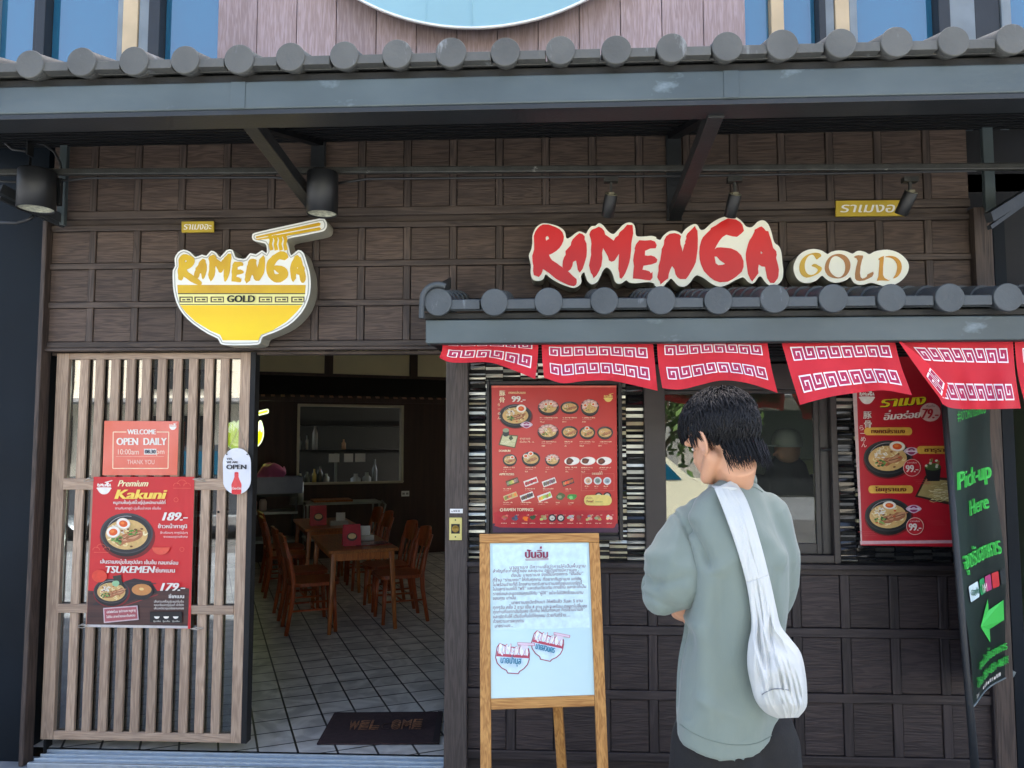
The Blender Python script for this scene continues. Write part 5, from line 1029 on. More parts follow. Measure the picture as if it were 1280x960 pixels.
p.tx('C', 24 + 3 * 9.2, 60, 22, (66, 44, 42), align='c', width=7, sy=1.0); p.done('lettering', o)
# ================================================================ dining room behind the entrance (turned 24 degrees to the shop front)
IA = R(24.4); EX = Vector((math.cos(IA), math.sin(IA), 0)); EY = Vector((-math.sin(IA), math.cos(IA), 0)); EZ = Vector((0, 0, 1))
BP = G(550, 690, 0.0)                                   # a point at the foot of the back wall
def back(px, py, off=0.0):
    d = ray(px, py); return CAM + d * (((BP - CAM).dot(EY) - off) / d.dot(EY))
def uvw(p): q = p - BP; return q.dot(EX), q.dot(EY), q.z
def loc(u, v, z): return BP + EX * u + EY * v + EZ * z
def rbox(mb, a, b, mi=0):
    n = len(mb.v); mb.box(a, b, mi)
    for i in range(n, n + 8): mb.v[i] = loc(*mb.v[i])
    return mb
M_ITILE = bpy.data.materials.new('grey_floor_tile'); M_ITILE.use_nodes = True
t_ = M_ITILE.node_tree; N = t_.nodes.new; Lk = t_.links.new; b_ = t_.nodes['Principled BSDF']
tc = N('ShaderNodeTexCoord'); mp = N('ShaderNodeMapping'); mp.inputs['Rotation'].default_value = (0, 0, -IA)
bt_ = N('ShaderNodeTexBrick'); bt_.offset = 0; bt_.squash = 1; bt_.inputs['Scale'].default_value = 1; bt_.inputs['Mortar Size'].default_value = .006; bt_.inputs['Brick Width'].default_value = .2; bt_.inputs['Row Height'].default_value = .2; bt_.inputs['Mortar Smooth'].default_value = .05
bt_.inputs['Mortar'].default_value = (*lin((34, 34, 36)), 1)
nz = N('ShaderNodeTexNoise'); nz.inputs['Scale'].default_value = 2.6; nz.inputs['Detail'].default_value = 8; nz.inputs['Distortion'].default_value = 2.2
mr = N('ShaderNodeMapRange'); mr.inputs[1].default_value = .4; mr.inputs[2].default_value = .62
mxa = N('ShaderNodeMix'); mxa.data_type = 'RGBA'; mxa.inputs[6].default_value = (*lin((176, 172, 165)), 1); mxa.inputs[7].default_value = (*lin((214, 210, 201)), 1)
Lk(tc.outputs['Object'], mp.inputs[0]); Lk(mp.outputs[0], bt_.inputs['Vector']); Lk(tc.outputs['Object'], nz.inputs['Vector']); Lk(nz.outputs[0], mr.inputs[0]); Lk(mr.outputs[0], mxa.inputs[0]); Lk(mxa.outputs[2], bt_.inputs['Color1']); Lk(mxa.outputs[2], bt_.inputs['Color2'])
Lk(bt_.outputs['Color'], b_.inputs['Base Color']); b_.inputs['Roughness'].default_value = .42
f = MB(); f.add([(-9, .1, 0), (4, .1, 0), (4, 9.5, 0), (-9, 9.5, 0)], [(0, 1, 2, 3)]); tag(f.build('interior_floor', M_ITILE), kind='structure')
M_BRW = mat('dark_brown_panelling', (62, 42, 36), .5, .25, 3, .15, 40, stretch=(6, 6, .4)); M_BEI = mat('beige_plaster', (232, 220, 186), .8, .06, 2)
rm = thing('dining_room_wall', 'dark brown panelled back wall of the dining room with a beige strip above', 'wall', loc(0, .1, 0))
kq = [back(372, 504), back(505, 507.5), back(370, 606), back(503, 604)]
ku0, ku1 = uvw((kq[0] + kq[2]) / 2)[0], uvw((kq[1] + kq[3]) / 2)[0]; kz0, kz1 = (kq[2].z + kq[3].z) / 2, (kq[0].z + kq[1].z) / 2
zb1 = back(411, 472).z; UL, UR = -4.6, 4.2
w_ = MB()
rbox(w_, (UL, 0, 0), (ku0, .12, zb1)); rbox(w_, (ku1, 0, 0), (UR, .12, zb1)); rbox(w_, (ku0, 0, 0), (ku1, .12, kz0)); rbox(w_, (ku0, 0, kz1), (ku1, .12, zb1))
w_.build('panelling', M_BRW, rm)
w_ = MB(); rbox(w_, (UL, .02, zb1), (UR, .12, 3.1)); w_.build('upper_strip', M_BEI, rm)
for px in (411, 517): u = uvw(back(px, 458))[0]; w_ = MB(); rbox(w_, (u - .06, -.02, zb1), (u + .06, .02, 3.05)); w_.build('post', M_BRW, rm)
ce = MB(); ce.box((-9, .16, 3.05), (4, 9.5, 3.15)); tag(ce.build('ceiling', mat('white_ceiling', (232, 230, 222), .8, .05)), 'plain ceiling over the dark dining room', 'ceiling')
sd = MB(); a, b = Vector((-4.4, .2, 0)), loc(UL, 0, 0)
sd.hexa([a, b, b + EZ * 3.1, a + EZ * 3.1], (-.12, 0, 0)); sd.box((-4.5, .1, 0), (-3.0, .16, 3.1)); tag(sd.build('side_wall', mat('pale_side_wall', (214, 204, 184), .8, .05)), 'plain side wall inside the dining room, seen through the slatted door', 'wall')
pw = MB(); pw.box((-.30, .17, 0), (-.2, 2.3, 3.05)); pw.box((-.2, 2.2, 0), (3.1, 2.3, 3.05)); pw.box((3.0, .15, 0), (3.1, 2.3, 3.05)); tag(pw.build('kitchen_wall', mat('grey_green_wall', (120, 132, 112), .7, .1, 2)), 'grey green wall of the kitchen behind the serving window', 'wall')
rw_ = MB(); rw_.box((3.6, 2.3, 0), (3.7, 9.5, 3.1)); rw_.build('end_wall', M_BEI, rm)
# slatted eave band across the back wall
sb = thing('indoor_eave', 'dark slatted wooden eave running along the dining room back wall', 'eave', loc(0, -.3, zb1 - .4))
z1, z0 = zb1 - .005, back(411, 497, .5).z
m = MB(); u = UL
while u < 3.4:
    m.hexa([loc(u, -.5, z0), loc(u + .045, -.5, z0), loc(u + .045, -.02, z1), loc(u, -.02, z1)], (0, 0, -.05)); u += .13
m.build('rafter', mat('dim_brown_wood', (190, 140, 112), .55, .2, 5), sb)
m = MB(); rbox(m, (UL, -.53, z0 - .06), (3.4, -.49, z0 + .0)); rbox(m, (UL, -.04, z1 + .002), (3.4, -.0, z1 + .06)); m.build('fascia', M_BRW, sb)
m = MB(); m.hexa([loc(UL, -.48, z0 + .03), loc(3.4, -.48, z0 + .03), loc(3.4, -.0, z1 + .03), loc(UL, -.0, z1 + .03)], (0, 0, .01)); m.build('board', M_BLACK, sb)
# ---------------------------------------------------------------- kitchen pass
kp = thing('kitchen_hatch', 'pale framed kitchen hatch in the dining room back wall', 'hatch', loc((ku0 + ku1) / 2, 0, kz0))
M_PALE = mat('pale_metal_frame', (186, 180, 160), .4, .08, metal=.2)
m = MB(); t = .035
for a, b in (((ku0, -.03, kz0), (ku0 + t, .1, kz1)), ((ku1 - t, -.03, kz0), (ku1, .1, kz1)), ((ku0 + t, -.03, kz1 - t), (ku1 - t, .1, kz1)), ((ku0 + t, -.03, kz0), (ku1 - t, .1, kz0 + .02))): rbox(m, a, b)
m.build('frame', M_PALE, kp, .003)
m = MB(); rbox(m, (ku0 + .04, -.06, kz0 + .02), (ku1, -.0, kz0 + .035)); m.build('sill', M_PALE, kp)
kb = thing('kitchen_interior', 'dim steel kitchen back wall with shelves seen through the hatch', 'kitchen', loc((ku0 + ku1) / 2, 1.6, 0))
M_ST = mat('kitchen_steel', (150, 156, 152), .4, .2, 3, metal=.4); M_STD = mat('dark_steel_shelf', (40, 42, 42), .5, .1)
m = MB(); rbox(m, (ku0 - 1.5, 2.0, 0), (ku1 + 1.5, 2.05, 3)); m.build('wall', mat('kitchen_grey_wall', (30, 34, 31), .6, .1), kb)
m = MB(); zc = kz0 + (kz1 - kz0) * .38; rbox(m, (ku0 - .4, .7, zc), (ku1 + .4, 1.1, zc + .05)); m.build('shelf', M_STD, kb)
m = MB(); rbox(m, (ku0 - .4, .5, kz1 - .3), (ku1 + .4, 1.2, kz1 - .22)); m.build('hood', M_STD, kb)
m = MB(); rbox(m, (ku0 - .4, .3, kz0 - .12), (ku1 + .4, 1.0, kz0 - .06)); m.build('counter', M_ST, kb)
m = MB(); rbox(m, (ku0 + .66, .8, kz0 - .06), (ku0 + .7, .84, zc)); m.build('post', M_ST, kb)
def bottle(u, v, z, h, r, c, name, lb):
    m = MB(); m.lathe(loc(u, v, z), [(.001, 0), (r, 0), (r, h * .6), (r * .45, h * .78), (r * .4, h), (.001, h)], 12); tag(m.build(name, mat('jar_%d_%d_%d' % c, c, .25, .1)), lb, name, 'bottles and jars in the kitchen hatch')
KB = [(.06, .05, (206, 206, 190), .14, .045), (.16, .06, (120, 130, 120), .17, .04), (.26, .04, (226, 206, 120), .2, .03), (.34, .06, (90, 96, 90), .24, .04), (.43, .05, (190, 196, 190), .13, .045)]
for (u, v, c, h, r), lb in zip(KB, ('short cream jar at the left end of the hatch sill', 'grey jar second along the hatch sill', 'slim yellow bottle on the hatch sill', 'tall dark bottle on the hatch sill', 'pale grey jar right of the tall dark bottle')): bottle(ku0 + u, .07, kz0 + .021, h, r, c, 'jar', lb)
for (u, c, h, r), lb in zip(((.12, (150, 160, 160), .2, .05), (.24, (220, 220, 206), .22, .02), (.36, (226, 226, 216), .42, .04), (.8, (240, 190, 140), .16, .035)), ('grey canister at the left end of the kitchen shelf', 'slim white bottle on the kitchen shelf', 'tall silver flask on the kitchen shelf', 'peach coloured cup on the kitchen shelf')): bottle(ku0 + u, .85, zc + .051, h, r, c, 'canister', lb)
for (u, c, h, r), lb in zip(((.95, (206, 210, 206), .18, .08), (1.12, (190, 196, 192), .2, .07), (1.24, (176, 182, 180), .4, .04)), ('round steel pot on the kitchen counter', 'smaller steel pot on the kitchen counter', 'upright steel flask at the right end of the kitchen counter')): bottle(ku0 + u, .6, kz0 - .059, h, r, c, 'pot', lb)
for i, (u, w2) in enumerate(((.55, .16), (.78, .14), (.95, .16))):
    m = MB(); rbox(m, (ku0 + u, .68, zc - .14), (ku0 + u + w2, .685, zc - .01)); tag(m.build('order_slip', M_WHITE), ('white order slip hanging left under the kitchen shelf', 'white order slip hanging in the middle under the kitchen shelf', 'white order slip hanging right under the kitchen shelf')[i], 'paper')
# socket, indoor lit bowl sign
q = uvw(back(506.5, 617)); m = MB(); rbox(m, (q[0] - .06, -.012, q[2] - .04), (q[0] + .06, 0, q[2] + .04)); so_ = m.build('socket', M_WHITE, None, .003); tag(so_, 'white double wall socket right of the kitchen hatch', 'socket')
m = MB(); [rbox(m, (q[0] + d - .018, -.0135, q[2] - .015), (q[0] + d + .018, -.0121, q[2] + .015)) for d in (-.028, .028)]; m.build('outlet', mat('grey_socket_face', (150, 150, 146), .5, 0), so_)
def ib(x, y, l=0.0): return back(x, y, .06 + l)
o = thing('bowl_sign', 'small glowing lime green bowl sign on the dining room back wall', 'sign', ib(300, 568))
kk = lambda L: [(274 + (x - 205) * .305, 510 + (y - 270) * .36) for x, y in L]
m = MB(); lpB = kk(BW_); m.flat([lpB], at(ib, 0), 0, EY * .06, 1); m.build('backing', [mat('lit_white_edge', (226, 240, 190), .4, 0, emit=.3), M_RETURN], o)
m = MB(); m.flat([kk(inset(BW_, 5))], at(ib, .003)); m.build('face', mat('lit_lime_face', (190, 214, 20), .4, .1, emit=.35), o)
for k, (a, b, c, d) in enumerate(spans): (q0, q1) = k4([(a, b), (c, d)]); m = MB(); m.flat([kk(letter_in(k, *q0, *q1)[0])], at(ib, .006)); m.build('letter', mat('lit_pale_letter', (244, 250, 206), .4, 0, emit=.35), o)
# ---------------------------------------------------------------- tables and chairs
M_OAK = wood('amber_furniture_wood', (186, 112, 56), (146, 80, 38), 'z', 1.2, .35, .1); M_OAKX = wood('amber_table_top', (182, 116, 64), (140, 82, 44), 'y', 1.0, .28, .1)
M_CH = wood('red_brown_chair_wood', (168, 82, 42), (126, 56, 30), 'z', 1.2, .32, .1)
def table(lb, c):
    o = thing('dining_table', lb, 'table', (0, 0, 0), 'wooden dining tables'); W, D_, H = .62, 1.2, .72
    m = MB(); m.box((-W / 2, -D_ / 2, H - .03), (W / 2, D_ / 2, H)); m.build('tabletop', M_OAKX, o, .006, local=True)
    m = MB(); m.box((-W / 2 + .05, -D_ / 2 + .05, H - .1), (W / 2 - .05, -D_ / 2 + .07, H - .031)); m.box((-W / 2 + .05, D_ / 2 - .07, H - .1), (W / 2 - .05, D_ / 2 - .05, H - .031)); m.box((-W / 2 + .05, -D_ / 2 + .07, H - .1), (-W / 2 + .07, D_ / 2 - .07, H - .031)); m.box((W / 2 - .07, -D_ / 2 + .07, H - .1), (W / 2 - .05, D_ / 2 - .07, H - .031)); m.build('apron', M_OAK, o, local=True)
    for sx in (-1, 1):
        for sy in (-1, 1): m = MB(); m.tube([(sx * (W / 2 - .055), sy * (D_ / 2 - .055), H - .031), (sx * (W / 2 - .02), sy * (D_ / 2 - .02), 0)], [.034, .022], 4); m.build('leg', M_OAK, o, .004, local=True)
    o.location = c; o.rotation_euler = (0, 0, IA); return o
tA, tB, tC, tD = G(411.5, 690, .72), G(498, 684, .72), G(386, 665, .72), None
c1 = (tA + tB) / 2 + EY * .62; c1.z = 0
tb1 = table('amber wooden dining table nearest the entrance with menus lying on it', c1)
c2 = c1 + EY * 1.75 + EX * .0
tb2 = tb1.copy(); COL.objects.link(tb2); tb2['label'] = 'amber wooden dining table further back with white napkins on it'; tb2.location = c2
for ch in list(tb1.children): q = ch.copy(); COL.objects.link(q); q.parent = tb2
def chair():
    o = thing('dining_chair', 'x', 'chair', (0, 0, 0), 'wooden chairs round the dining tables')   # faces +y
    m = MB(); m.flat([smooth_loop([(-.19, -.19), (.19, -.19), (.21, .05), (.18, .2), (0, .22), (-.18, .2), (-.21, .05)], 3)], lambda x, y: (x, y, .44), 0, (0, 0, -.03)); m.build('seat', M_CH, o, .006)
    for s in (-1, 1):
        m = MB(); m.tube([(s * .17, .16, .41), (s * .18, .18, 0)], [.022, .017], 8); m.build('leg', M_CH, o)
        m = MB(); m.tube([(s * .18, -.24, 0), (s * .175, -.19, .3), (s * .175, -.185, .45), (s * .18, -.22, .65), (s * .185, -.27, .8)], [.018, .022, .024, .022, .018], 8); m.build('leg', M_CH, o)
    m = MB(); pts = lambda z, b: [(x, -.2 - (z - .45) * .2 - b * (1 - (x / .2) ** 2), z) for x in (-.2, -.1, 0, .1, .2)]
    g = [pts(z, .03) for z in (.66, .72, .78, .84)]; g[3] = [(x * .8, y, z + .02 * (1 - (x / .2) ** 2)) for x, y, z in g[3]]
    v = [q for r_ in g for q in r_]; fs = [(j * 5 + i, j * 5 + i + 1, (j + 1) * 5 + i + 1, (j + 1) * 5 + i) for j in range(3) for i in range(4)]; m.add(v, fs, 0, True); m.add([(x, y + .022, z) for x, y, z in v], [f_[::-1] for f_ in fs], 0, True)
    rim = [0, 1, 2, 3, 4, 9, 14, 19, 18, 17, 16, 15, 10, 5]; m.add([v[i] for i in rim] + [(v[i][0], v[i][1] + .022, v[i][2]) for i in rim], [(i, (i + 1) % 14, 14 + (i + 1) % 14, 14 + i) for i in range(14)]); m.build('backrest', M_CH, o)
    for x in (-.06, .06): m = MB(); m.tube([(x, -.19, .43), (x, -.215, .55), (x, -.255, .68)], [(.02, .007)] * 3, 8); m.build('back_slat', M_CH, o)
    m = MB(); m.tube([(-.17, .17, .2), (-.17, -.2, .2)], .01, 6); m.tube([(.17, .17, .2), (.17, -.2, .2)], .01, 6); m.tube([(-.17, 0, .2), (.17, 0, .2)], .01, 6); m.build('stretcher', M_CH, o)
    return o
ch0 = chair(); first = True
for tc_, dx, dy, rz, lb in ((c1, -.40, -.30, -90, 'red brown chair at the near left corner of the nearest table'), (c1, -.42, .30, -88, 'red brown chair at the far left side of the nearest table'), (c1, .40, -.22, 90, 'red brown chair on the right side of the nearest table, closest to the door'), (c1, .41, .34, 92, 'red brown chair at the far right side of the nearest table'),
                            (c2, -.46, -.32, -90, 'red brown chair at the near left corner of the further table'), (c2, -.44, .3, -86, 'red brown chair at the far left side of the further table'), (c2, .42, -.26, 90, 'red brown chair on the near right side of the further table'), (c2, .42, .32, 94, 'red brown chair at the far right side of the further table')):
    if first: o = ch0; first = False
    else:
        o = ch0.copy(); COL.objects.link(o)
        for q in list(ch0.children): r_ = q.copy(); COL.objects.link(r_); r_.parent = o
    o['label'] = lb; o.location = tc_ + EX * dx + EY * dy; o.rotation_euler = (0, 0, IA + R(rz))
def onto(c, dx, dy, z): return c + EX * dx + EY * dy + EZ * z
def tent(c, dx, dy, h, w2, lb):
    o = thing('menu_stand', lb, 'menu stand', onto(c, dx, dy, .7205), 'folded red menu stands on the dining tables'); b = onto(c, dx, dy, .721)
    m = MB()
    for s in (-1, 1): m.hexa([b + EX * -w2 + EY * (.045 * s), b + EX * w2 + EY * (.045 * s), b + EX * w2 + EZ * h, b + EX * -w2 + EZ * h], EY * .003 * s)
    m.build('card', mat('red_card', (186, 40, 60), .35, .2, 12), o)
    fnn = lambda x, y, l=0.0: b + EX * (x * w2) + EY * (-.049 * (1 - y)) + EZ * (h * y) - EY * (l + .001)
    p = Pic(fnn, .0006); p.sh(ell(0, .42, .6, .2, 16), (60, 50, 46)); p.sh(ell(0, .45, .46, .13, 14), (222, 190, 140)); p.sh([(-.7, .75), (.7, .75), (.7, .87), (-.7, .87)], (240, 220, 220)); p.done('print', o)
tent(c1, -.06, -.30, .19, .08, 'red folded menu stand on the nearest dining table'); tent(c2, -.12, -.22, .22, .09, 'red folded menu stand on the further dining table')
for c, dx, dy, lb in ((c1, .13, -.28, 'glossy red menu lying on the nearest dining table'),):
    m = MB(); a = onto(c, dx, dy, .7212); m.hexa([a + EX * -.16 + EY * -.12, a + EX * .17 + EY * -.1, a + EX * .15 + EY * .14, a + EX * -.17 + EY * .12], EZ * .006); ob = m.build('menu', mat('glossy_red_menu', (150, 30, 40), .12, .3, 14, rgb2=(60, 20, 24))); tag(ob, lb, 'menu')
for c, dx, dy, lb in ((c1, .1, .0, 'white tissue box with a tissue pulled out on the nearest dining table'), (c2, .1, -.3, 'white tissue box with a tissue pulled out on the further dining table')):
    o = thing('tissue_box', lb, 'tissue box', onto(c, dx, dy, .7205)); a = onto(c, dx, dy, .721)
    m = MB(); m.hexa([a + EX * -.1 + EY * -.05, a + EX * .1 + EY * -.05, a + EX * .1 + EY * .05, a + EX * -.1 + EY * .05], EZ * .05); m.build('box', mat('grey_white_box', (186, 184, 180), .4, .1), o, .003)
    m = MB()
    for k in range(3): m.add([a + EX * (x * .05 + .02) + EY * (.012 * math.sin(k * 2 + x * 2)) + EZ * (.05 + zz) for zz in (0, .05 + k * .02) for x in (-1, 0, 1)], [(0, 1, 4, 3), (1, 2, 5, 4)], 0, True)
    m.build('tissue', mat('white_tissue', (225, 225, 225), .8, 0), o)
# side trolley, crate with pink bag
tr = loc(uvw(back(462, 640))[0] - .6, -.55, 0); u0 = uvw(back(380, 630, .6))[0]; zt_ = back(430, 626, .6).z
o = thing('side_trolley', 'grey steel side trolley with a wooden tray under the kitchen hatch', 'trolley', loc(u0 + .45, -.6, 0))
m = MB(); rbox(m, (u0, -.85, zt_ - .03), (u0 + 1.0, -.4, zt_)); m.build('shelf', M_ST, o); m = MB(); rbox(m, (u0, -.85, zt_ - .5), (u0 + 1.0, -.4, zt_ - .47)); m.build('shelf', M_ST, o)
for u in (u0 + .02, u0 + .97):
    for v in (-.83, -.42): m = MB(); m.tube([loc(u, v, 0), loc(u, v, zt_ - .031)], .014, 8); m.build('leg', M_ST, o)
m = MB(); m.tube([loc(u0 + 1.0, -.83, zt_ - .25), loc(u0 + 1.06, -.83, zt_ - .05), loc(u0 + 1.0, -.83, zt_ + .01)], .012, 8); m.build('handle', M_ST, o)
m = MB(); rbox(m, (u0 + .1, -.8, zt_ + .001), (u0 + .62, -.46, zt_ + .03)); tag(m.build('tray', M_OAK, None, .004), 'flat wooden tray on the grey steel trolley', 'tray')
m = MB(); m.lathe(loc(u0 - .1, -.62, zt_ - .03), [(.001, .0), (.09, 0), (.09, .3), (.085, .3), (.085, .02), (.001, .02)], 18); tag(m.build('steel_bin', M_ST), 'tall grey steel canister left of the wooden tray', 'canister')
bs = thing('side_shelf', 'dark steel shelf against the back wall at the left of the dining room', 'shelf', loc(uvw(back(335, 690, .5))[0], -.5, 0)); ub = uvw(back(345, 650, .5))[0]
for zz in (.35, .72, .95): m = MB(); rbox(m, (ub - 1.4, -.8, zz), (ub + .25, -.3, zz + .03)); m.build('board', M_ST if zz < .9 else M_STD, bs)
for u in (ub - 1.38, ub + .23):
    for v in (-.78, -.32): m = MB(); rbox(m, (u - .015, v - .015, 0), (u + .015, v + .015, .95)); m.build('post', M_STD, bs)
for i, (u, c) in enumerate(((-.5, (200, 120, 120)), (-.38, (206, 190, 180)))):
    m = MB(); m.lathe(loc(ub + u + .2, -.6, .751), [(.001, 0), (.05, 0), (.05, .12), (.03, .16), (.001, .16)], 12); tag(m.build('jar', mat('shelf_jar_%d' % i, c, .3, .1)), ('reddish jar on the dark steel side shelf', 'pale jar beside the reddish jar on the side shelf')[i], 'jar')
pc = back(337, 634, .55); o = thing('plastic_crate', 'clear plastic crate holding a crumpled pink bag', 'crate', Vector((pc.x, pc.y, .981)))
uc_, vc_, _ = uvw(pc); m = MB(); rbox(m, (uc_ - .22, -.75, .982), (uc_ + .4, -.40, .99))
for a, b in (((uc_ - .22, -.75, .99), (uc_ + .4, -.74, 1.2)), ((uc_ - .22, -.41, .99), (uc_ + .4, -.40, 1.2)), ((uc_ - .22, -.74, .99), (uc_ - .21, -.41, 1.2)), ((uc_ + .39, -.74, .99), (uc_ + .4, -.41, 1.2))): rbox(m, a, b)
m.build('box', mat('cloudy_blue_plastic', (120, 130, 160), .3, .1), o)
m = MB(); m.ball(loc(uc_ + .02, -.58, 1.24), (.2, .15, .13), nu=28, nv=18)
for i, v in enumerate(m.v): m.v[i] = v + Vector((noise.noise(v * 9) * .07, noise.noise(v * 9 + Vector((5, 0, 0))) * .07, noise.noise(v * 7 + Vector((0, 9, 0))) * .12))
tag(m.build('plastic_bag', mat('pink_plastic_bag', (214, 110, 160), .35, .12, 8, .3, 30)), 'crumpled pink plastic bag on the clear crate', 'plastic bag')
# ---------------------------------------------------------------- inside the serving kitchen
o = thing('carton_stack', 'x', 'carton', (0, 0, 0)); bpy.data.objects.remove(o)
M_CART = mat('yellow_green_carton', (178, 184, 120), .7, .1, 4)
cx0 = X(997, 640, 1.2); cx1 = X(1030, 640, 1.2)
for i, (ya, yb_, lb) in enumerate(((575, 608, 'yellow green carton at the top of the stack behind the window'), (609, 637, 'printed carton second from the top of the stack behind the window'), (638, 664, 'printed carton third from the top behind the window'), (665, 712, 'large bright yellow carton low in the stack behind the window'))):
    z1, z0 = Z(1010, ya, 1.2), Z(1010, yb_, 1.2); m = MB(); m.box((cx0, 1.2, z0), (cx1 + .1, 1.55, z1)); ob = m.build('carton', M_CART if i < 3 else mat('bright_yellow_carton', (206, 196, 90), .6, .1), None, .004); tag(ob, lb, 'carton', 'cartons stacked behind the serving window')
    if 0 < i < 3:
        p = Pic(sheet(1.198), .0006)
        for k in range(3): x = 999 + k * 10; p.ln([(x, ya + 4), (x + 7, ya + 4), (x + 7, yb_ - 4), (x, yb_ - 4), (x, ya + 4)], .9, (60, 60, 50)); p.sh(ell(x + 3.5, (ya + yb_) / 2, 2, 4, 10), (60, 60, 50))
        p.done('print', ob)
m = MB(); zc0 = Z(1010, 713, 1.2); m.box((cx0 - .3, 1.1, 0), (cx1 + .3, 1.7, zc0)); tag(m.build('kitchen_bench', M_STD, None, .005), 'low dark bench that carries the cartons behind the window', 'bench')
M_KG = mat('beige_machine', (150, 156, 140), .5, .1)
# ================================================================ the customer (seen from behind, arms folded) and the staff member inside
def solid(mb, name, m, parent, vox=.006, sm=6, fac=.5, disp=None):
    """union of closed shapes -> one smooth continuous skin"""
    tmp = mb.build(name, m, None, local=True)
    md = tmp.modifiers.new('r', 'REMESH'); md.mode = 'VOXEL'; md.voxel_size = vox; md.use_smooth_shade = True
    if sm: ms = tmp.modifiers.new('s', 'SMOOTH'); ms.factor = fac; ms.iterations = sm
    me = bpy.data.meshes.new_from_object(tmp.evaluated_get(bpy.context.evaluated_depsgraph_get()))
    bpy.data.objects.remove(tmp); me.materials.clear(); me.materials.append(m)
    if disp:
        ns = [v.normal.copy() for v in me.vertices]
        for v, n_ in zip(me.vertices, ns): v.co += n_ * disp(v.co, n_)
    o0 = origin(parent) if parent is not None else Vector((0, 0, 0))
    for v in me.vertices: v.co -= o0
    me.polygons.foreach_set('use_smooth', [True] * len(me.polygons)); me.update()
    o = bpy.data.objects.new(name, me); COL.objects.link(o)
    if parent is not None: o.parent = parent
    return o
YP = -2.02
def W(px, py, dy=0.0): return P(px, py, YP + dy)
SKIN = mat('skin', (198, 148, 117), .5, .06, 12, .08, 180); b_ = SKIN.node_tree.nodes['Principled BSDF']; b_.inputs['Subsurface Weight'].default_value = .12; b_.inputs['Subsurface Radius'].default_value = (.02, .008, .004)
HAIR = mat('black_hair', (14, 14, 17), .5, .25, 40, .0, spec=.28)
SHIRT = mat('sage_green_shirt', (113, 125, 118), .85, .05, 3, .55, 7, sheen=.2, stretch=(1.6, 1.6, .7)); TROU = mat('black_trousers', (11, 11, 13), .8, .15, 8, .15, 200); SHOE = mat('white_shoe', (210, 208, 204), .5, .06)
hfy = R(34); hp = R(24)
hF0 = Vector((-math.sin(hfy), math.cos(hfy), 0)); hR = Vector((math.cos(hfy), math.sin(hfy), 0))
hF = hF0 * math.cos(hp) - Vector((0, 0, math.sin(hp))); hU = hR.cross(hF).normalized()
HC = W(899, 546)                                                     # middle of the skull
def H(x, y, z): return HC + hR * x + hF * y + hU * z
b = MB(); ax = (hR, hF, hU)
b.ball(H(0, -.012, .02), (.076, .094, .088), ax, 28, 18); b.ball(H(0, .03, -.045), (.062, .062, .07), ax, 24, 16); b.ball(H(0, .055, -.088), (.036, .034, .03), ax)       # skull, face, chin
b.tube([H(-.055, -.005, -.06), H(-.04, .05, -.095)], [.024, .02], 12, dome=True); b.tube([H(.055, -.005, -.06), H(.04, .05, -.095)], [.024, .02], 12, dome=True)          # jaw
b.tube([H(0, .086, .0), H(0, .103, -.03), H(0, .1, -.04)], [.009, .013, .012], 10, dome=True); b.ball(H(-.012, .093, -.04), .009, ax); b.ball(H(.012, .093, -.04), .009, ax)    # nose
b.tube([H(-.02, .085, -.064), H(0, .092, -.062), H(.02, .085, -.064)], [.005, .0075, .005], 8, dome=True); b.tube([H(-.018, .084, -.074), H(0, .09, -.075), H(.018, .084, -.074)], [.005, .008, .005], 8, dome=True)   # lips
b.tube([H(-.05, .07, .012), H(0, .086, .014), H(.05, .07, .012)], .01, 8, dome=True)                                                                                      # brow
for s in (-1, 1):                                                    # ears
    c = H(s * .079, -.012, -.022); e1 = (hF * -.35 + hR * s * .5).normalized()
    ring = [c + hU * (.031 * math.sin(R(t))) + hF * (.017 * math.cos(R(t)) - .004) + hR * (s * (.008 + .006 * math.cos(R(t + 180)))) for t in range(-80, 261, 20)]
    b.tube(ring, .0055, 8, dome=True); b.ball(c + hR * (s * -.001), (.007, .015, .026), ax); b.ball(c - hU * .03 + hF * .006, (.006, .008, .009), ax)
NB = W(914, 618, .06); b.tube([H(0, -.012, -.05), H(0, -.026, -.09), NB, NB + Vector((0, .01, -.08))], [(.052, .055), (.05, .052), (.053, .052), (.06, .05)], 18, dome=True)
SHL, SHR = W(882, 664, .045), W(962, 660, .085)                         # shoulder joints
ELL, ELR = W(828, 740, .05), W(952, 750, .17)
CH = W(925, 700, .06)
b.tube([W(925, 645, .06), W(927, 700, .07), W(924, 780, .07), W(918, 850, .06), W(917, 905, .05)], [(.09, .05), (.11, .065), (.105, .065), (.11, .07), (.115, .075)], 22, dome=True)
LH, RH = W(908, 752, .30), W(850, 772, .075)                          # wrists: left tucked in front, right hand under the left elbow
b.tube([SHL, SHL.lerp(ELL, .5), ELL], [.042, .044, .04], 14, dome=True); b.tube([ELL, ELL.lerp(LH, .5) + Vector((0, .02, 0)), LH], [.041, .037, .027], 14, dome=True)
RW = W(874, 768, .17)
b.tube([SHR, SHR.lerp(ELR, .5), ELR], [.045, .044, .04], 14, dome=True); b.tube([ELR, ELR.lerp(RW, .5) + Vector((0, .04, 0)), RW], [.041, .036, .027], 14, dome=True)
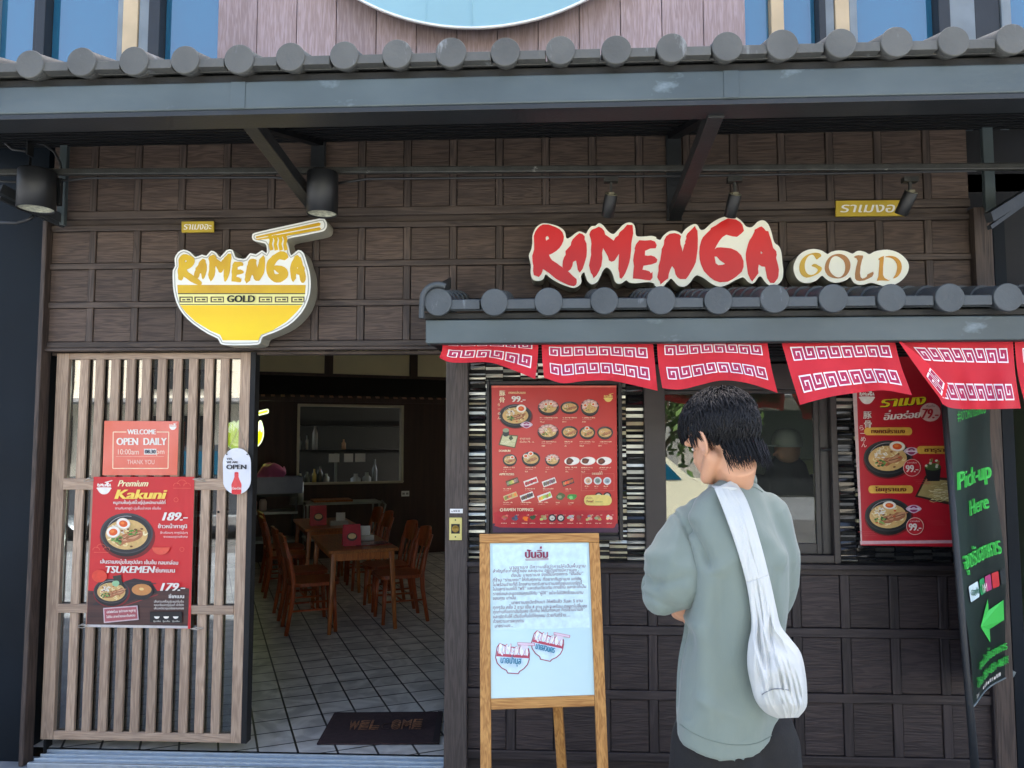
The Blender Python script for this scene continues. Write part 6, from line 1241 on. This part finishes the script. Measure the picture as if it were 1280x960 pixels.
# right hand: palm seen below the left sleeve, fingers curling round the upper arm
def finger(pts, r0, r1): b.tube(pts, [r0] + [r0 * .95] * (len(pts) - 2) + [r1], 9, dome=True)
pal = W(861, 771, .10); b.tube([RW, W(869, 772, .13), W(854, 769, .085)], [(.026, .02), (.036, .02), (.034, .017)], 14, dome=True)
for k, (x, y, L) in enumerate(((847, 760, 1.0), (852, 766, 1.05), (857, 772, 1.0), (862, 778, .82))):
    p0 = W(x - 1, y, .085); finger([p0, W(x + 1 - 6 * L, y - 1, .055), W(x + 4, y - 1 - 1.5 * L, .028), W(x + 4 + 7 * L, y - 1 - 1.0 * L, .026)], .0098, .0074)
finger([W(860, 760, .11), W(852, 752, .10), W(845, 748, .085), W(842, 745, .07)], .0115, .0085)                                    # thumb, leaving the side of the palm
# left hand, tucked against the right arm in front
b.tube([LH, LH + Vector((.05, .01, .01)), LH + Vector((.09, .0, .015))], [(.027, .02), (.038, .018), (.036, .016)], 12, dome=True)
for k in range(4): q = LH + Vector((.09, -.002, .042 - .02 * k)); finger([q, q + Vector((.04, -.004, 0)), q + Vector((.065, -.02, .0)), q + Vector((.075, -.04, .0))], .0094, .007)
q = LH + Vector((.03, .0, .04)); finger([q, q + Vector((.02, -.005, .025)), q + Vector((.04, -.01, .04)), q + Vector((.055, -.012, .048))], .011, .008)
HPL, HPR = W(892, 915, .03), W(946, 915, .05)
foot = lambda x, y: Vector((x, y, .03))
AL, AR = Vector((HPL.x - .05, YP - .02, .06)), Vector((HPR.x + .07, YP + .12, .06))
for hp_, an in ((HPL, AL), (HPR, AR)):
    kn = hp_.lerp(an, .52) + Vector((0, .03, 0)); b.tube([hp_, hp_.lerp(kn, .5), kn, kn.lerp(an, .35), an], [.085, .075, .055, .053, .036], 14, dome=True)
    b.tube([an + Vector((0, -.03, -.02)), an + Vector((-.02, .1, -.03)), an + Vector((-.03, .17, -.04))], [(.036, .034), (.04, .028), (.03, .02)], 10, dome=True)
body = solid(b, 'person', SKIN, None, .0042, 5)
tag(body, 'dark haired customer in a sage green shirt standing with folded arms at the serving window', 'person')
# eyes
for s in (-1, 1):
    m = MB(); m.ball(H(s * .031, .068, -.006), (.0105, .009, .006), ax, 12, 8, 0); m.ball(H(s * .031, .0745, -.007), (.0045, .0028, .0045), ax, 10, 6, 1); m.build('eye', [mat('eye_white', (226, 222, 216), .3, 0), HAIR], body)
# ---- hair: cap plus combed locks
def hd(x, y, z): return H(x * .088, -.012 + y * .108, .022 + z * .100)
def hair_ok(d, slack=0.0):
    x, y, z = d
    if y > .1: return z > .42 + slack - .12 * (1 - min(1, abs(x) * 1.4)) if abs(x) < .8 else z > .3 + slack
    if y > -.30: return z > -.02 + slack - (y < -.12) * .22
    return z > -.97 + slack + max(0, (-.55 - y)) * 0.0
m = MB(); NU, NV = 56, 36; idx = {}; vs = []; fs = []
for j in range(NV + 1):
    for i in range(NU):
        th, ph = math.pi * j / NV, 2 * math.pi * i / NU; d = (math.sin(th) * math.cos(ph), math.sin(th) * math.sin(ph), math.cos(th))
        k_ = 1 + .035 * noise.noise(Vector(d) * 5) - .05 * max(0, -d[2] - .3) ; vs.append(hd(d[0] * k_, d[1] * k_ * (1 - .12 * max(0, -d[2])), d[2] * k_))
for j in range(NV):
    for i in range(NU):
        th, ph = math.pi * (j + .5) / NV, 2 * math.pi * (i + .5) / NU; d = (math.sin(th) * math.cos(ph), math.sin(th) * math.sin(ph), math.cos(th))
        if hair_ok(d): fs.append((j * NU + i, (j + 1) * NU + i, (j + 1) * NU + (i + 1) % NU, j * NU + (i + 1) % NU))
m.add(vs, fs, 0, True)
r = random.Random(11); crown = Vector((.05, -.35, .93)); nloc = 0
while nloc < 4200:
    d = Vector((r.gauss(0, 1), r.gauss(0, 1), r.gauss(0, 1))).normalized()
    if not hair_ok(d, .04): continue
    nloc += 1
    fl = d - crown * d.dot(crown)
    if fl.length < .05: fl = Vector((r.uniform(-1, 1), r.uniform(-1, 1), 0))
    fl = (fl - d * fl.dot(d)).normalized(); fl = (fl + Vector((r.gauss(0, .22), r.gauss(0, .22), r.gauss(0, .1) - .35))).normalized()
    fl = (fl - d * fl.dot(d) * .9).normalized()
    sw = d.cross(fl)
    front_ = d.y > .25
    L = r.uniform(.28, .62) * (1.15 if front_ else 1); lift = r.uniform(.03, .10) + (.05 if d.z > .5 else 0)
    if d.z < -.55: L *= .55; lift *= .6
    pts = []; bend = r.uniform(-.25, .25)
    for k in range(5):
        t = k / 4; q = d + fl * (L * t) + sw * (bend * t * t) ; q = q.normalized() * (1.0 + lift * math.sin(min(1, t * 1.25) * math.pi * .62) * 1.0)
        pts.append(hd(*q))
    wd = r.uniform(.0016, .0034)
    m.tube(pts, [(wd * .7, wd * .35), (wd, wd * .4), (wd * .9, wd * .4), (wd * .6, wd * .3), (.0004, .0004)], 4, cap=False)
for k in range(620):                                                   # ragged locks at the nape and over the ear
    x = r.uniform(-.85, .85); y = -.78 + .3 * abs(x) + r.uniform(-.1, .1) if k % 4 else r.uniform(-.35, -.1)
    if k % 4 == 0: x = r.choice((-1, 1)) * r.uniform(.82, .95)
    z = -.78 + r.uniform(-.22, .14) if k % 4 else r.uniform(-.25, .0)
    a = hd(x, y, z); dn = (-hU * 1.0 + hR * (r.uniform(-.12, .12) - x * .18) + hF * r.uniform(-.04, .10)); L = r.uniform(.030, .056)
    wd = r.uniform(.0011, .0022); m.tube([a, a + dn * L * .5, a + dn * L + hR * r.uniform(-.008, .008)], [(wd, wd * .5), (wd * .8, wd * .4), (.0004, .0004)], 4, cap=False)
for s in (-1, 1):                                                      # sideburns
    for k in range(26): a = H(s * .076, .012 + r.uniform(-.01, .022), .01 + r.uniform(-.005, .01)); m.tube([a, a - hU * r.uniform(.02, .045) + hR * s * .002], [(.0018, .001), (.0004, .0004)], 4, cap=False)
m.build('hair', HAIR, body)
# ---- shirt
b = MB()
rowL = [(596, 904, 944, .058), (604, 894, 952, .068), (614, 880, 961, .08), (626, 866, 970, .095), (645, 856, 978, .115), (670, 853, 987, .13), (700, 856, 993, .135), (740, 860, 993, .135), (780, 858, 989, .135), (810, 854, 986, .135), (850, 849, 985, .135), (890, 846, 983, .14), (918, 846, 980, .14)]
rings = []
for y, xl, xr, t in rowL:
    a, c = W(xl, y), W(xr, y); mid = (a + c) / 2; hw = (c - a).length / 2; ring = []
    for j in range(40):
        an = 2 * math.pi * j / 40; cx, sy = math.cos(an), math.sin(an); e = .82
        X_ = math.copysign(abs(cx) ** e, cx) * hw; Y_ = math.copysign(abs(sy) ** e, sy) * t
        dz = 0
        if y > 900: dz = -.035 * (1 - abs(cx)) * (1 if sy < 0 else .6) + (.02 * max(0, cx))
        ring.append(mid + Vector((X_, Y_ + .02 + .05 * (cx + .2), dz)))
    rings.append(ring)
b.loft(rings)
def segd(p, a, c):
    ab = Vector((c.x - a.x, c.z - a.z)); q = Vector((p.x - a.x, p.z - a.z)); t = max(0, min(1, q.dot(ab) / ab.length_squared)); return (q - ab * t).length, t
FOLD = [(W(893, 718, -.12), W(866, 660, -.1), .016, -.012), (W(893, 718, -.12), W(884, 800, -.14), .02, .012), (W(897, 728, -.12), W(905, 820, -.14), .022, -.007), (W(893, 716, -.12), W(935, 690, -.14), .02, .006),
        (W(985, 700, -.1), W(965, 790, -.13), .018, .010), (W(978, 720, -.1), W(955, 830, -.13), .02, -.008), (W(868, 800, -.12), W(862, 900, -.12), .014, -.009), (W(880, 790, -.13), W(890, 900, -.14), .02, .007),
        (W(930, 650, -.14), W(985, 690, -.1), .02, .005), (W(880, 880, -.14), W(930, 905, -.14), .016, .006), (W(860, 640, -.1), W(842, 700, -.1), .014, .006), (W(805, 735, -.05), W(862, 722, -.1), .013, -.007), (W(812, 700, -.08), W(850, 690, -.1), .014, .006), (W(808, 748, -.05), W(845, 765, -.08), .008, -.004),
        (W(848, 640, -.08), W(890, 712, -.13), .006, -.008)]
def wrinkle(co, n_):
    v = 0
    for a, c, wd, am in (FOLD if n_.y < .2 else ()):
        d, t = segd(co, a, c)
        if d < wd * 3: v += 1.4 * am * math.exp(-(d / wd) ** 2) * (1 - .5 * t)
    return v + .010 * noise.noise(Vector((co.x * 9, co.y * 9, co.z * 4))) + (.006 if co.z > .93 else .002) * noise.noise(Vector((co.x * 22, co.y * 20, co.z * 9)))
b.tube([W(958, 648, .06), W(965, 690, .09), W(966, 725, .12), W(962, 750, .15)], [.07, .078, .075, .065], 18, dome=True)
sh = solid(b, 'shirt', SHIRT, body, .0065, 7, .5, wrinkle)
b = MB(); b.tube([W(874, 640, .03), W(865, 656, .02), W(853, 680, .01), W(847, 705, .0), W(844, 726, .0), W(838, 737, .0), W(831, 743, .005)], [(.045, .04), (.062, .055), (.08, .068), (.094, .078), (.091, .078), (.077, .07), (.06, .055)], 20, dome=True)
b.tube([W(832, 736, .01), W(846, 734, .1)], [.062, .055], 16, dome=True)
def sleeve_wr(co, n_): return wrinkle(co, n_) + .006 * math.sin((co.z * 34 + co.x * 22)) * max(0, min(1, (1.42 - co.z) * 5)) * noise.noise(Vector((co.x * 5, co.y * 5, co.z * 5 + 2)))
solid(b, 'sleeve', SHIRT, sh, .006, 6, .5, sleeve_wr)
hem = [W(x, y, -.16 + .00007 * (x - 915) ** 2 - .0) for x, y in ((852, 906), (868, 916), (890, 926), (915, 932), (940, 932), (962, 922), (978, 908))]
m = MB(); bv = sh.data
from mathutils.bvhtree import BVHTree
tree_ = BVHTree.FromPolygons([v.co for v in bv.vertices], [p_.vertices for p_ in bv.polygons])
def on_shirt(px, py, lift=.0008):
    d = ray(px, py).normalized(); h_ = tree_.ray_cast(CAM - origin(sh), d)
    return (h_[0] + origin(sh) + h_[1] * lift) if h_[0] is not None else None
def seam(name, pts, rad, mt):
    q = [on_shirt(x, y) for x, y in smooth_open(pts, 6)]; q = [v for v in q if v is not None]
    if len(q) > 3: mm = MB(); mm.tube(q, rad, 6); mm.build(name, mt, sh)
SEAM = mat('dark_sage_seam', (104, 117, 109), .9, .05)
seam('hem_stitch', [(850, 905), (866, 916), (890, 926), (918, 931), (945, 929), (966, 918), (980, 903)], .0009, SEAM)
seam('collar_seam', [(896, 614), (910, 609), (926, 607), (942, 609), (953, 615)], .0012, SEAM)
m = MB(); cl = [W(925 + 25 * math.cos(R(t)), 603 + 3 * math.sin(R(t)), .035 + .055 * math.sin(R(t)) * -1) for t in range(0, 361, 20)]
CB = W(917, 604, .04); cl = [CB + Vector((.054 * math.cos(R(t)), .06 * math.sin(R(t)), .006 - .022 * math.sin(R(t)))) for t in range(0, 361, 15)]
m.tube(cl, [(.007, .016)] * len(cl), 8, cap=False); m.build('collar', SHIRT, sh)
# ---- trousers and shoes
b = MB(); b.tube([W(915, 905, .06), W(915, 930, .06), W(916, 975, .06)], [(.12, .08), (.142, .095), (.15, .11)], 24, dome=True)
for hp_, an, sx in ((HPL, AL, -1), (HPR, AR, 1)):
    kn = hp_.lerp(an, .52) + Vector((sx * .01, .02, 0)); b.tube([hp_ + Vector((0, 0, -.02)), hp_.lerp(kn, .5), kn, kn.lerp(an, .6), an + Vector((0, 0, .02))], [.112, .11, .098, .092, .088], 18, dome=True)
solid(b, 'trousers', TROU, body, .009, 6, .5, lambda c, n_: .004 * noise.noise(Vector((c.x * 8, c.y * 8, c.z * 5))))
for an in (AL, AR):
    m = MB(); z0 = -.049; m.tube([an + Vector((.01, -.09, -.075)), an + Vector((0, -.03, -.06)), an + Vector((-.02, .08, -.065)), an + Vector((-.03, .16, -.08)), an + Vector((-.035, .2, -.09))], [(.035, .03), (.045, .05), (.05, .04), (.048, .026), (.03, .014)], 14, dome=True); m.build('shoe', SHOE, body)
# ---- shoulder bag
BAGM = mat('silver_white_nylon', (186, 189, 187), .55, .03, 4, .3, 7, spec=.6, stretch=(2, 2, 1))
LE = [(893, 611), (904, 638), (919, 680), (932, 725), (938, 762), (939, 785), (935, 806), (934, 832), (939, 858), (945, 877), (957, 891), (972, 898)]
RE = [(917, 599), (934, 626), (950, 676), (962, 722), (970, 758), (976, 782), (987, 797), (1001, 816), (1007, 842), (1009, 866), (1008, 884), (998, 897)]
LE, RE = smooth_open(LE, 4), smooth_open(RE, 4)
bg = thing('shoulder_bag', 'silvery white shoulder bag hanging on the back of the customer from a wide strap', 'bag', W(972, 899, -.16))
CRE = [(.28, 800, 55, .035, .012, .05), (.42, 780, 60, .03, .010, -.03), (.55, 850, 48, .025, .013, .03), (.66, 855, 44, .022, .013, .05), (.76, 858, 40, .02, .012, .06), (.86, 862, 34, .018, .010, .07), (.36, 850, 36, .03, .009, -.05), (.55, 700, 70, .04, .003, .08), (.62, 790, 30, .05, .014, -.16), (.2, 850, 40, .025, .007, .02), (.48, 876, 22, .02, .009, .02), (.6, 650, 50, .05, .002, -.05)]
def bagpt(u, v, side):
    l, r_ = pl(LE, v), pl(RE, v); x, y = l[0] + (r_[0] - l[0]) * u, l[1] + (r_[1] - l[1]) * u
    base = interp([(598, -.055), (625, -.085), (660, -.115), (720, -.135), (800, -.145), (900, -.15)], y)[0] + .05 * ((x - 915) / 70 * .9) * .6
    full = interp([(600, .008), (740, .012), (790, .03), (840, .07), (880, .07), (899, .025)], y)[0]
    prof = math.sin(math.pi * min(1, max(0, u))) ** .6
    rid = 0
    if side: 
        fr = interp([(600, .08), (740, .2), (800, .8), (880, 1), (899, .2)], y)[0]
        rid = fr * prof * (.013 * (1 - abs(math.sin(u * 9 + 1.3 * math.sin(y * .035) + .01 * y)) ** .6 * 1.4) + .008 * (1 - abs(math.sin(u * 15 + y * .028)) ** .7 * 1.4) + .012 * noise.noise(Vector((u * 4, y * .04, 3))))
    if side:
        for (uc, yc, hl, wd, dp, sl) in CRE:
            q = (y - yc) / hl
            if abs(q) < 1: rid -= dp * math.exp(-((u - uc - sl * q) / wd) ** 2) * (1 - q * q)
    return W(x, y, base - (full * prof + rid + .004 if side else 0))
NU, NV = 64, 80
def bagmesh(v0, v1, name, cap_top):
    m = MB(); ring = []
    for j in range(NV + 1):
        v = v0 + (v1 - v0) * j / NV
        ring.append([bagpt(i / NU, v, True) for i in range(NU + 1)] + [bagpt(i / NU, v, False) for i in range(NU, -1, -1)])
    m.loft(ring); return m.build(name, BAGM, bg)
bagmesh(0, .40, 'strap', 0); bagmesh(.40, 1, 'body', 1)
m = MB(); a = [bagpt(.5, 0, False)] + [W(900, 606, .0), W(893, 622, .06), W(892, 660, .15), W(905, 720, .2), W(940, 790, .2), W(972, 830, .12), W(984, 836, -.04), W(974, 826, -.13)]
m.tube([bagpt(.5, .02, True)] + a[1:], [(.03, .004)] * len(a), 8); m.build('strap', BAGM, bg)
m = MB(); sl_ = [bagpt(.15 + .5 * i / 10, .862 - .012 * math.sin(i * .35), True) + Vector((0, -.002, 0)) for i in range(11)]; m.tube(sl_, .0012, 5); m.build('seam', mat('grey_seam', (120, 126, 132), .6, 0), bg)
# ---- staff member inside
STF = Vector((X(985, 600, .62), .62, 0)); b = MB(); sx = STF.x
hz = Z(985, 562, .62); 
b.ball((sx, .62, hz), (.075, .09, .105), nu=20, nv=14); b.ball((sx - .055, .58, hz - .02), (.03, .03, .035)); b.tube([(sx - .075, .56, hz - .01), (sx - .1, .55, hz - .03)], [.01, .012], 8, dome=True)
b.tube([(sx, .63, hz - .08), (sx, .64, hz - .16)], .05, 12, dome=True)
b.tube([(sx, .64, hz - .16), (sx + .01, .66, hz - .35), (sx + .01, .66, hz - .6), (sx + .01, .66, hz - .75)], [(.12, .08), (.2, .12), (.17, .12), (.18, .13)], 20, dome=True)
for s in (-1, 1):
    b.tube([(sx + s * .18, .66, hz - .24), (sx + s * .21, .64, hz - .5), (sx + s * .12 - .06, .5, hz - .62)], [.055, .045, .03], 12, dome=True)
    hx, hy, h0 = sx + s * .12 - .06, .5, hz - .62; b.tube([(hx, hy, h0), (hx - .02, hy - .06, h0)], [(.025, .018), (.035, .015)], 10, dome=True)
    for k in range(4): b.tube([(hx - .045 + .018 * k, hy - .06, h0), (hx - .047 + .018 * k, hy - .1, h0 - .005), (hx - .047 + .018 * k, hy - .125, h0 - .02)], [.0085, .008, .0065], 7, dome=True)
    b.tube([(hx + s * .03, hy - .03, h0), (hx + s * .05, hy - .06, h0), (hx + s * .05, hy - .085, h0 - .005)], [.01, .009, .007], 7, dome=True)
    b.tube([(sx + s * .09, .66, hz - .72), (sx + s * .1, .66, hz - 1.15), (sx + s * .1, .67, .05)], [.09, .07, .05], 12, dome=True); b.tube([(sx + s * .1, .69, .03), (sx + s * .1, .56, .03)], [(.04, .03), (.04, .022)], 10, dome=True)
st = solid(b, 'person', SKIN, None, .007, 5); tag(st, 'staff member in a pale cap and dark clothes standing inside behind the window glass', 'person')
b = MB(); b.tube([(sx, .64, hz - .15), (sx + .01, .66, hz - .35), (sx + .01, .66, hz - .62), (sx + .01, .66, hz - .85)], [(.13, .09), (.215, .135), (.19, .135), (.2, .15)], 20, dome=True)
for s in (-1, 1): b.tube([(sx + s * .17, .66, hz - .22), (sx + s * .215, .64, hz - .46)], [.075, .065], 12, dome=True)
solid(b, 'shirt', mat('dark_staff_shirt', (44, 50, 48), .8, .1), st, .01, 5)
b = MB()
for s in (-1, 1): b.tube([(sx + s * .09, .66, hz - .78), (sx + s * .1, .66, hz - 1.15), (sx + s * .1, .67, .1)], [.11, .09, .075], 12, dome=True)
solid(b, 'trousers', TROU, st, .012, 4)
m = MB(); rings = [[Vector((sx + .088 * rr * math.cos(2 * math.pi * j / 24), .62 + .104 * rr * math.sin(2 * math.pi * j / 24), hz + zz)) for j in range(24)] for rr, zz in ((1.0, .015), (1.02, .04), (.96, .08), (.75, .112), (.4, .128), (.02, .132))]; m.loft(rings)
m.flat([[(-.085, -.05), (-.14, -.03), (-.165, 0), (-.14, .03), (-.085, .05)]], lambda a, c: (sx + a * .9 - .0, .60 + a * .35 + c, hz + .02), 0, (0, 0, .008)); m.build('cap', mat('pale_grey_cap', (196, 200, 190), .7, .06), st)
# ================================================================ the sunlit street behind the camera (seen in the glass)
ob = thing('opposite_building', 'pale cream shophouse across the sunlit street', 'building', (0, -22, 0))
m = MB(); m.box((-30, -24, -.05), (-2.5, -18, 5.2)); m.box((4, -26, -.05), (30, -20, 7)); m.build('wall', mat('cream_render', (236, 228, 208), .8, .08, 1), ob)
m = MB()
for x in range(-28, -3, 4): m.box((x, -17.98, 1.0), (x + 1.8, -17.9, 2.4)); m.box((x, -17.98, 3.2), (x + 1.8, -17.9, 4.5))
for x in range(6, 29, 4): m.box((x, -19.98, .0), (x + 2.4, -19.9, 2.6)); m.box((x, -19.98, 3.6), (x + 2.4, -19.9, 5.2))
m.build('window', M_DARK, ob)
m = MB(); m.box((-30, -18, 2.75), (-2.5, -16.4, 2.85)); m.box((4, -20, 3.0), (30, -18.6, 3.1)); m.build('awning', mat('grey_awning', (150, 150, 150), .6, .1), ob)
# parked pickup truck
def truck(x, y, rz, body_rgb, lb):
    o = thing('pickup_truck', lb, 'truck', (0, 0, -.045)); paint = mat('paint_%d_%d_%d' % body_rgb, body_rgb, .25, .02)
    prof = [(-2.55, .45), (-2.6, .95), (-2.5, 1.05), (-.55, 1.05), (-.35, 1.08), (-.05, 1.62), (.95, 1.66), (1.15, 1.58), (1.7, 1.12), (2.35, 1.02), (2.6, .88), (2.62, .45)]
    m = MB(); m.flat([[(a, b) for a, b in prof]], lambda a, b: (a, -.85, b), 0, (0, 1.7, 0)); m.build('body', paint, o, .06, local=True)
    m = MB(); m.hexa([(1.16, -.7, 1.52), (1.16, .7, 1.52), (1.62, .74, 1.16), (1.62, -.74, 1.16)], (.03, 0, .025)); m.build('windscreen', M_SKYG, o, local=True)
    for s in (-1, 1):
        m = MB(); m.hexa([(-.2, s * .85, 1.14), (1.5, s * .85, 1.14), (1.12, s * .85, 1.54), (.02, s * .85, 1.54)], (0, s * .012, 0)); m.build('side_window', M_SKYG, o, local=True)
        m = MB(); m.ball((2.58, s * .62, .84), (.06, .17, .09)); m.build('headlight', M_WHITE, o, local=True)
        for wx in (-1.65, 1.65):
            m = MB(); m.lathe((wx, s * .72, .37), [(.2, -.1), (.36, -.1), (.37, 0), (.36, .1), (.2, .1)], 28, axis=(0, 1, 0)); m.build('tyre', M_BLK, o, local=True); m = MB(); m.lathe((wx, s * .72, .37), [(.001, .08 * s), (.19, .08 * s), (.2, .1 * s), (.21, .02 * s)], 20, axis=(0, 1, 0)); m.build('rim', M_ALU, o, local=True)
    o.location = (x, y, -.045); o.rotation_euler = (0, 0, R(rz)); return o
truck(.5, -8.3, 2, (226, 222, 196), 'cream pickup truck parked in the street behind the viewer')
truck(-6.5, -9.6, -3, (70, 74, 80), 'dark grey pickup truck parked in the street to the left')
def tree(x, y, h, seed, lb):
    o = thing('street_tree', lb, 'tree', (x, y, -.05)); r = random.Random(seed)
    m = MB(); m.tube([(x, y, -.05), (x + .05, y, 1.2), (x - .05, y + .05, h * .55)], [.14, .11, .07], 10)
    for k in range(6): a = r.uniform(0, 6.28); m.tube([(x, y, h * .4), (x + math.cos(a) * .9, y + math.sin(a) * .9, h * .75)], [.05, .02], 6)
    m.build('trunk', mat('bark', (96, 82, 66), .9, .3, 10, .5), o)
    m = MB()
    for k in range(2600):
        c = Vector((x, y, h * .75)) + Vector((r.gauss(0, .75), r.gauss(0, .7), r.gauss(0, .6))); n_ = noise.noise(c * 1.3)
        if n_ < -.1: continue
        a = Vector((r.uniform(-1, 1), r.uniform(-1, 1), r.uniform(-1, 1))).normalized() * .13; b = a.orthogonal().normalized() * .055
        m.add([c - a, c + b, c + a, c - b], [(0, 1, 2, 3)])
    m.build('crown', mat('leaf_green', (78, 104, 46), .6, .3, 2), o)
tree(2.2, -11.2, 3.6, 3, 'leafy street tree across the road behind the cream truck'); tree(-4.5, -12.2, 4.4, 5, 'leafy street tree across the road by the dark truck')
